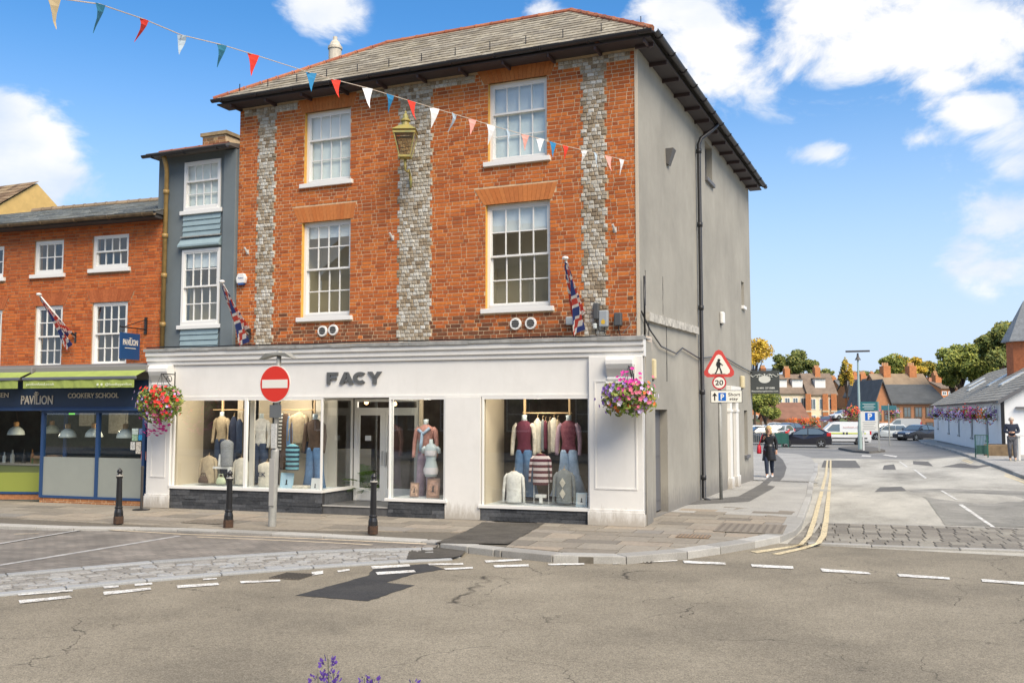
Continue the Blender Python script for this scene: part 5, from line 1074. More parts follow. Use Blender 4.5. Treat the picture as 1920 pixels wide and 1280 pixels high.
g.box(a.x-.008, a.x+.008, -.036, -.022, a.z-.12, a.z+.07); g.build('emblem', CRM, pf)
LIME = mat('lime_awning_cloth', (.30, .37, .085), .8, .12, 4); ALU = mat('awning_bar', (.16, .17, .19), .4, metal=.4)
for s0, s1, txt in ((PV(44, 705, -.5).x, PV(256, 705, -.5).x, True), (-6.4, PV(38, 705, -.5).x, False)):
    c_ = PX @ Vector(((s0+s1)/2, -.2, 2.7)); t = thing('awning', 'lime green shop awning half rolled out ' + ('with web address over cookery school' if txt else 'over the restaurant entrance'), 'awning', c_, 0, 'green awnings', world_mode=True)
    g = MB(PX); g.box(s0, s1, -.2, -.06, 2.78, 2.93); g.build('cassette', mat('awning_grey', (.22, .21, .2)), t, bevel=.02)
    g = MB(PX); g.add([(s0+.02, -.2, 2.82), (s1-.02, -.2, 2.82), (s1-.02, -.5, 2.69), (s0+.02, -.5, 2.69)], [(0, 3, 2, 1)]); g.build('canopy_cloth', LIME, t)
    g = MB(PX); g.box(s0, s1, -.55, -.48, 2.625, 2.69); g.build('front_bar', ALU, t, bevel=.015)
    g = MB(PX); n = 26; vs = []
    for i in range(n+1): x = s0+.03+(s1-s0-.06)*i/n; y = -.53+.008*math.sin(i*1.7); vs += [(x, y, 2.625), (x, y+.006*math.sin(i*2.3), 2.455)]
    g.add(vs, [(2*i, 2*i+2, 2*i+3, 2*i+1) for i in range(n)]); v = g.build('valance', LIME, t)
    if txt:
        PALE = mat('pale_print', (.66, .70, .5), .8)
        for body, p0, p1, y0, y1 in (('pavilionfood.co.uk', 49, 102, 724, 717), ('@foodbypavilion', 197, 247, 724, 717)):
            a, b = PV(p0, y0, -.55), PV(p1, y1, -.55); text_mb(body, b.x-a.x, b.z-a.z, .002, .004, PX @ Matrix.Translation((a.x, -.551, a.z))).build('print', PALE, v)
        g = MB(PX)
        for q in (183, 190.5): a = PV(q, 720.5, -.552); g.lathe([(.028, -.001), (.028, .001)], 12, m=PX.inverted() @ PX @ Matrix.Translation((a.x, -.553, a.z)) @ Matrix.Rotation(math.pi/2, 4, 'X'))
        g.build('social_icon', PALE, v)
sR = PV(270, 900, .1).x; sA, sB = PV(80, 900, .1).x, PV(183, 900, .1).x
g = MB(PX)
for x in (sA-.04, sB-.035, sR-.03): g.box(x, x+.07, .04, .12, .1, fz0-.05)
g.box(sA, sR+.05, .03, .13, .1, .15); g.box(sA, sR, .041, .119, fz0-.1, fz0-.05); rw = g.build('shop_window', NAVY2, ph)
for a, b in ((sA+.03, sB-.035), (sB+.035, sR-.03)):
    g = MB(PX); g.add([(a, .08, .15), (b, .08, .15), (b, .08, fz0-.1), (a, .08, fz0-.1)], [(0, 1, 2, 3)]); g.build('pane', GLASS, rw)
    g = MB(PX); g.add([(a, .076, .15), (b, .076, .15), (b, .076, .98), (a, .076, .98)], [(0, 1, 2, 3)]); g.build('frosted_film', mat('frosted_film', (.29, .31, .275), .6, .04, 2), rw)
g = MB(PX); g.box(sA-.02, sR+.1, .05, .3, -.02, .099); pl_ = g.build('plinth', MORTAR, ph); brickwork(pl_, PX @ Matrix.Translation((0, .05, 0)), SA, sA-.02, sR+.1, -.04, .1, lambda z: [], piece_mat('plinth_brick', [(0, (.3, .12, .05)), (1, (.48, .22, .09))]), nmax=80, course=.07)
# recessed entrance: angled glazed screen with lime base, floor, room
ex = sA-.05; xfE = PX @ frame(-3.6, .2, 0, R(14)); 
g = MB(xfE); g.box(-4, 1.62, .0, .06, .12, .17); g.box(1.55, 1.62, 0, .06, .17, fz0); g.box(-.35, -.28, .001, .059, .17, fz0); ew = g.build('shop_window', NAVY2, ph)
g = MB(xfE); g.add([(-4, .03, .6), (1.55, .03, .6), (1.55, .03, fz0), (-4, .03, fz0)], [(0, 1, 2, 3)]); g.build('pane', GLASS, ew); g = MB(xfE); g.box(-4, 1.55, .035, .05, .17, .6); g.build('lime_panel', mat('lime_panel', (.27, .31, .06), .5), ew); g = MB(xfE); g.box(-4, 1.6, .02, .2, 0, .12); g.build('plinth', mat('plinth_brick_plain', (.4, .17, .07), .9, .3, 12), ph)
g = MB(PX); g.box(-4.2, -3.9, -.0, .08, 0, fz0); g.build('entrance_post', NAVY2, ph)
g = MB(PX); a, b, d0, d1, z0, z1 = -11, sR, .2, 4.5, .0, 2.6
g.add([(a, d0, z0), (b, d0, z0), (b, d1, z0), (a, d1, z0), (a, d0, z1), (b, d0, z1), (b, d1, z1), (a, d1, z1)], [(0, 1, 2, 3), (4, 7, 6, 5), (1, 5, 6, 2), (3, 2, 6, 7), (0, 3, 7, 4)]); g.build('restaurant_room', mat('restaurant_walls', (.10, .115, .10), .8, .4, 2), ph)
g = MB(PX)
for p0, p1, y0, y1, d in ((148, 178, 770, 798, 2.), (203, 240, 768, 812, 1.4)): a, b = PV(p0, y1, d), PV(p1, y0, d); g.box(a.x, b.x, d, d+.02, a.z, b.z)
g.build('menu_board', mat('chalk_paper', (.42, .39, .33), .9, .25, 14), ph)
a, b = PV(122, 777, .9), PV(139, 769, .9); g = MB(PX); g.box(a.x, b.x, .9, .93, a.z, b.z); g.build('exit_sign', emit_mat('exit_green', (.16, .62, .05), .8), ph)
for (p0, p1, y0, y1), c in zip(((247, 259, 803, 814), (260, 272, 803, 814), (247, 258, 815, 826), (259, 272, 815, 825), (244, 253, 828, 843), (254, 264, 828, 850), (264, 274, 846, 862)), ((.5, .6, .55), (.15, .2, .4), (.3, .45, .3), (.03, .3, .6), (.6, .6, .55), (.65, .6, .5), (.6, .25, .22))):
    a, b = PV(p0, y1, .07), PV(p1, y0, .07); g = MB(PX); g.box(a.x, b.x, .074, .078, a.z, b.z); g.build('poster', mat('poster_%d_%d' % (p0, y0), c, .7, .5, 30), rw)
for px, yt, yb, d, lab in ((30, 785, 815, .75, 'white dome pendant lamp with wooden top above the lime counter'), (127, 787, 820, .5, 'white dome pendant lamp with wooden top below the green exit sign'), (176, 787, 819, .6, 'white dome pendant lamp half hidden behind navy post'), (235, 788, 821, .5, 'white dome pendant lamp with wooden top beside the posters'), (97, 795, 812, 1.9, 'small far pendant lamp deep inside the restaurant')):
    a, b = PV(px, yb, d), PV(px, yt, d); h = b.z-a.z; t = thing('pendant_lamp', lab, 'lamp', PX @ Vector((a.x, d, a.z)), SA, 'pendant lamps in the restaurant')
    mb = MB(); mb.lathe([(.19, 0), (.187, .03), (.17, .09), (.13, .15), (.07, .19), (.05, .2)], 20); mb.build('shade', mat('enamel_white', (.62, .68, .66), .3), t, smooth=True); mb = MB(); mb.lathe([(.05, .2), (.06, .22), (.06, .29), (.04, .31)], 14); mb.build('wood_cap', mat('lamp_wood', (.42, .22, .08), .5), t); mb = MB(); mb.tube([(0, 0, .31), (0, 0, 2.58-a.z)], .006, 5); mb.build('flex', BLACKM, t)
for s_, d_ in ((-2.9, .7), (-.7, .75)):  # added fill lights to brighten the restaurant; the pendants hold no lit bulbs
    l = bpy.data.lights.new('restaurant_fill', 'POINT'); l.energy = 9; l.color = (1, .85, .62); l.shadow_soft_size = .06; o = bpy.data.objects.new('restaurant_fill_light', l); COL.objects.link(o); o.location = PX @ Vector((s_, d_, 1.55))
t = thing('serving_counter', 'lime counter with bottles and boxes behind the entrance glass', 'counter', PX @ Vector((-3.2, .95, 0)), SA); mb = MB(); mb.box(-1.4, .9, 0, .5, 0, .72); mb.build('counter_body', mat('lime_panel', (.36, .43, .06)), t); mb = MB(); mb.box(-1.42, .92, -.03, .52, .72, .76); mb.build('counter_top', mat('counter_wood', (.4, .36, .3)), t)
for i, (x, h, c, w) in enumerate(((-.9, .3, (.4, .42, .4), .05), (-.55, .32, (.03, .03, .03), .04), (-.3, .32, (.25, .12, .04), .04), (.0, .18, (.35, .2, .1), .16), (.4, .2, (.3, .17, .09), .15), (-.1, .12, (.07, .14, .03), .12), (-1.15, .25, (.5, .55, .58), .04))):
    nm, l = (('bottle', ['pale grey', 'black', 'brown glass', '', '', '', 'clear'][i]+' bottle standing on the lime counter') if w < .1 else ('box', ['', '', '', 'tall brown carton', 'wide brown carton', 'green leafy box'][i]+' on the lime counter'))
    t = thing(nm, l, nm, PX @ Vector((-3.2+x, 1.1, .76)), SA, 'goods on the counter'); mb = MB()
    if w < .1: mb.lathe([(w, 0), (w, h*.6), (w*.4, h*.75), (w*.4, h)], 10)
    else: mb.box(-w, w, -.1, .1, 0, h)
    mb.build('glass_body' if w < .1 else 'carton', mat('counter_item%d' % i, c, .4), t)
# neighbour roof with ochre gable end further along
nb = thing('ochre_gabled_cottage', 'old tiled cottage roof with ochre gable rising behind the brick house', 'house', (-26, 19.5, 0), world_mode=True)
p0, p1, p2 = at_y(33, 412, 19.6), at_y(63, 380, 20.6), at_y(79, 400, 22.2); gx = p1.x
g = MB(); g.prism([(19.2, 6.0), (19.2, 7.85), (20.7, 8.95), (22.6, 7.6), (22.6, 6.)], gx-14, gx, ax='x'); g.build('gable_wall', mat('ochre_render', (.62, .42, .15), .9, .12, 3), nb)
bq = [Vector((gx-14, 19.05, 7.8)), Vector((gx+.06, 19.05, 7.8)), Vector((gx+.06, 20.72, 9.02)), Vector((gx-14, 20.72, 9.02))]; g = MB(); g.poly(bq); r_ = g.build('roof', mat('roof_underlay', (.09, .08, .07)), nb); roof_courses(r_, bq, 8, .22, piece_mat('brown_tiles', [(0, (.13, .085, .05)), (.5, (.22, .14, .08)), (1, (.3, .22, .13))]), 150, name='roof_tile')
# ------------------------------------------------------------------ hanging sign
a = PV(243, 650, .6); t = thing('hanging_sign', 'navy square restaurant sign hanging from an iron wall bracket', 'sign', PX @ Vector((a.x, .6, a.z-.3)), SA)
mb = MB(); mb.box(-.02, .02, -.3, .3, .02, .6); bd = mb.build('board', mat('sign_blue', (.012, .06, .17), .4), t, bevel=.004)
mx_ = Matrix.Translation((.021, 0, .33)) @ Matrix.Rotation(math.pi/2, 4, 'Z'); text_mb('PAVILION', .46, .13, .004, .012, mx_ @ Matrix.Translation((-.23, 0, 0))).build('lettering', CRM, bd); text_mb('bistro bar kitchen', .36, .035, .003, .004, mx_ @ Matrix.Translation((-.18, 0, -.07))).build('lettering', CRM, bd) if False else None
mb = MB(); mb.box(.021, .024, -.17, .17, .26, .275); mb.box(.021, .025, -.006, .006, .33, .5); mb.box(.021, .025, -.05, .05, .48, .49); mb.build('emblem', CRM, bd)
mb = MB(); mb.tube([(0, -.32, .72), (0, .5, .72)], .014, 6); mb.tube([(0, -.2, .72), (0, .5, .95)], .009, 6); mb.box(-.03, .03, .48, .52, .62, 1.0)
for y in (-.22, .22): mb.tube([(0, y, .6), (0, y, .72)], .007, 5)
mb.build('bracket', BLACKM, t)
# ------------------------------------------------------------------ street furniture and things on the walls
random.seed(5)
# bollards
def make_bollard():
    t = thing('bollard', '', 'bollard', (0, 0, 0), 0, 'cast iron bollards along the pavement edge')
    mb = MB(); mb.lathe([(.085, 0), (.085, .12), (.075, .13)], 8); mb.build('rusty_foot', mat('rusty_foot', (.10, .05, .025), .8, .5, 14, col2=(.03, .02, .015)), t)
    mb = MB(); mb.lathe([(.078, .13), (.075, .2), (.06, .26), (.068, .27), (.068, .285), (.055, .3), (.046, .78), (.056, .79), (.056, .81), (.045, .82)], 16); mb.build('post', BLACKM, t, smooth=False)
    mb = MB(); mb.lathe([(.05, .8005), (.06, .82), (.058, .845), (.035, .862), (.035, .875), (.045, .89), (.047, .91), (.035, .935), (.018, .945), (.02, .955), (.005, .965)], 16); mb.build('finial', BLACKM, t, smooth=True)
    mb = MB(); mb.lathe([(.0615, .822), (.0617, .83), (.0595, .844)], 16); mb.build('collar_band', mat('worn_band', (.4, .38, .33), .6, .3, 20), t); return t
bo = make_bollard()
for i, (px, py, l) in enumerate(((699, 1000, 'black cast iron bollard with rusty foot before the shop doorway'), (428, 988, 'black cast iron bollard between the no entry post and restaurant'), (222, 981, 'black cast iron bollard before the restaurant window'))):
    o = bo if i == 0 else copy_tree(bo); p = at_z(px, py, .006); o.location = p; o['label'] = l; o.rotation_euler = (R(random.uniform(-1, 1)), R(random.uniform(-1, 1)), random.random())
p = at_z(265, 955, .006); t = thing('barrier_post', 'thin dark barrier post on round base beside white pilaster', 'post', p); mb = MB(); mb.lathe([(.17, 0), (.17, .012), (.03, .03)], 20); mb.build('base_plate', BLACKM, t); mb = MB(); mb.lathe([(.026, .03), (.026, .8), (.03, .8), (.03, .86), (.01, .87)], 12); mb.build('tube', mat('dark_steel', (.05, .045, .04), .5), t)
# no entry sign
p = at_z(510, 986, .006); t = thing('no_entry_sign', 'round red no entry sign on a grey street post', 'sign', p); GREYPOLE = mat('galvanised_post', (.36, .36, .33), .5, .15, 8, metal=.2, dirt=.3)
lean = lambda z: (.028*z, 0, z)
mb = MB(); mb.tube([lean(0), lean(1.28)], .068, 14); mb.tube([lean(1.28), lean(1.33)], [.068, .045], 14); mb.build('post_base', GREYPOLE, t, smooth=False)
mb = MB(); mb.tube([lean(1.33), lean(3.0)], .042, 12); mb.build('post', GREYPOLE, t, smooth=True)
mb = MB(); mb.box(.03-.055, .03+.055, -.075, -.066, .35, 1.15); mb.build('access_door', mat('door_plate', (.38, .37, .34), .5), t, bevel=.006)
mb = MB(); mb.box(.0, .10, -.075, -.045, 1.33, 1.75); mb.build('sticker', mat('sticker', (.5, .5, .47), .6, .3, 30), t)
zc = p.z+ (at_y(517, 720, p.y-.08).z-p.z); cx = .028*zc; RED = mat('sign_red', (.66, .035, .02), .4); SW = mat('sign_white', (.78, .76, .68), .4)
rotX = lambda x, y, z: Matrix.Translation((x, y, z)) @ Matrix.Rotation(math.pi/2, 4, 'X')
mb = MB(); mb.lathe([(.32, -.006), (.32, .006)], 40, m=rotX(cx, -.075, zc)); mb.build('sign_rim', SW, t); mb = MB(); mb.lathe([(.305, 0), (.305, .003)], 40, m=rotX(cx, -.0815, zc)); sg = mb.build('sign_face', RED, t)
mb = MB(); mb.box(cx-.265, cx+.265, -.088, -.085, zc-.072, zc+.072); mb.build('white_bar', SW, sg)
mb = MB(); mb.box(cx-.12, cx+.12, -.06, -.045, zc-.58, zc-.36); mb.build('back_plate', mat('sign_back', (.17, .18, .18), .5, metal=.3), t)
mb = MB()
for s in (-1, 1): mb.add([(cx, -.09, zc+.5), (cx+s*.36, -.07, zc+.43), (cx+s*.36, .07, zc+.43), (cx, .09, zc+.5), (cx, -.09, zc+.54), (cx+s*.2, -.1, zc+.53), (cx+s*.2, .1, zc+.53), (cx, .09, zc+.54)], [(0, 1, 2, 3), (4, 5, 6, 7), (5, 1, 2, 6), (0, 1, 5, 4), (3, 2, 6, 7)])
mb.build('twin_lantern_wing', mat('wing_grey', (.30, .30, .27), .6), t)
# warning / limit / parking signs on one post
p = G(1352, 925); p = Vector((p.x/p.y*21.6, 21.6, 0.)); t = thing('traffic_sign_post', 'grey post with pedestrian triangle, 20 limit and short stay parking plate', 'sign', p, R(10))
zt = at_y(1350, 655, p.y-.06).z-p.z; zb = at_y(1350, 703, p.y-.06).z-p.z
mb = MB(); mb.tube([(0, 0, 0), (0, 0, zt-.1)], .038, 12); mb.build('post', GREYPOLE, t, smooth=True)
tw = (at_y(1378, 700, p.y-.06).x-at_y(1322, 700, p.y-.06).x)/2
def tri(k, y, m, nm, par, e=.006):
    c = zb+(zt-zb)/3; pts = []
    for an in (90, 210, 330):
        for da in (-12, 0, 12): a = R(an+da); rr = (.93 if da else 1.0)*k; pts.append((rr*math.cos(a)*tw*1.12, c+rr*math.sin(a)*(zt-zb)*.66))
    mb = MB(); mb.prism(pts, y-e, y, 'y'); return mb.build(nm, m, par)
tri(1., -.05, mat('triangle_red', (.56, .06, .05), .5), 'warning_triangle', t); w_ = tri(.72, -.0565, SW, 'triangle_face', t, .003)
SK = mat('sign_black', (.015, .015, .015), .5); c = zb+(zt-zb)/3; mb = MB(); u = (zt-zb)/.62
mb.lathe([(.035*u, 0), (.035*u, .004)], 12, m=rotX(.0, -.061, c+.155*u)); y0, y1 = -.065, -.0605
for P_ in ([(-.05, .12), (.02, .12), (.035, .05), (.03, -.02), (-.04, -.02), (-.07, .05)], [(.0, .11), (.03, .1), (.1, .03), (.09, .02), (.02, .06)], [(-.04, -.02), (0, -.02), (-.06, -.16), (-.1, -.17), (-.1, -.15), (-.075, -.13)], [(0, -.02), (.03, -.02), (.06, -.09), (.08, -.16), (.04, -.16), (.03, -.1)], [(-.16, -.17), (.15, -.17), (.15, -.175), (-.16, -.175)]): mb.prism([(x*u, c+z*u) for x, z in P_], y0, y1, 'y')
mb.build('walking_figure', SK, t)
z20 = at_y(1350, 717, p.y-.06).z-p.z; r20 = (at_y(1363, 717, p.y).x-at_y(1337, 717, p.y).x)/2
mb = MB(); mb.lathe([(r20, 0), (r20, .006)], 32, m=rotX(0, -.05, z20)); mb.build('limit_disc', mat('limit_red', (.5, .02, .03), .5), t); mb = MB(); mb.lathe([(r20*.8, 0), (r20*.8, .003)], 32, m=rotX(0, -.056, z20)); mb.build('limit_face', SW, t); text_mb('20', r20*1.15, r20*.75, .002, .02, Matrix.Translation((-r20*.575, -.0595, z20-r20*.375))).build('numerals', SK, t)
a, b = at_y(1332, 755, p.y-.06), at_y(1390, 731, p.y-.06); x0, x1, z0, z1 = a.x-p.x, b.x-p.x, a.z-p.z, b.z-p.z; W_ = x1-x0; H_ = z1-z0
mb = MB(); mb.box(x0, x1, -.055, -.045, z0, z1); pp = mb.build('parking_plate', mat('plate_black', (.03, .04, .04), .5), t, bevel=.003); mb = MB(); mb.box(x0+.012, x1-.012, -.058, -.0555, z0+.012, z1-.012); mb.build('plate_face', SW, pp)
PB = mat('parking_blue', (.01, .13, .5), .4); mb = MB(); mb.box(x0+W_*.25, x0+W_*.49, -.061, -.0585, z0+H_*.16, z1-H_*.2); mb.build('blue_square', PB, pp); text_mb('P', W_*.11, H_*.45, .001, .03, Matrix.Translation((x0+W_*.32, -.0615, z0+H_*.25))).build('letter', SW, pp)
mb = MB(); mb.box(x0+W_*.11, x0+W_*.15, -.061, -.0585, z0+H_*.18, z0+H_*.6); mb.prism([(x0+W_*.05, z0+H_*.55), (x0+W_*.21, z0+H_*.55), (x0+W_*.13, z0+H_*.82)], -.061, -.0585, 'y'); mb.build('arrow', SK, pp)
text_mb('Short', W_*.38, H_*.25, .002, .015, Matrix.Translation((x0+W_*.56, -.0585, z0+H_*.54))).build('lettering', SK, pp); text_mb('stay', W_*.27, H_*.25, .002, .015, Matrix.Translation((x0+W_*.6, -.0585, z0+H_*.15))).build('lettering', SK, pp)
# beauty salon sign on the far corner
a, b = at_y(1407, 738, 28.4), at_y(1461, 694, 28.4); t = thing('salon_sign', 'dark grey hanging salon sign with white oval crest and phone number', 'sign', (-4.6, 28.4, a.z)); x0, x1, H_ = a.x+4.6, b.x+4.6, b.z-a.z
mb = MB(); mb.box(x0, x1, -.02, .02, 0, H_); bd = mb.build('board', mat('board_charcoal', (.06, .068, .068), .5), t); mb = MB(); mb.tube([(0, 0, H_+.03), (x1, 0, H_+.03)], .015, 6); mb.tube([(0, 0, -.03), (x0+.1, 0, -.03)], .01, 5); mb.build('bracket', BLACKM, t)
cx, cz = (x0+x1)/2, H_*.62; SWG = mat('crest_white', (.62, .64, .60), .6); mb = MB(); pts = [(cx+.17*math.cos(i/24*6.283), cz+.11*math.sin(i/24*6.283)) for i in range(24)]; mb.prism(pts, -.024, -.0205, 'y')
for s in (-1, 1): mb.tube([(cx+s*.05, -.024, cz+.12), (cx+s*.16, -.024, cz+.15), (cx+s*.22, -.024, cz+.06), (cx+s*.15, -.024, cz+.05), (cx+s*.13, -.024, cz+.12), (cx+s*.25, -.024, cz+.13), (cx+s*.33, -.024, cz+.07), (cx+s*.4, -.024, cz+.12), (cx+s*.37, -.024, cz+.15)], .01, 4)
mb.lathe([(.025, 0), (.025, .004)], 10, m=rotX(cx, -.022, cz+.14)); mb.build('crest', SWG, bd)
text_mb('01491 571888', (x1-x0)*.62, H_*.085, .003, .02, Matrix.Translation((x0+(x1-x0)*.22, -.0205, H_*.2))).build('lettering', SWG, bd); text_mb('Beautyloungehenley.com', (x1-x0)*.9, H_*.085, .003, .015, Matrix.Translation((x0+(x1-x0)*.05, -.0205, H_*.06))).build('lettering', SWG, bd)
# ---- wall lantern
p = at_y(760, 272, 15.92); base = Vector((-9.3, 16.48, 6.62)); t = thing('wall_lantern', 'old green copper street lantern on a curved bracket on the flint pilaster', 'lantern', (p.x, p.y, p.z-.3), R(22)); VG = mat('verdigris_brass', (.20, .22, .09), .55, 0, 7, col2=(.40, .30, .07))
w0, w1, h0 = .105, .205, .45; mb = MB()
for sx in (-1, 1):
    for sy in (-1, 1): mb.tube([(sx*w0, sy*w0, .06), (sx*w1, sy*w1, .06+h0)], .012, 5)
for k, z in ((w0, .06), (w1, .06+h0)):
    for s in (-1, 1): mb.box(-k-.015, k+.015, s*k-.014, s*k+.014, z-.02, z+.02); mb.box(s*k-.014, s*k+.014, -k+.014, k-.014, z-.018, z+.018)
mb.build('frame', VG, t); mb = MB(); mb.add([(-w1-.03, -w1-.03, .56), (w1+.03, -w1-.03, .56), (w1+.03, w1+.03, .56), (-w1-.03, w1+.03, .56), (-.09, -.09, .68), (.09, -.09, .68), (.09, .09, .68), (-.09, .09, .68)], [(3, 2, 1, 0), (4, 5, 6, 7), (0, 1, 5, 4), (1, 2, 6, 5), (2, 3, 7, 6), (3, 0, 4, 7)]); mb.lathe([(.08, .68), (.07, .76), (.1, .77), (.1, .79), (.06, .82), (.05, .88), (.02, .93), (.025, .95), (.005, .98)], 12); mb.build('crown', VG, t)
FG = glass_mat('frosted_lantern_glass', (.80, .66, .45), .12, .3)
for sx, sy in ((0, -1), (0, 1), (1, 0), (-1, 0)):
    mb = MB(); 
    if sy: mb.add([(-w0+.01, sy*w0, .08), (w0-.01, sy*w0, .08), (w1-.01, sy*w1, .06+h0-.02), (-w1+.01, sy*w1, .06+h0-.02)], [(0, 1, 2, 3)])
    else: mb.add([(sx*w0, -w0+.01, .08), (sx*w0, w0-.01, .08), (sx*w1, w1-.01, .06+h0-.02), (sx*w1, -w1+.01, .06+h0-.02)], [(0, 1, 2, 3)])
    mb.build('glass_panel', FG, t)
inv = (Matrix.Translation(t.location) @ Matrix.Rotation(R(22), 4, 'Z')).inverted(); mb = MB(); q = [(0, 0, .05), (0, 0, -.12), (0, 0, -.2)]+[inv @ v for v in (Vector((p.x+.02, p.y+.06, p.z-.52)), base.lerp(Vector((p.x, p.y, base.z)), .4)+Vector((0, 0, .12)), base+Vector((0, -.05, .06)), base+Vector((0, -.02, -.06)), base+Vector((0, -.02, -.2)))]; mb.tube(q, [.03, .025, .02, .018, .02, .025, .03, .02], 8); mb.lathe([(.06, .02), (.1, .05)], 8); mb.build('bracket', VG, t, smooth=True)
# ---- flags
UJ = [mat('flag_blue', (.03, .05, .19), .8), mat('flag_white', (.72, .68, .62), .8), mat('flag_red', (.55, .06, .04), .8)]
def uj(u, v):
    x, y = u*2-1, v*2-1; ax, ay = abs(x)*1.0, abs(y)
    if ax < .1 or ay < .17: return 2
    if ax < .17 or ay < .28: return 1
    d = min(abs(x-y), abs(x+y))
    if d < .1: return 2
    return 1 if d < .27 else 0
def flag(label, tip, base_, fall):
    base_, tip = Vector(base_), Vector(tip); t = thing('flag', label, 'flag', base_, 0, 'union flags on wall poles'); P = tip-base_; mb = MB(); mb.tube([(0, 0, 0), P], .018, 8); mb.build('flagpole', WHITEP, t, smooth=True)
    mb = MB(); mb.lathe([(.02, -.03), (.05, -.02), (.06, .0), (.05, .025), (.01, .035)], 12, m=Matrix.Translation(P)); mb.build('finial', WHITEP, t, smooth=True); mb = MB(); mb.tube([(0, .03, -.12), (0, .03, .12)], .03, 6); mb.tube([(0, .05, 0), P*.12], .032, 8); mb.build('pole_socket', BLACKM, t)
    mb = MB(); nu, nv = 22, 16; sd = Vector((P.y, -P.x, 0)).normalized() if abs(P.x)+abs(P.y) > 0 else Vector((1, 0, 0)); vs = []
    for i in range(nu+1):
        u = i/nu; q = P*(.97-.80*u)
        for j in range(nv+1):
            v = j/nv; fold = math.sin(v*11+u*4)*.075*(.3+1.2*u); drop = fall*v*(.2+.75*u)
            vs.append(q+sd*(fold+.02*math.sin(v*30+u*9))+Vector((0, 0, -drop-.015))+Vector((-P.x, -P.y, 0))*.05*v)
    k = nv+1
    for i in range(nu):
        for j in range(nv): mb.cur = uj((i+.5)/nu, (j+.5)/nv); mb.add([vs[i*k+j], vs[(i+1)*k+j], vs[(i+1)*k+j+1], vs[i*k+j+1]], [(0, 1, 2, 3)])
    mb.build('cloth', UJ, t)
flag('furled union flag on white pole beside the wall cabling boxes', at_y(1060, 484, 15.6), at_y(1090, 602, 16.46), .5)
flag('furled union flag on white pole before the grey house', at_y(416, 528, 15.3), at_y(466, 626, 16.4), .5)
flag('furled union flag on white pole before the restaurant upstairs window', PX @ PV(73, 552, .2), PX @ PV(140, 632, DB-.03), .5)
# ---- bunting
pen = [(100, -4, 62, 'tan'), (187, 8, 56, 'teal'), (269, 36, 44, 'red'), (340, 66, 40, 'pale'), (415, 84, 42, 'teal'), (474, 102, 43, 'red'), (583, 137, 38, 'blue'), (629, 150, 36, 'red'), (688, 165, 41, 'white'), (731, 178, 33, 'blue'), (771, 190, 36, 'red'), (814, 203, 38, 'white'), (851, 214, 35, 'pale'), (885, 224, 31, 'pink'), (920, 235, 37, 'white'), (952, 244, 33, 'pale'), (984, 253, 30, 'pink'), (1012, 260, 28, 'white'), (1036, 267, 30, 'blue'), (1060, 274, 26, 'red'), (1095, 282, 22, 'white'), (1116, 287, 29, 'pale'), (1140, 293, 30, 'pink'), (1165, 299, 30, 'white')]
PC = {'tan': (.55, .42, .22), 'teal': (.03, .19, .27), 'red': (.75, .04, .015), 'pale': (.50, .60, .66), 'blue': (.02, .20, .40), 'white': (.78, .77, .74), 'pink': (.68, .33, .27)}
def depth_at(px): return 7.6+(17.1-7.6)*max(0, (px-150)/(1178-150))**.8
def bp(px, py): return EYE + ray(px, py)*depth_at(px)
e_ = at_y(1178, 303, 16.46); t = thing('bunting', 'string of coloured triangular pennants stretched across the street to the brick wall', 'bunting', (e_.x, e_.y, e_.z), world_mode=True)
rope = [bp(-160, -80), bp(-60, -50), bp(40, -22)]+[bp(a, b) for a, b, *_ in pen]+[e_]; mb = MB(); mb.tube(rope, .006, 5); mb.build('cord', mat('cream_cord', (.6, .5, .4), .8), t)
for i, (px, py, h, c) in enumerate(pen):
    a = bp(px, py); nx = bp(*pen[min(i+1, len(pen)-1)][:2]) if i < len(pen)-1 else e_; dr = (nx-a).normalized(); hh = h/FPX*depth_at(px)/1.0; ww = hh*(.68 if px < 500 else .6); tw = (random.uniform(-.25, .25) if c != 'pale' else .5)*(.3 if px < 500 else 1)
    if px == 340: tw = 1.35
    rt_ = Matrix.Rotation(tw, 3, 'Z') @ dr; rt_.z = dr.z; nrm = rt_.cross(Vector((0, 0, 1))).normalized(); sw = nrm*random.uniform(-.3, .3)*hh+dr*random.uniform(-.15, .12)*hh
    vs = []; 
    for k in range(5): u = k/4; cc = a+Vector((0, 0, -hh))*u+sw*u*u; wv = ww/2*(1-u); vs += [cc-rt_*wv+nrm*.012*math.sin(u*5), cc+rt_*wv+nrm*.012*math.cos(u*4)]
    mb = MB(); mb.add(vs, [(2*k, 2*k+1, 2*k+3, 2*k+2) for k in range(4)]); o = mb.build('pennant', mat('pennant_'+c, PC[c], .7), t); sol = o.modifiers.new('s', 'SOLIDIFY'); sol.thickness = .002
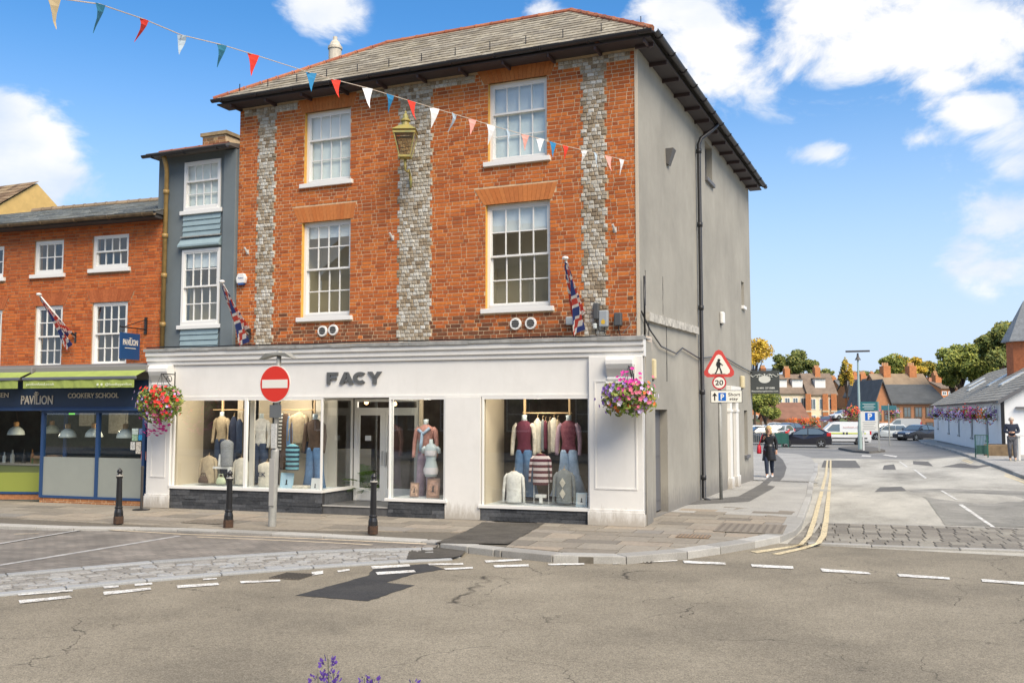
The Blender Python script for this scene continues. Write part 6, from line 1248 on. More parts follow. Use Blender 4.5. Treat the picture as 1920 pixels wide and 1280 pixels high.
# ---- hanging baskets
FOL = piece_mat('basket_leaf', [(0, (.07, .13, .02)), (.5, (.16, .22, .04)), (1, (.36, .34, .08))], rough=.5, bump=0, noise=.2)
def fl_mat(n, c): return mat('petal_'+n, c, .6, .15, 20)
PET = {'magenta': (.52, .02, .26), 'purple': (.28, .14, .46), 'lilac': (.55, .42, .70), 'red': (.72, .03, .02), 'orange': (.70, .16, .03), 'pink': (.60, .14, .22), 'white': (.70, .62, .70), 'deep': (.22, .01, .10)}
def basket(name, label, p, r, cols, group, hook=None, low=True, n_leaf=420, n_fl=110, trail=None, parent_rz=0., flat=.85):
    t = thing(name, label, 'flower basket', p, parent_rz, group); mb = MB(); mb.lathe([(.03, -r*.5), (r*.3, -r*.42), (r*.42, -r*.15), (r*.44, 0)], 12); mb.build('bowl', mat('moss_liner', (.08, .07, .03), .95), t)
    def rp():
        while True:
            v = Vector((random.uniform(-1, 1), random.uniform(-1, 1), random.uniform(-.9, .75)))
            if .45 < v.length < 1: return Vector((v.x*r, v.y*r, v.z*r*flat-(.25*r*flat if random.random() < .3 else 0)))
    mb = MB()
    for _ in range(n_leaf):
        c = rp(); s = random.uniform(.03, .06)*(r/.42); u = Vector((random.gauss(0, 1), random.gauss(0, 1), random.gauss(0, 1))).normalized(); w = u.orthogonal().normalized()
        mb.add([c-u*s, c+w*s*.45, c+u*s, c-w*s*.45], [(0, 1, 2, 3)])
    mb.build('foliage', FOL, t, kind='stuff')
    for ci, cn in enumerate(cols):
        mb = MB()
        for _ in range(n_fl//len(cols)):
            c = rp()
            if trail and cn in trail: c = Vector((random.gauss(.03, .12)*r/.42, random.gauss(-.1, .1)*r/.42, random.uniform(-.62, -.1)*r/.42))
            elif ci < 3 and random.random() < .6: c = Vector((max(-.95, min(.95, random.gauss([-.55, .5, .1][ci], .2)))*r, -min(.85, abs(random.gauss(.5, .2)))*r, random.gauss([.0, .1, .35][ci], .25)*r))
            out = (c+Vector((0, -.12, .05))).normalized(); w = out.orthogonal().normalized(); v = out.cross(w); s = random.uniform(.028, .047)*(r/.42)
            c = c+out*.03; k = 5; vs = [c+out*.0]; 
            for j in range(2*k): an = math.pi*j/k; rr = s*(1 if j % 2 == 0 else .62); vs.append(c+(w*math.cos(an)+v*math.sin(an))*rr+out*s*.3)
            mb.add(vs, [(0, 1+j, 1+(j+1) % (2*k)) for j in range(2*k)])
        mb.build('blossom', fl_mat(cn, PET[cn]), t, kind='stuff')
    if hook is not None:
        mb = MB(); h = Vector(hook)-Vector(p)
        for an in (0, 2.1, 4.2): mb.tube([(r*.42*math.cos(an), r*.42*math.sin(an), 0), h], .004, 4)
        mb.build('chain', BLACKM, t)
    return t
def hook_bracket(label, wallp, tipp):
    wallp, tipp = Vector(wallp), Vector(tipp); t = thing('basket_bracket', label, 'bracket', wallp, 0, 'basket brackets'); q = tipp-wallp; mb = MB(); mb.tube([(0, 0, 0), q], .012, 6); mb.tube([(0, 0, -.3), (0, 0, .05)], .012, 6)
    pts = []
    for k in range(14): an = k/13*5.2; rr = .1*(1-k/18); pts.append(q*.38+Vector((0, 0, -.11))+q.normalized()*rr*math.cos(an)+Vector((0, 0, rr*math.sin(an))))
    mb.tube(pts, .008, 5); mb.tube([(0, 0, -.28), q*.4+Vector((0, 0, -.2)), q*.9], .009, 5); mb.build('scroll', BLACKM, t)
S2W = lambda s, d, z: SHOP @ Vector((s, d, z))
for (px, py), s_, lab, cols, tr in (((301, 752), -10.0, 'hanging basket of red and magenta flowers on the white pilaster beside the restaurant', ('lilac', 'red', 'red', 'magenta', 'pink', 'magenta'), ('magenta',)), ((1179, 742), -.25, 'hanging basket of purple and pink petunias on the corner pilaster', ('purple', 'pink', 'magenta', 'lilac', 'orange', 'white'), None)):
    c_ = S(px, py, -.5); tip = S2W(c_.x, -.5, 2.72); basket('hanging_basket', lab, S2W(c_.x, -.5, c_.z), .45 if tr else .47, cols, 'hanging baskets on the shopfront', hook=tip, trail=tr, n_leaf=900, n_fl=230, flat=.85 if tr else .62)
    hook_bracket('black scroll iron bracket holding the ' + ('red and magenta basket' if tr else 'purple petunia basket'), S2W(c_.x, -.08, 2.72), tip)
# ---- alarm box, utility boxes, security light, cables
p = at_y(453, 524, 16.45); t = thing('alarm_box', 'white hexagonal alarm box with blue base on the brick wall', 'alarm', (p.x, 16.49, p.z)); mb = MB(); mb.prism([(-.1, -.08), (.1, -.08), (.125, .03), (.07, .13), (-.07, .13), (-.125, .03)], -.08, 0, 'y'); mb.build('cover', WHITEP, t, bevel=.01); mb = MB(); mb.box(-.07, .07, -.078, -.0, -.115, -.081); mb.build('base', mat('alarm_blue', (.03, .1, .3)), t); text_mb('Active', .13, .04, .002, .01, Matrix.Translation((-.065, -.0805, .01))).build('lettering', mat('alarm_blue', (.03, .1, .3)), t)
BOXG = mat('cabinet_grey', (.07, .075, .08), .6); BOXL = mat('cabinet_light', (.30, .33, .35), .6)
for px, py, w, h, m, l in ((1069, 601, .18, .15, mat('box_white', (.5, .54, .53), .6), 'pale junction box below the window sill'), (1117, 583, .11, .3, BOXG, 'tall dark cabinet beside the flint pilaster'), (1131, 597, .17, .3, BOXL, 'grey round-topped meter box with yellow label'), (1158, 598, .14, .24, BOXG, 'square dark cabinet beside the brick corner'), (1115, 611, .07, .1, mat('box_white', (.5, .54, .53)), 'pair of tiny pale switches under the tall cabinet')):
    p = at_y(px, py, 16.4); t = thing('utility_box', l, 'utility box', (p.x, 16.49, p.z-h/2), 0, 'utility boxes on the brick corner'); mb = MB(); mb.box(-w/2, w/2, -.1, -.0, 0, h); mb.build('case', m, t, bevel=.02); mb = MB(); mb.tube([(0, -.04, 0), (.01, -.05, -.1), (.05, -.06, -.2), (.2, -.1, 3.33-p.z+h/2 if False else -.24)], .009, 5); mb.build('lead', BLACKM, t)
    if 'yellow' in l: mb = MB(); mb.prism([(-.03, .05), (.03, .05), (.04, .1), (0, .14), (-.04, .1)], -.103, -.1005, 'y'); mb.build('label_patch', mat('label_yellow', (.6, .38, .03)), t)
random.seed(9)
def cable(label, pts, r=.009, m=None, group='wall cables'):
    pts = [Vector(p) for p in pts]; t = thing('wall_cable', label, 'cable', pts[0], 0, group, world_mode=True); mb = MB(); mb.tube(pts, r, 5); mb.build('wire', m or BLACKM, t, smooth=True)
ctop = [SHOP @ Vector((-10.4+i*.52, -.06+random.uniform(-.02, .02), 3.275+random.uniform(-.004, .02))) for i in range(20)]; cable('black cable lying along the lead cornice top', ctop, .013)
cable('thick black cable draped across the grey side wall', [(-4.58, 16.5, 3.75), (-4.56, 17., 3.45), (-4.56, 17.8, 3.2), (-4.56, 19., 3.13), (-4.57, 19.6, 3.28), (-4.57, 21.2, 3.15), (-4.58, 24, 3.35), (-4.58, 26.5, 3.2), (-4.58, 28.6, 3.1)], .016)
cable('tangled grey cables rising beside the brick corner', [(-4.9, 16.4, 3.36), (-4.75, 16.38, 3.5), (-4.8, 16.4, 3.7), (-4.68, 16.4, 3.55), (-4.6, 16.42, 3.8)], .008, mat('grey_cable', (.3, .29, .27)))
cable('pale cable hanging down the corner pilaster', [(-4.46, 16.1, 3.3), (-4.42, 16.05, 2.9), (-4.4, 16.05, 2.0), (-4.41, 16.04, .2)], .014, mat('grey_cable', (.3, .29, .27)))
cable('thin pipe stub on the corner above shopfront', [(-4.55, 16.6, 3.3), (-4.55, 16.6, 4.4)], .02)
for px, py, Y, w, h, m, l in ((1352, 596, 24.4, .2, .3, WHITEP, 'white oval security light high on the grey wall'), (1390, 716, 27.2, .28, .34, mat('cream_box', (.6, .52, .32), .6), 'cream box light beside the salon sign'), (1222, 692, 17.0, .12, .38, mat('cream_box', (.6, .52, .32)), 'slim cream case beside the corner pilaster'), (1212, 645, 16.75, .22, .28, mat('beige_box', (.5, .42, .34), .6), 'beige junction box on the wall corner')):
    p = at_x(px, py, -4.6); t = thing('wall_light' if 'light' in l else 'junction_box', l, 'light' if 'light' in l else 'box', (-4.615, p.y, p.z-h/2)); mb = MB(); mb.box(.0, .1, -w/2, w/2, 0, h); mb.build('case', m, t, bevel=.03); mb = MB(); mb.box(0, .05, -w*.35, w*.35, -.03, .0); mb.build('foot', BLACKM, t)
for px, py in ((464, 470), (736, 443), (1153, 428)):
    p = at_y(px, py, 16.48); t = thing('flagpole_socket', 'small pale angled metal socket on the brickwork '+{464: 'beside the grey house', 736: 'beside the middle flint pilaster', 1153: 'between the last flint pilaster and corner'}[px], 'socket', p, 0, 'empty sockets on the facade'); mb = MB(); mb.tube([(0, 0, -.05), (-.02, -.08, .06)], .022, 8); mb.box(-.03, .03, -.0, .018, -.08, .02); mb.build('tube', mat('pale_metal', (.55, .54, .5), .5), t)
# ---- salvia spikes at the viewer's feet
SAL = mat('salvia_violet', (.10, .045, .30), .7, .3, 40); STEM = mat('salvia_stem', (.06, .08, .04), .7)
for i, (px, py, D, l) in enumerate(((615, 1234, 2.5, 'tall violet salvia spike with two whorls'), (596, 1262, 2.45, 'dark thin salvia spike beside the tallest one'), (625, 1262, 2.55, 'short salvia spike right against the tallest one'), (683, 1270, 2.6, 'salvia spike tip beside a paired spike'), (699, 1272, 2.5, 'bright violet salvia tip of a pair'), (774, 1276, 2.6, 'lone salvia tip standing apart from the rest'))):
    tip = EYE+ray(px, py)*D; t = thing('salvia_flower', l, 'flower', (tip.x+.01, tip.y, RZ), 0, 'salvia spikes at the near kerb'); h = tip.z-RZ; mb = MB(); mb.tube([(0, 0, 0), (.01, .01, h*.6), (-.01, 0, h)], [.004, .003, .001], 5); mb.build('stem', STEM, t); mb = MB()
    for k in range(70):
        u = random.random(); z = h-.0-.1*u; an = random.random()*6.28; rr = (.004+.011*(.4+.6*abs(math.sin(u*9)))) ; c = Vector((-.01+rr*math.cos(an), rr*math.sin(an), z)); s = .004; d = Vector((math.cos(an), math.sin(an), random.uniform(-.2, .8)))
        mb.add([c, c+d*.009+Vector((0, 0, s)), c+d*.011, c+d*.007-Vector((0, 0, s))], [(0, 1, 2, 3)])
    mb.build('florets', SAL, t)
# ------------------------------------------------------------------ beyond: white hall, car park, houses, trees
random.seed(21)
def Bp(px, py, D): return EYE + ray(px, py)*D
WHT = mat('white_rough_render', (.78, .79, .78), .85, .04, 2, bump=.2)
nc, fc = G(1886, 850), G(1752, 822); L_ = math.hypot(fc.x-nc.x, fc.y-nc.y); hang = math.atan2(fc.y-nc.y, fc.x-nc.x)
HX = Matrix.Translation((nc.x, nc.y, min(nc.z, fc.z))) @ Matrix.Rotation(hang, 4, 'Z')      # local x along the road wall away from us, y to the road (left), z up
wh = thing('white_hall', 'low white rendered hall with grey slate roof and skylights', 'building', tuple(nc), world_mode=True)
EZH = 2.98
hw = [(L_*u-.55, L_*u+.55, .75, 2.15) for u in (.16, .33, .51, .68)]+[(L_*.90-.4, L_*.90+.4, .95, 2.3)]
HXr = HX @ Matrix.Rotation(math.pi, 4, 'Z')   # x towards us, y into building
hwr = [(-b, -a, c, d) for a, b, c, d in hw]
wall_sheet(wh, HXr, -L_, 0, -.5, EZH, hwr, WHT, back=.16)
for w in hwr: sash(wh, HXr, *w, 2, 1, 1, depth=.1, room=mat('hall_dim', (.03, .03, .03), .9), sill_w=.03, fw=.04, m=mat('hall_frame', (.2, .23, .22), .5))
g = MB(HXr); D_ = 9.; RH = 2.75
g.add([(0, 0, -.5), (0, D_, -.5), (0, D_, EZH), (0, D_/2, EZH+RH), (0, 0, EZH)], [(0, 1, 2, 3, 4)]); g.add([(-L_, 0, -.5), (-L_, D_, -.5), (-L_, D_, EZH), (-L_, D_/2, EZH+RH), (-L_, 0, EZH)], [(4, 3, 2, 1, 0)]); g.add([(0, D_, -.5), (-L_, D_, -.5), (-L_, D_, EZH), (0, D_, EZH)], [(0, 1, 2, 3)]); g.build('gable_wall', WHT, wh)
bq = [HXr @ Vector(p) for p in ((-L_-.1, -.25, EZH-.1), (.25, -.25, EZH-.1), (.25, D_/2, EZH+RH), (-L_-.1, D_/2, EZH+RH))]; b2 = [HXr @ Vector(p) for p in ((.25, D_+.25, EZH-.1), (-L_-.1, D_+.25, EZH-.1), (-L_-.1, D_/2, EZH+RH), (.25, D_/2, EZH+RH))]
g = MB(); g.poly(bq); g.poly(b2); hr = g.build('roof', mat('hall_underlay', (.1, .1, .1), .9), wh); roof_courses(hr, bq, 16, .5, piece_mat('hall_slate', [(0, (.25, .235, .20)), (1, (.35, .33, .28))]), 0, lift=.02); roof_courses(hr, b2, 10, .8, MATS['hall_slate'], 0, lift=.02)
for u, v0, v1 in ((.30, .35, .62), (.48, .4, .8), (.7, .35, .6), (.85, .5, .75)):
    p = [bq[0].lerp(bq[1], 1-u).lerp(bq[3].lerp(bq[2], 1-u), v) for v in (v0, v1)]; q = [bq[0].lerp(bq[1], 1-u+.035).lerp(bq[3].lerp(bq[2], 1-u+.035), v) for v in (v0, v1)]; n_ = (bq[1]-bq[0]).cross(bq[3]-bq[0]).normalized()*.1; g = MB(); g.add([p[0]+n_, q[0]+n_, q[1]+n_, p[1]+n_, p[0], q[0], q[1], p[1]], [(0, 1, 2, 3), (0, 4, 5, 1), (1, 5, 6, 2), (2, 6, 7, 3), (3, 7, 4, 0)]); g.build('skylight', mat('skylight_pale', (.55, .57, .56), .3), hr)
g = MB(HXr); g.box(.0, .06, -.16, .0, -.3, EZH-.1); g.box(.24, .3, -.3, D_/2, EZH-.25, EZH-.1) if False else None; g.build('downpipe', BLACKM, wh); gutter(wh, HXr @ Vector((-L_, -.32, EZH-.12)), HXr @ Vector((.2, -.32, EZH-.12)), .08, brackets=False)
g = MB(HXr); g.add([(.26, -.3, EZH-.28), (.3, -.3, EZH-.28), (.3, D_/2, EZH+RH-.05), (.26, D_/2, EZH+RH-.05), (.26, -.3, EZH-.08), (.3, -.3, EZH-.08), (.3, D_/2, EZH+RH+.1), (.26, D_/2, EZH+RH+.1)], [(0, 1, 2, 3), (4, 5, 6, 7), (1, 2, 6, 5), (0, 3, 7, 4)]); g.build('barge_board', DARKG, wh)
g = MB(HXr); g.box(.02, .06, 1.0, 3.4, .95, 2.25); g.build('red_shutter', mat('faded_red_shutter', (.55, .12, .11), .6), wh); g = MB(HXr); g.box(.02, .2, .5, 3.5, 2.5, 2.58); g.build('sign_lamp_rail', DARKG, wh)
for i, u in enumerate((.06, .19, .31, .43, .56, .8)):
    lab = ['orange and blue basket beside the hall corner', 'magenta and orange basket over the hall window next its gable', 'lilac basket with red top on the hall wall', 'pale purple basket with red geraniums on the hall wall', 'mauve basket beside far hall windows', 'violet basket by the twin far window'][i]
    p = HX @ Vector((L_*u, .45, 2.2)); basket('flower_basket', 'wall '+lab, p, .55 if i != 5 else .6, [('orange', 'purple', 'white'), ('magenta', 'orange', 'pink'), ('lilac', 'purple', 'red'), ('lilac', 'red', 'pink'), ('purple', 'lilac', 'pink'), ('purple', 'red', 'lilac')][i], 'baskets on the white hall', n_leaf=150, n_fl=160, hook=HX @ Vector((L_*u, .05, 2.9)))
p = HX @ Vector((L_+3, 3.2, 2.3)); basket('flower_basket', 'orange and crimson basket hanging past the hall end', p, .7, ('deep', 'lilac', 'orange', 'pink'), 'baskets on the white hall', n_leaf=260, n_fl=140, hook=HX @ Vector((L_+.1, .1, 2.9)))
# brick tower with conical roof
c = Bp(1925, 690, 62); tw_ = thing('brick_tower', 'octagonal orange brick tower with pointed slate roof behind the hall', 'tower', (c.x, c.y, -.5), world_mode=True); g = MB(); g.lathe([(1.15, -.5), (1.15, 6.55)], 8, c=(c.x, c.y, 0)); g.build('tower_wall', mat('tower_brick', (.46, .15, .06), .9, .2, 6), tw_)
g = MB(); g.lathe([(1.15, 6.5), (1.45, 6.5), (1.42, 6.6), (.05, 9.2)], 8, c=(c.x, c.y, 0)); g.build('cone_roof', mat('tower_slate', (.24, .25, .25), .7, .2, 5), tw_)
# litter bin frame, planter, table on the right pavement
p = G(1841, 857); t = thing('litter_bin', 'green slatted wire litter bin outside the white hall', 'bin', p); t.scale = (.7, .7, .68); GRN = mat('bin_green', (.03, .12, .09), .5)
for x in (-.36, .36):
    mb = MB(); mb.box(x-.035, x+.035, -.03, .03, 0, 1.5); mb.build('post', GRN, t)
for i in range(8): x = -.3+i*.0857; mb = MB(); mb.box(x-.012, x+.012, -.2-.05*math.cos(i), -.18-.05*math.cos(i), .25, 1.45); mb.build('slat', GRN, t)
mb = MB(); mb.box(-.38, .38, -.26, .24, 1.45, 1.5); mb.box(-.35, .35, -.2, .2, .2, .25); mb.box(-.3, .3, -.15, .15, .25, .8); mb.build('liner', mat('bin_liner', (.04, .09, .075), .6), t)
p = G(1872, 853); t = thing('stone_planter', 'low brown stone planter by the hall corner', 'planter', p); mb = MB(); mb.box(-.6, .9, -.1, .5, -.1, .5); mb.build('trough', mat('brown_stone', (.2, .14, .08), .9, .3, 4), t, bevel=.04); mb = MB(); mb.box(-.5, .8, 0, .4, .5, .52); mb.build('soil', mat('soil', (.03, .02, .015)), t)
p = G(1911, 862); t = thing('pavement_table', 'white pavement table leg and top beside the man', 'table', p); mb = MB(); mb.box(-.08, 1.4, -.4, .4, 1.0, 1.05); mb.build('table_top', WHITEP, t)
for x in (0, 1.25):
    for y in (-.35, .3): mb = MB(); mb.box(x-.04, x+.04, y, y+.07, 0, 1.0); mb.build('leg', WHITEP, t)
# ---- traffic island with lamp post and parking board
ip = [G(x, y, RZ) for x, y in ((1572, 842), (1600, 848), (1630, 850), (1660, 847), (1640, 841), (1605, 838))]; g = MB(); n = len(ip); g.add([(q.x, q.y, q.z+.13) for q in ip]+[tuple(q) for q in ip], [list(range(n))]+[(i, i+n, (i+1) % n+n, (i+1) % n) for i in range(n)]); structure('traffic_island', g, TARMID)
p = G(1613, 843); t = thing('lamp_post', 'tall pale green street lamp post with flat twin head', 'lamp post', p); zz = lambda py: Bp(1613, py, (p-EYE).dot(FW)).z-p.z
PGR = mat('pale_green_post', (.34, .44, .42), .5); mb = MB(); mb.tube([(0, 0, 0), (0, 0, 1.6)], .13, 10); mb.tube([(0, 0, 1.6), (0, 0, zz(668))], [.1, .055], 10); mb.build('column', PGR, t); mb = MB(); mb.box(-.75, .75, -.15, .15, zz(659), zz(656)); mb.lathe([(.2, zz(674)), (.08, zz(668)), (.05, zz(661))], 10); mb.build('lamp_head', mat('lamp_dark', (.08, .075, .07), .5), t)
p2 = G(1629, 845); t = thing('parking_sign_board', 'large parking board with blue P under a green car park sign', 'sign', p2, R(-3)); k = FPX/((p2-EYE).dot(FW)); zq = lambda py: (845-py)/k
for x0 in (-.3, .62): mb = MB(); mb.box(x0-.05, x0+.05, .02, .1, 0, zq(753)); mb.build('post', WHITEP if x0 < 0 else GREYPOLE, t)
mb = MB(); mb.box(-.42, .58, -.02, .02, zq(808), zq(771)); pb = mb.build('white_panel', SW, t); mb = MB(); mb.box(-.44, .6, -.03, .02, zq(770), zq(753)); gp = mb.build('green_panel', mat('sign_teal', (.03, .16, .17), .5), t)
mb = MB(); mb.box(-.16, .42, -.026, -.021, zq(788), zq(773.5)); mb.build('blue_square', PB, pb); text_mb('P', .26, zq(775)-zq(787), .002, .04, Matrix.Translation((.0, -.0265, zq(786.5)))).build('letter', SW, pb)
for i in range(5): mb = MB(); z = zq(792+i*3.2); mb.box(-.32+.05*(i % 2), .48-.07*(i % 3), -.023, -.0205, z, z+.025); mb.build('small_print', mat('print_grey', (.25, .25, .25)), pb)
for i in range(4): mb = MB(); z = zq(758+i*3); mb.box(-.3+.1*(i % 2), .46-.1*(i % 2), -.033, -.0305, z, z+.04); mb.build('small_print', mat('print_pale', (.5, .56, .54)), gp)
p3 = G(1668, 836); t = thing('direction_sign', 'small teal direction sign on pole beyond the parking board', 'sign', p3); k3 = FPX/((p3-EYE).dot(FW)); mb = MB(); mb.tube([(0, 0, 0), (0, 0, (836-757)/k3)], .05, 8); mb.build('pole', GREYPOLE, t); mb = MB(); mb.box(-.5, .55, -.04, .0, (836-769)/k3, (836-760)/k3); mb.build('panel', mat('sign_teal2', (.05, .17, .19), .5), t)
for px, lab, cols in ((1596, 'crimson and orange lamp post basket hanging on the van side of the column', ('deep', 'red', 'orange', 'pink')), (1634, 'crimson lamp post basket hanging behind the parking board', ('deep', 'magenta', 'pink'))):
    q = Bp(px, 773, (p-EYE).dot(FW)+.3); basket('post_basket', lab, q, .62, cols, 'baskets on the lamp post', n_leaf=220, n_fl=140, hook=(p.x, p.y, q.z+.7))
# railings near the woman
p = G(1466, 838); t = thing('green_guard_rail', 'dark green bin-like guard frame behind the woman', 'guard rail', p); 
for x in (-.45, .0, .45): mb = MB(); mb.box(x-.03, x+.03, -.03, .03, 0, 1.05); mb.build('post', GRN, t)
mb = MB(); mb.box(-.45, .45, -.012, .012, .25, 1.0); mb.build('panel', GRN, t)
p = G(1416, 834); t = thing('metal_railing', 'pale metal railing with upright bars at the building corner', 'railing', p)
for i in range(16): mb = MB(); mb.tube([(-1.2+i*.16, 0, 0), (-1.2+i*.16, 0, 1.0)], .014, 5); mb.build('bar', GREYPOLE, t)
mb = MB(); mb.tube([(-1.25, 0, 1.), (1.25, 0, 1.)], .025, 6); mb.tube([(-1.25, 0, .12), (1.25, 0, .12)], .02, 6); mb.build('rail', GREYPOLE, t)
# ---- cars
TYRE = mat('tyre', (.02, .02, .02), .85); RIM = mat('alloy_rim', (.45, .46, .46), .35, metal=.7); CGL = mat('car_glass', (.10, .13, .14), .06, coat=1., spec=1.); LRED = mat('tail_lamp', (.55, .02, .02), .2, coat=.5); LWH = mat('head_lamp', (.75, .75, .72), .15, coat=.5); TRIM = mat('car_trim', (.025, .025, .027), .6)
PROF = {'hatch': ([(0, .25), (-.02, .5), (.04, .66), (.25, .74), (.95, .93), (1.75, 1.38), (2.25, 1.47), (3.05, 1.43), (3.72, 1.12), (3.9, .95), (3.95, .6), (3.92, .25)], 3.95, 1.72, (.72, 3.2), [(1.12, .95), (1.8, 1.34), (2.25, 1.40), (2.25, .96)], [(2.32, .96), (2.32, 1.4), (3.0, 1.37), (3.45, 1.1), (3.3, .98)], (4, 5), (7, 8)),
        'van': ([(0, .25), (-.02, .65), (.08, .9), (.2, .98), (.75, 1.12), (1.4, 1.72), (1.75, 1.84), (4.15, 1.82), (4.36, 1.72), (4.4, 1.0), (4.4, .4), (4.36, .25)], 4.4, 1.8, (.85, 3.55), [(.98, 1.1), (1.5, 1.62), (2.05, 1.64), (2.05, 1.08)], None, (4, 5), None),
        'saloon': ([(0, .25), (-.02, .5), (.06, .66), (.3, .76), (1.25, .93), (2.05, 1.38), (2.55, 1.45), (3.2, 1.40), (4.05, 1.05), (4.6, .98), (4.72, .6), (4.68, .25)], 4.7, 1.84, (.9, 3.75), [(1.5, .97), (2.1, 1.34), (2.62, 1.38), (2.62, .98)], [(2.7, .98), (2.7, 1.38), (3.2, 1.34), (3.75, 1.06), (3.6, 1.0)], (4, 5), (7, 8)),
        'mini': ([(0, .25), (-.02, .55), (.05, .72), (.25, .82), (.95, .95), (1.5, 1.33), (1.9, 1.42), (3.2, 1.40), (3.62, 1.05), (3.75, .9), (3.82, .6), (3.8, .25)], 3.82, 1.73, (.72, 3.15), [(1.1, .98), (1.58, 1.30), (2.4, 1.34), (2.4, .98)], [(2.46, .98), (2.46, 1.34), (3.15, 1.33), (3.4, 1.06), (3.35, 1.0)], (4, 5), (7, 8))}
def car(name, label, kind, p, rz, col, group=None, stripe=None, coat=.6, roofcol=None):
    pr, L, W, wx, sw1_, sw2_, ws, rw_ = PROF[kind]; t = thing(name, label, 'van' if kind == 'van' else 'car', p, rz, group)
    def hw(z): return W/2*(1-.05*max(0, .5-z)/.25 if z < .5 else (1 if z < .95 else 1-.24*min(1, (z-.95)/.5)*(.35 if kind == 'van' else 1)))
    n = len(pr); M_ = mat('paint_'+'_'.join('%02d' % int(c*99) for c in col), col, .25, coat=coat); mb = MB(); cx = L/2
    sec = [(x-cx, z) for x, z in pr]; mb.add([(x, -hw(z), z) for x, z in sec]+[(x, hw(z), z) for x, z in sec], [(i, i+1, n+i+1, n+i) for i in range(n-1)]+[(n-1, 0, n, 2*n-1)])
    mid = [(x, .55) for x, z in sec]   # sides as fans to a mid line for a gentle crease
    for s in (-1, 1):
        c = (0, s*W/2*1.015, .62); vs = [(x, s*hw(z), z) for x, z in sec]+[c]; mb.add(vs, [((i, i+1, n) if s > 0 else (i+1, i, n)) for i in range(n-1)]+[(n-1, 0, n) if s > 0 else (0, n-1, n)])
    b = mb.build('body', M_, t, bevel=.02)
    for pts in (sw1_, sw2_):
        if not pts: continue
        for s in (-1, 1): mb = MB(); mb.prism([(x-cx, z) for x, z in pts], s*(hw(1.0)*.99), s*(hw(1.0)+.012), 'y'); 
        for s in (-1, 1):
            mb = MB(); vs = [(x-cx, s*(hw(z)+.02), z) for x, z in pts]; mb.add(vs+[(x, y-s*.03, z) for x, y, z in vs], [tuple(range(len(vs)))]+[(i, (i+1) % len(vs), len(vs)+(i+1) % len(vs), len(vs)+i) for i in range(len(vs))]); mb.build('side_window', CGL, t)
    for pair in (ws, rw_):
        if not pair: continue
        (xa, za), (xb, zb_) = pr[pair[0]], pr[pair[1]]; nx, nz = -(zb_-za), (xb-xa); l = math.hypot(nx, nz); nx, nz = nx/l*.012, nz/l*.012
        f = lambda u, s: (xa+(xb-xa)*u-cx+nx, s*hw(za+(zb_-za)*u)*.88, za+(zb_-za)*u+nz); mb = MB(); mb.add([f(.08, -1), f(.08, 1), f(.93, 1), f(.93, -1)], [(0, 1, 2, 3)]); mb.build('windscreen' if pair == ws else 'rear_window', CGL, t)
    for x in wx:
        for s in (-1, 1):
            wm = Matrix.Translation((x-cx, s*(W/2-.09), .31)) @ Matrix.Rotation(math.pi/2, 4, 'X'); mb = MB(); mb.lathe([(.2, -.1), (.29, -.1), (.31, -.06), (.31, .06), (.29, .1), (.2, .1)], 20, m=wm); w = mb.build('wheel', TYRE, t)
            mb = MB(); mb.lathe([(.205, -.09), (.205, .09)], 16, m=wm)
            mb.build('rim', mat('rim_dark', (.05, .05, .05), .5), w); mb = MB()
            for q in range(5):
                a = q*1.2566; mb.box(-.03, .03, .02, .205, -.105, .105, wm @ Matrix.Rotation(a, 4, 'Z'))
            mb.build('spoke', RIM, w)
            mb = MB(); mb.lathe([(.36, -.005), (.36, .005)], 20, m=Matrix.Translation((x-cx, s*(W/2+.004), .33)) @ Matrix.Rotation(math.pi/2, 4, 'X')); mb.build('wheel_arch', TRIM, t)
    for s in (-1, 1):
        mb = MB(); mb.box(-cx-.03, -cx+.28, s*W*.36-.16, s*W*.36+.16, .6, .74); mb.build('headlight', LWH, t, bevel=.03); mb = MB()
        if kind == 'van': mb.box(cx-.12, cx+.02, s*W*.46-.07, s*W*.46+.07, .8, 1.4)
        else: mb.box(cx-.36, cx-.06, min(s*(W/2-.22), s*(W/2+.014)), max(s*(W/2-.22), s*(W/2+.014)), .84, 1.08)
        mb.build('tail_light', LRED, t, bevel=.03); mb = MB(); mb.box(sw1_[0][0]-cx, sw1_[0][0]-cx+.14, s*(W/2+.02), s*(W/2+.2), .98, 1.12); mb.build('mirror', M_, t, bevel=.03)
    mb = MB(); mb.box(-cx-.04, -cx+.06, -W*.3, W*.3, .32, .56); mb.build('grille', TRIM, t); mb = MB(); mb.box(-cx-.055, -cx-.042, -.26, .26, .4, .51); mb.build('number_plate', SW, t)
    mb = MB(); mb.box(-L*.45, L*.45, -W/2-.012, W/2+.012, .2, .3); mb.build('sill_trim', TRIM, t)
    if stripe: mb = MB(); mb.box(.9-cx, L-cx-.4, -W/2-.02, -W/2-.012, .86, .97); mb.build('side_stripe', mat('lime_stripe', (.6, .65, .12), .5), t); mb = MB(); mb.box(.5-cx, L-cx-.3, -W/2-.022, -W/2-.012, .5, .58); mb.build('rub_strip', TRIM, t); mb = MB(); mb.box(2.25-cx, 2.4-cx, -W/2-.024, -W/2-.0205, .84, 1.0); mb.box(2.5-cx, 2.65-cx, -W/2-.024, -W/2-.0205, .84, 1.0); mb.build('door_handle', TRIM, t)
    if roofcol: mb = MB(); mb.box(pr[5][0]-cx+.25, pr[7][0]-cx-.02, -W*.36, W*.36, 1.415, 1.445); mb.build('roof_panel', mat('roof_panel_white', roofcol, .3), t, bevel=.015)
    return t
def carpos(px, py): q = G(px, py, RZ); return (q.x, q.y, q.z)
car('hatchback', 'black hatchback parked side-on behind the woman', 'hatch', carpos(1508, 838), R(4), (.018, .018, .026))
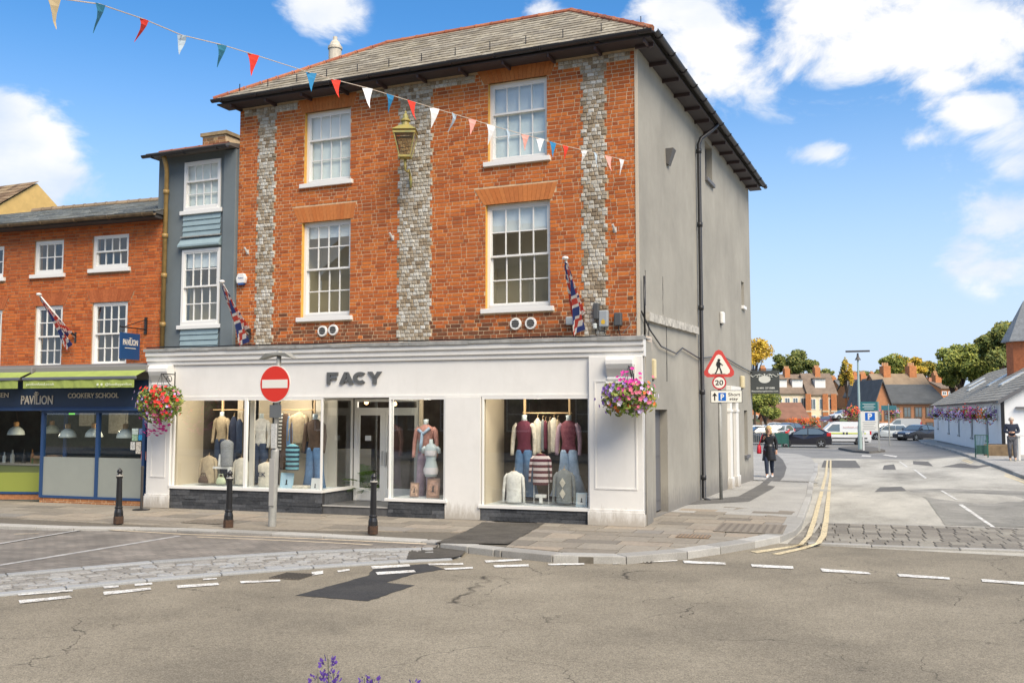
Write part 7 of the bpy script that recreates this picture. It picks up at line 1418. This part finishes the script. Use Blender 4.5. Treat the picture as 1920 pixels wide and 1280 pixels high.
vt = car('panel_van', 'white panel van with lime stripe beside the black hatchback', 'van', carpos(1577, 833), R(10), (.72, .73, .72), stripe=True)
mb = MB(); mb.xf = None; text_mb('ecoheat.co.uk', 1.5, .13, .002, .01, Matrix.Translation((.1, -.905, 1.35))).build('lettering', mat('van_print', (.55, .3, .28), .6), vt)
car('small_car', 'white small car with pale roof beside the dark saloon', 'mini', carpos(1667, 824), R(8), (.56, .60, .60), roofcol=(.75, .75, .74))
car('saloon_car', 'dark grey saloon with headlights on facing the road', 'saloon', carpos(1722, 825), R(52), (.03, .032, .04))
for i, (px, py, rz, k, c, l) in enumerate(((1650, 818, 15, 'hatch', (.35, .36, .38), 'silver hatchback behind the white small car'), (1420, 833, 35, 'saloon', (.03, .04, .05), 'dark saloon parked behind the metal railing'), (1436, 826, 30, 'hatch', (.3, .32, .34), 'grey hatchback behind the dark parked saloon'), (1405, 826, 30, 'hatch', (.05, .06, .09), 'navy hatchback parked at the building corner'), (1462, 826, 80, 'hatch', (.5, .52, .53), 'silver hatchback with its tail turned, behind the woman'),
                                   (1476, 818, 60, 'hatch', (.06, .05, .05), 'dark hatchback beyond the silver tail-on car'), (1448, 815, 10, 'saloon', (.55, .56, .57), 'pale silver saloon in the far parking row'), (1500, 814, 10, 'saloon', (.1, .11, .12), 'charcoal saloon in the far parking row'), (1540, 812, 12, 'hatch', (.08, .1, .12), 'slate hatchback in the far parking row'), (1690, 812, 10, 'van', (.4, .41, .4), 'grey van parked before the brick offices'), (1580, 786, 40, 'hatch', (.6, .62, .63), 'white car climbing the far hill road'), (1552, 797, 70, 'saloon', (.12, .02, .02), 'dark red car at the far fence'))):
    q = carpos(px, py)
    if py < 800: q = tuple(Bp(px, py, 150))
    car('parked_car', l, k, q, R(rz), c, 'cars in the car park')
# ---- houses
def facing(p): return math.atan2(-p[0], p[1])*1.0
def house(label, px0, px1, pyb, pye, pyr, D, wallm, roofm, rows, ncol, gable=False, chim=0, rz=0., trimc=None, name='house', depth=8., cat='house', dormer=0):
    a, b = Bp(px0, pyb, D), Bp(px1, pyb, D); c = (a+b)/2; k = FPX/D; w = (px1-px0)/k; ze = (pyb-pye)/k; zr = (pyb-pyr)/k; ang = math.atan2(b.y-a.y, b.x-a.x)+R(rz)
    t = thing(name, label, cat, c, ang, 'houses beyond the car park'); mb = MB(); dp = depth
    if gable: mb.prism([(-w/2, -1.5), (w/2, -1.5), (w/2, ze), (0, zr), (-w/2, ze)], 0, dp, 'y')
    else: mb.prism([(0, -1.5), (dp, -1.5), (dp, ze), (dp/2, zr-.1), (0, ze)], -w/2, w/2, 'x')
    mb.build('wall', wallm, t); mb = MB(); o = .35
    if gable:
        sl = (zr-ze)/(w/2)
        for s in (-1, 1): mb.add([(s*(w/2+o), -o, ze-sl*o+.05), (s*(w/2+o), dp+o, ze-sl*o+.05), (0, dp+o, zr+.05), (0, -o, zr+.05), (s*(w/2+o), -o, ze-sl*o+.3), (s*(w/2+o), dp+o, ze-sl*o+.3), (0, dp+o, zr+.3), (0, -o, zr+.3)], [(0, 1, 2, 3), (4, 5, 6, 7), (0, 3, 7, 4), (1, 2, 6, 5), (0, 1, 5, 4)])
    else:
        sl = (zr-ze)/(dp/2); mb.prism([(-o, ze-sl*o+.02), (dp/2, zr+.02), (dp+o, ze-sl*o+.02), (dp+o, ze-sl*o+.22), (dp/2, zr+.22), (-o, ze-sl*o+.22)], -w/2-.2, w/2+.2, 'x')
    rf = mb.build('roof', roofm, t); tr = trimc or WHITEP
    for r_ in range(rows):
        z0 = ze*(.58 if rows == 2 and r_ else .12 if rows == 2 else .35); z1 = z0+ze*.27
        for i in range(ncol):
            x = -w/2+w*(i+.5)/ncol; ww = min(.5, w/ncol*.26); mb = MB(); mb.box(x-ww-.12, x+ww+.12, -.06, -.001, z0-.15, z1+.12); f = mb.build('window', tr, t); mb = MB(); mb.box(x-ww, x-.04, -.08, -.06, z0, z1); mb.box(x+.04, x+ww, -.08, -.06, z0, z1); mb.build('pane', CGL, f)
    for i in range(chim):
        x = -w/2+w*(i+.5)/max(1, chim)+.3; mb = MB(); mb.box(x-.5, x+.5, dp*.4, dp*.6, zr-1.2, zr+1.3); cst = mb.build('chimney', mat('chimney_brick', (.5, .2, .08), .9, .2, 3), rf)
        for j in range(4): mb = MB(); mb.lathe([(.13, 0), (.11, .5)], 8, c=(x-.36+j*.24, dp*.5, zr+1.3)); mb.build('chimney_pot', mat('pot_clay', (.5, .3, .16), .9), cst)
    for i in range(dormer):
        x = -w/2+w*(i+.5)/dormer; z0 = ze+(zr-ze)*.3; z1 = ze+(zr-ze)*.75; mb = MB(); mb.box(x-1, x+1, dp*.12, dp*.4, z0, z1); d = mb.build('dormer', WHITEP, rf); mb = MB(); mb.box(x-1.15, x+1.15, dp*.08, dp*.45, z1, z1+.15); mb.build('dormer_roof', roofm, d)
    return t
CRW = mat('cream_villa_wall', (.80, .66, .46), .9, .1, 2); ORB = mat('orange_villa_brick', (.58, .22, .085), .9, .2, 4); RFB = mat('brown_far_roof', (.20, .15, .11), .9, .2, 1); RFG = mat('grey_far_roof', (.15, .15, .145), .9, .2, 1)
house('cream bay villa with white dormer and tall brick chimney', 1516, 1570, 806, 738, 700, 180, CRW, RFB, 2, 3, chim=1, dormer=1); house('cream and brick villa behind the salon sign', 1455, 1515, 806, 736, 702, 181, CRW, RFB, 2, 4, chim=1, dormer=2); house('brick and cream villa behind the green bush', 1395, 1454, 806, 736, 700, 182, ORB, RFB, 2, 4, chim=2)
for x in (1517, 1549, 1565):
    a = Bp(x, 806, 179.6); t = thing('brick_pier', 'orange brick pier on the cream villa front, '+{1517: 'at its edge under the tall chimney', 1549: 'between the bay and last window', 1565: 'at its end by the terraces'}[x], 'pier', a, math.atan2(-a.x, a.y)*-1, 'villa brick piers'); mb = MB(); mb.box(-.45, .45, -.25, .3, 0, (806-738)/FPX*179); mb.build('shaft', ORB, t); mb = MB(); mb.box(-.5, .5, -.3, .3, 3.4, 3.7); mb.build('band', CRW, t)
house('low cottage with red-brown hipped roof before the villas', 1452, 1516, 808, 785, 757, 120, ORB, mat('red_brown_roof', (.22, .11, .07), .9, .2, 1), 1, 2, depth=7)
for i, (x0, x1, pe, pr_) in enumerate(((1566, 1584, 734, 716), (1582, 1602, 732, 712), (1600, 1622, 735, 712), (1620, 1646, 738, 712))): house(['white dormered terrace house at the foot of the hill', 'brick terrace house with white bay up the hill', 'slate roofed terrace house beside the lamp post', 'orange gable-ended terrace house behind the parking board'][i], x0, x1, 800, pe, pr_, 225-i*14, [CRW, ORB, ORB, mat('bright_orange_brick', (.60, .18, .05), .9, .1, 2)][i], RFG, 2, 2, chim=1, gable=i == 3, depth=10)
house('pale row of houses high on the far hill', 1585, 1650, 722, 712, 705, 300, CRW, mat('hill_roofs', (.36, .16, .09), .9), 1, 8, chim=4); house('small red roofed house beside the far yellow tree', 1752, 1782, 740, 722, 708, 210, ORB, mat('hill_roofs', (.36, .16, .09)), 1, 2, chim=1); house('red brick house between the hall and office roofs', 1765, 1800, 745, 728, 716, 160, ORB, RFB, 1, 3, chim=2)
house('modern brick offices with dark slate roof and square windows', 1671, 1775, 817, 755, 722, 118, mat('office_brick', (.36, .17, .085), .9, .12, 3), mat('office_slate', (.085, .09, .09), .8, .2, 1), 2, 5, trimc=mat('office_frame', (.12, .08, .05), .6), depth=9, cat='building', name='office_block')
house('taller brown roofed block rising behind the modern offices', 1655, 1755, 817, 740, 701, 132, mat('office_brick', (.36, .17, .085)), mat('tan_roof', (.27, .20, .13), .9, .2, 1), 1, 6, chim=2, depth=8, cat='building', name='office_block')
house('brick office gable with tall slit windows', 1640, 1673, 820, 762, 715, 117, mat('office_gable', (.42, .19, .09), .9, .12, 3), mat('office_slate', (.085, .09, .09)), 2, 2, gable=True, trimc=mat('office_frame', (.12, .08, .05)), depth=9, cat='building', name='office_block')
# fence and orange planters before the villas
a, b = Bp(1400, 812, 112), Bp(1565, 812, 112); t = thing('timber_fence', 'brown timber fence along the back of the car park', 'fence', a, math.atan2(b.y-a.y, b.x-a.x)); Lf = (b-a).length; nf = 40
for i in range(nf): mb = MB(); mb.box(Lf*i/nf+.01, Lf*(i+1)/nf-.02, -.03, .03, -.3, 1.35+.06*math.sin(i*2.1)); mb.build('fence_panel', piece_mat('fence_boards', [(0, (.14, .09, .055)), (.7, (.24, .16, .10)), (1, (.34, .34, .32))]), t)
for i, (px, c, l) in enumerate(((1485, 'orange', 'orange flowers in a trough before the cottage'), (1507, 'red', 'red-orange flowers in a trough before the villa'), (1527, 'orange', 'orange flowers in a trough beside the bay villa'))):
    q = Bp(px, 790, 110); basket('flower_trough', l, q, .75, (c, 'orange'), 'flower troughs before the villas', n_leaf=80, n_fl=160)
# ---- trees
def leaf_mat(n, cs): return piece_mat('leaf_'+n, [(0, cs[0]), (.5, cs[1]), (1, cs[2])], rough=.6, bump=0, noise=.25, nscale=.6)
LG1 = leaf_mat('green', ((.07, .10, .022), (.18, .22, .042), (.37, .36, .075))); LY = leaf_mat('yellow', ((.30, .17, .02), (.52, .33, .03), (.62, .46, .06))); LYG = leaf_mat('yellow_green', ((.07, .09, .015), (.22, .2, .03), (.45, .3, .04))); LYG2 = leaf_mat('olive', ((.06, .08, .018), (.15, .17, .035), (.32, .28, .05))); LD = leaf_mat('dark', ((.055, .08, .022), (.125, .155, .038), (.26, .25, .06)))
def tree(label, px, pyc, D, rx, rz, base_z, m, n=3200, size=.3, mix=None, name='tree', sparse=1.):
    c = Bp(px, pyc, D); k = D/FPX; Rx, Rz = rx*k, rz*k; p = (c.x, c.y, base_z); t = thing(name, label, 'tree', p, 0, 'trees beyond the car park'); H0 = c.z-base_z
    mb = MB(); mb.tube([(0, 0, 0), (.1, 0, H0*.5), (0, .1, H0)], [max(.12, Rx*.08), Rx*.06, Rx*.03], 8); lobes = []
    for i in range(17):
        an = random.random()*6.28; el = random.uniform(-.7, 1.); rd = random.uniform(.35, .8)*math.sqrt(max(.1, 1-el*el*.7)); q = Vector((math.cos(an)*Rx*rd, math.sin(an)*Rx*rd, H0+Rz*.75*el)); lobes.append((q, random.uniform(.2, .42))); mb.tube([(0, 0, H0*.55), q*.5+Vector((0, 0, H0*.35)), q], [Rx*.04, Rx*.025, Rx*.01], 5)
    mb.build('trunk', mat('bark', (.07, .05, .035), .95, .3, 6), t); lobes.append((Vector((0, 0, H0+Rz*.2)), .6))
    mats = [m]+([mix] if mix else []); mb = MB()
    for i in range(int(n*1.9)):
        q, r = random.choice(lobes); v = Vector((random.gauss(0, 1), random.gauss(0, 1), random.gauss(0, 1))).normalized()*(random.random()**.4); cpt = q+Vector((v.x*Rx*r, v.y*Rx*r, v.z*Rz*r)); s = size*.62*random.uniform(.6, 1.4)
        u = Vector((random.gauss(0, 1), random.gauss(0, 1), random.gauss(0, 1))).normalized(); w = u.orthogonal().normalized(); mb.cur = (1 if mix and (cpt.x*RT.x+cpt.y*RT.y) > random.gauss(0, .3)*Rx else 0); mb.add([cpt-u*s, cpt+w*s*.6, cpt+u*s, cpt-w*s*.6], [(0, 1, 2, 3)])
    mb.build('crown', mats, t); return t
tree('golden yellow tree rising above the salon sign', 1412, 668, 95, 36, 36, -.7, LY, size=.2, n=2600); tree('round green tree beneath the salon sign', 1434, 765, 88, 36, 30, -.7, LG1, size=.17, n=4200); tree('large dark green tree above the cream villa', 1484, 682, 215, 34, 26, 2., LD, size=.5); tree('small green tree beside the tall villa chimney', 1520, 690, 210, 20, 16, 2., LD, size=.45, n=1500)
tree('slim pale yellow tree above the terraces', 1587, 703, 160, 14, 30, -.5, LYG, size=.3, n=900, mix=LY); tree('broad autumn tree turning yellow above the offices', 1692, 692, 190, 48, 28, 1., LG1, size=.42, n=4200, mix=LY); tree('green and yellow tree behind the office chimney', 1735, 694, 195, 26, 20, 1., LYG, size=.42, n=2000)
tree('tall green tree on the slope behind the white hall', 1830, 690, 120, 60, 44, .5, LG1, size=.34, n=6000); tree('dark tall tree leaning over the brick tower', 1888, 662, 112, 52, 48, .5, LD, size=.34, n=5200); tree('yellow tinged tree between the hall trees', 1855, 650, 125, 26, 22, 3., LYG, size=.34, n=1800); tree('broad light green tree filling the gap over the hall roof', 1800, 688, 130, 44, 40, .5, LG1, size=.34, n=4200); tree('tall olive tree rising beside the tower roof', 1905, 640, 118, 50, 46, .5, LYG2, size=.34, n=4200); tree('low hedge-like tree at the end of the hall', 1785, 706, 125, 26, 26, .5, LG1, size=.34, n=2200)
for i, px in enumerate((1545, 1620, 1655, 1760, 1775)): tree(['distant dark tree above the villa roof', 'distant tree above the hill houses', 'distant tree beside the autumn tree', 'distant tree beside small red roof', 'distant tree above the red brick house'][i], px, [700, 704, 702, 702, 698][i], 330, 20, 9, 7., LD, size=.8, n=700)
# ------------------------------------------------------------------ people
def skin_obj(name, joints, edges, m, parent, sub=2):
    me = bpy.data.meshes.new(name); names = list(joints); me.from_pydata([joints[k][0] for k in names], [(names.index(a), names.index(b)) for a, b in edges], []); me.materials.append(m)
    o = bpy.data.objects.new(name, me); COL.objects.link(o); o.parent = parent; sk = o.modifiers.new('skin', 'SKIN'); sk.use_smooth_shade = True
    lay = me.skin_vertices[0] if me.skin_vertices else None
    for i, k in enumerate(names):
        r = joints[k][1]; lay.data[i].radius = r if isinstance(r, tuple) else (r, r); lay.data[i].use_root = (i == 0)
    ss = o.modifiers.new('sub', 'SUBSURF'); ss.levels = sub; ss.render_levels = sub; return o
def ensure_skin(me):
    if not me.skin_vertices:
        bpy.context.view_layer.objects.active = None
def person(label, p, h, rz, J, top_m, leg_m, shoe_m, hair_m, coat=None, hair_long=False):
    k = h/1.72; t = thing('person', label, 'person', p, rz); sc_ = lambda v: (v[0]*k, v[1]*k, v[2]*k)
    SK_ = mat('skin', (.52, .30, .20), .6); jb = {}
    def put(n, v, r): jb[n] = (sc_(v), r*k)
    put('pelvis', (0, 0, .93), .12); put('waist', (0, 0, 1.1), .11); put('chest', (0, -.01, 1.3), (.13)); put('neck', (0, 0, 1.46), .05); put('jaw', J.get('jaw', (0, -.03, 1.53)), .062); put('head', J.get('head', (0, -.015, 1.61)), .085); put('crown', J.get('crown', (0, .0, 1.69)), .05)
    E_ = [('pelvis', 'waist'), ('waist', 'chest'), ('chest', 'neck'), ('neck', 'jaw'), ('jaw', 'head'), ('head', 'crown')]
    for s, sd in ((-1, 'l'), (1, 'r')):
        sh, el, wr = J['sh'+sd], J['el'+sd], J['wr'+sd]; put('sh'+sd, sh, .06); put('el'+sd, el, .043); put('wr'+sd, wr, .03); hd = Vector(wr)+(Vector(wr)-Vector(el)).normalized()*.07; put('ha'+sd, tuple(hd), .032); E_ += [('chest', 'sh'+sd), ('sh'+sd, 'el'+sd), ('el'+sd, 'wr'+sd), ('wr'+sd, 'ha'+sd)]
        dv = (Vector(wr)-Vector(el)).normalized(); sd_v = dv.cross(Vector((0, 1, 0))).normalized() if abs(dv.y) < .9 else Vector((1, 0, 0))
        for f in range(4): a = hd+sd_v*(-.024+.016*f)+dv*.035; b = a+dv*.03+Vector((0, -.012, 0)); put('f%s%da' % (sd, f), tuple(a), .0095); put('f%s%db' % (sd, f), tuple(b), .008); E_ += [('ha'+sd, 'f%s%da' % (sd, f)), ('f%s%da' % (sd, f), 'f%s%db' % (sd, f))]
        a = hd+sd_v*.035*(-s)-dv*.01; b = a+dv*.03+sd_v*.01*(-s); put('th%sa' % sd, tuple(a), .011); put('th%sb' % sd, tuple(b), .009); E_ += [('ha'+sd, 'th%sa' % sd), ('th%sa' % sd, 'th%sb' % sd)]
        hp, kn, an = (s*.09, 0, .88), J['kn'+sd], J['an'+sd]; put('hp'+sd, hp, .09); put('kn'+sd, kn, .06); put('an'+sd, an, .04); put('to'+sd, (an[0]+s*.015, an[1]-.14, .035), .03); E_ += [('pelvis', 'hp'+sd), ('hp'+sd, 'kn'+sd), ('kn'+sd, 'an'+sd), ('an'+sd, 'to'+sd)]
    body = skin_obj('body', jb, E_, SK_, t)
    g = lambda n, d=.014: (jb[n][0], jb[n][1]+d*k)
    js = {'chest': (jb['chest'][0], jb['chest'][1]+.02*k), 'waist': g('waist', .025), 'pelvis': g('pelvis', .03), 'collar': (sc_((0, 0, 1.43)), .068*k)}; es = [('chest', 'waist'), ('waist', 'pelvis'), ('chest', 'collar')]
    for sd in 'lr': js['sh'+sd] = g('sh'+sd, .022); js['el'+sd] = g('el'+sd, .024); js['wr'+sd] = g('wr'+sd, .02); es += [('chest', 'sh'+sd), ('sh'+sd, 'el'+sd), ('el'+sd, 'wr'+sd)]
    skin_obj('jacket', js, es, top_m, t)
    if coat:
        mb = MB(); add_loft(mb, [(z*k, 0, 0, rx*k, ry*k) for z, rx, ry in ((.55, .235, .19), (.62, .23, .19), (.72, .215, .18), (.9, .195, .165), (1.02, .175, .15), (1.12, .16, .14))], 18); mb.build('coat_skirt', coat, t, smooth=True)
        mb = MB()
        for i in range(6): z = .6+i*.085; add_loft(mb, [((z-.006)*k, 0, 0, (.236-.012*i)*k, (.194-.008*i)*k), ((z+.006)*k, 0, 0, (.236-.012*i)*k, (.194-.008*i)*k)], 18, False)
        mb.build('quilt_seam', mat('seam_dark', (.006, .006, .006), .5), t)
    jl = {'pelvis': (sc_((0, 0, .95)), .135*k)}; el_ = []
    for sd in 'lr': jl['hp'+sd] = g('hp'+sd, .016); jl['kn'+sd] = g('kn'+sd, .022); a = Vector(jb['an'+sd][0]); jl['an'+sd] = (tuple(a+Vector((0, 0, .0))), .058*k); el_ += [('pelvis', 'hp'+sd), ('hp'+sd, 'kn'+sd), ('kn'+sd, 'an'+sd)]
    skin_obj('trousers', jl, el_, leg_m, t)
    for sd in 'lr': a = Vector(jb['an'+sd][0]); mb = MB(); add_loft(mb, [(0.0, a.x, a.y-.07*k, .045*k, .13*k), (.03*k, a.x, a.y-.07*k, .047*k, .13*k), (.07*k, a.x, a.y-.03*k, .043*k, .08*k), (.1*k, a.x, a.y, .04*k, .05*k)], 12); mb.build('shoe', shoe_m, t, smooth=True)
    hx, hy, hz_ = jb['head'][0]; mb = MB(); rr = [(-.02, .098, .095), (.04, .1, .1), (.085, .085, .09), (.115, .05, .055), (.125, .01, .01)]
    if hair_long: rr = [(-.17, .085, .05), (-.1, .11, .075)]+rr
    add_loft(mb, [((hz_+z*k), hx, hy+.03*k, rx*k, ry*k) for z, rx, ry in rr], 14); mb.build('hair', hair_m, t, smooth=True)
    mb = MB()
    for s in (-1, 1): mb.box(hx+s*.033*k-.012*k, hx+s*.033*k+.012*k, hy-.092*k, hy-.075*k, hz_-.005*k, hz_+.008*k)
    mb.build('eyes', mat('eye_dark', (.02, .015, .01)), t); mb = MB(); mb.box(hx-.012*k, hx+.012*k, hy-.108*k, hy-.07*k, hz_-.045*k, hz_-.005*k); mb.build('nose', SK_, t, bevel=.006*k); mb = MB(); mb.box(hx-.025*k, hx+.025*k, hy-.088*k, hy-.07*k, hz_-.075*k, hz_-.065*k); mb.build('mouth', mat('lips', (.4, .14, .12)), t)
    return t, k, jb
BLKC = mat('black_puffer', (.012, .012, .014), .35, .3, 20); pw_ = G(1443, 894); fz = math.atan2(-pw_.x, pw_.y)
t, k, jb = person('blonde woman in black quilted coat and dark jeans walking with red bag', pw_, 1.58, R(5), dict(shl=(-.17, 0, 1.39), ell=(-.25, .02, 1.15), wrl=(-.17, -.1, 1.28), shr=(.17, 0, 1.39), elr=(.24, .05, 1.13), wrr=(.24, -.02, .9), knl=(-.08, -.14, .51), anl=(-.07, -.17, .09), knr=(.08, .0, .49), anr=(.075, .22, .12)), BLKC, mat('dark_jeans', (.015, .025, .05), .8), mat('white_trainers', (.7, .7, .68), .6), mat('blonde_hair', (.55, .38, .17), .6, .2, 30), coat=BLKC, hair_long=True)
a = Vector(t.location)+Vector((-.30, -.02, 0)); b_ = thing('shoulder_bag', 'red leather shoulder bag hanging from the woman\'s shoulder', 'bag', (a.x, a.y, a.z+.72)); mb = MB(); add_loft(mb, [(0, 0, 0, .07, .12), (.05, 0, 0, .075, .13), (.22, 0, 0, .06, .11), (.27, 0, 0, .04, .08)], 12); mb.build('bag_body', mat('red_leather', (.5, .015, .03), .45), b_, smooth=True); mb = MB(); mb.tube([(0, -.07, .25), (.12, -.03, .6), (.14, 0, .58), (0, .07, .25)], .012, 6); mb.build('strap', mat('red_leather', (.5, .015, .03)), b_)
pm = G(1899, 863); NAVJ = mat('navy_jacket', (.018, .024, .045), .8, .2, 20)
t, k, jb = person('older man in navy jacket looking down at his phone beside the white hall', pm, 1.80, R(-4), dict(jaw=(0, -.06, 1.52), head=(0, -.045, 1.6), crown=(0, -.02, 1.685), shl=(-.19, 0, 1.4), ell=(-.25, -.02, 1.14), wrl=(-.08, -.24, 1.12), shr=(.19, 0, 1.4), elr=(.25, -.02, 1.14), wrr=(.08, -.24, 1.12), knl=(-.09, -.04, .5), anl=(-.085, .06, .09), knr=(.09, -.06, .5), anr=(.09, -.06, .09)), NAVJ, mat('grey_trousers', (.10, .10, .11), .85, .3, 12), mat('tan_shoes', (.42, .37, .28), .7), mat('grey_hair', (.5, .42, .34), .7))
q = Matrix.Translation(t.location) @ Matrix.Rotation(R(-4), 4, 'Z') @ Vector((0, -.30*k, 1.13*k)); f_ = thing('mobile_phone', 'small dark phone held in the man\'s hands', 'phone', q, R(-4)); mb = MB(Matrix.Rotation(R(-50), 4, 'X')); mb.box(-.04, .04, -.005, .005, -.08, .08); mb.build('case', TRIM, f_, bevel=.003); mb = MB(Matrix.Rotation(R(-50), 4, 'X')); mb.box(-.035, .035, .005, .0065, -.07, .07); mb.build('screen', mat('phone_screen', (.1, .12, .15), .1), f_)
# ------------------------------------------------------------------ the other side of the street, behind the viewer
ob = thing('opposite_terrace', 'brick terrace across the street with sash windows', 'building', (-8, -12, 0), world_mode=True); OX = frame(0, -12, 0) @ Matrix.Rotation(math.pi, 4, 'Z')
ow = [(-24+i*3.4, -22.8+i*3.4, z, z+1.7) for i in range(16) for z in (1., 4.2, 7.)]; wall_sheet(ob, OX, -26, 32, -.1, 9.5, ow, mat('opposite_brick', (.22, .11, .06), .9, .3, 3), back=.2)
g = MB(OX)
for a, b, c, d in ow: g.box(a, a+.06, .1, .16, c, d); g.box(b-.06, b, .1, .16, c, d); g.box(a+.06, b-.06, .1, .16, d-.06, d); g.box(a+.06, b-.06, .1, .16, c, c+.08); g.box(a+.06, b-.06, .11, .15, (c+d)/2-.03, (c+d)/2+.03)
g.build('window_frames', WHITEP, ob, kind='stuff'); g = MB(OX); g.box(-26, 32, .18, .2, 0, 9.4); g.build('glazing', CGL, ob); g = MB(OX); g.prism([(-.4, 9.5), (-.4, 9.6), (4, 12.5), (8, 9.6), (8, 9.5)], -26, 32, 'x'); g.build('roof', mat('opposite_roof', (.12, .1, .09), .9), ob)
g = MB(); g.poly([(-60, -11.9, .01), (60, -11.9, .01), (60, -5.5, .01), (-60, -5.5, .01)]); g.poly([(-60, -5.5, RZ), (-60, -5.5, .01), (60, -5.5, .01), (60, -5.5, RZ)]); structure('opposite_pavement', g, TARPAV)
for i in range(7):
    x = -26+i*6.5+random.uniform(-1, 1); t = thing('street_tree', 'young street tree on the far pavement '+['by the first', 'by the second', 'by the third', 'by the fourth', 'by the fifth', 'by the sixth', 'by the seventh'][i]+' pair of terrace windows', 'tree', (x, -8, 0), 0, 'trees on the opposite pavement'); mb = MB(); mb.tube([(0, 0, 0), (.05, 0, 3.5)], [.12, .06], 7); mb.build('trunk', MATS['bark'], t); mb = MB()
    for _ in range(900):
        v = Vector((random.gauss(0, 1), random.gauss(0, 1), random.gauss(0, 1))).normalized()*random.random()**.4; c = Vector((v.x*1.7, v.y*1.7, 4.6+v.z*2.2)); u = Vector((random.gauss(0, 1), random.gauss(0, 1), random.gauss(0, 1))).normalized(); w = u.orthogonal().normalized(); s = .16; mb.add([c-u*s, c+w*s*.6, c+u*s, c-w*s*.6], [(0, 1, 2, 3)])
    mb.build('crown', LD, t)
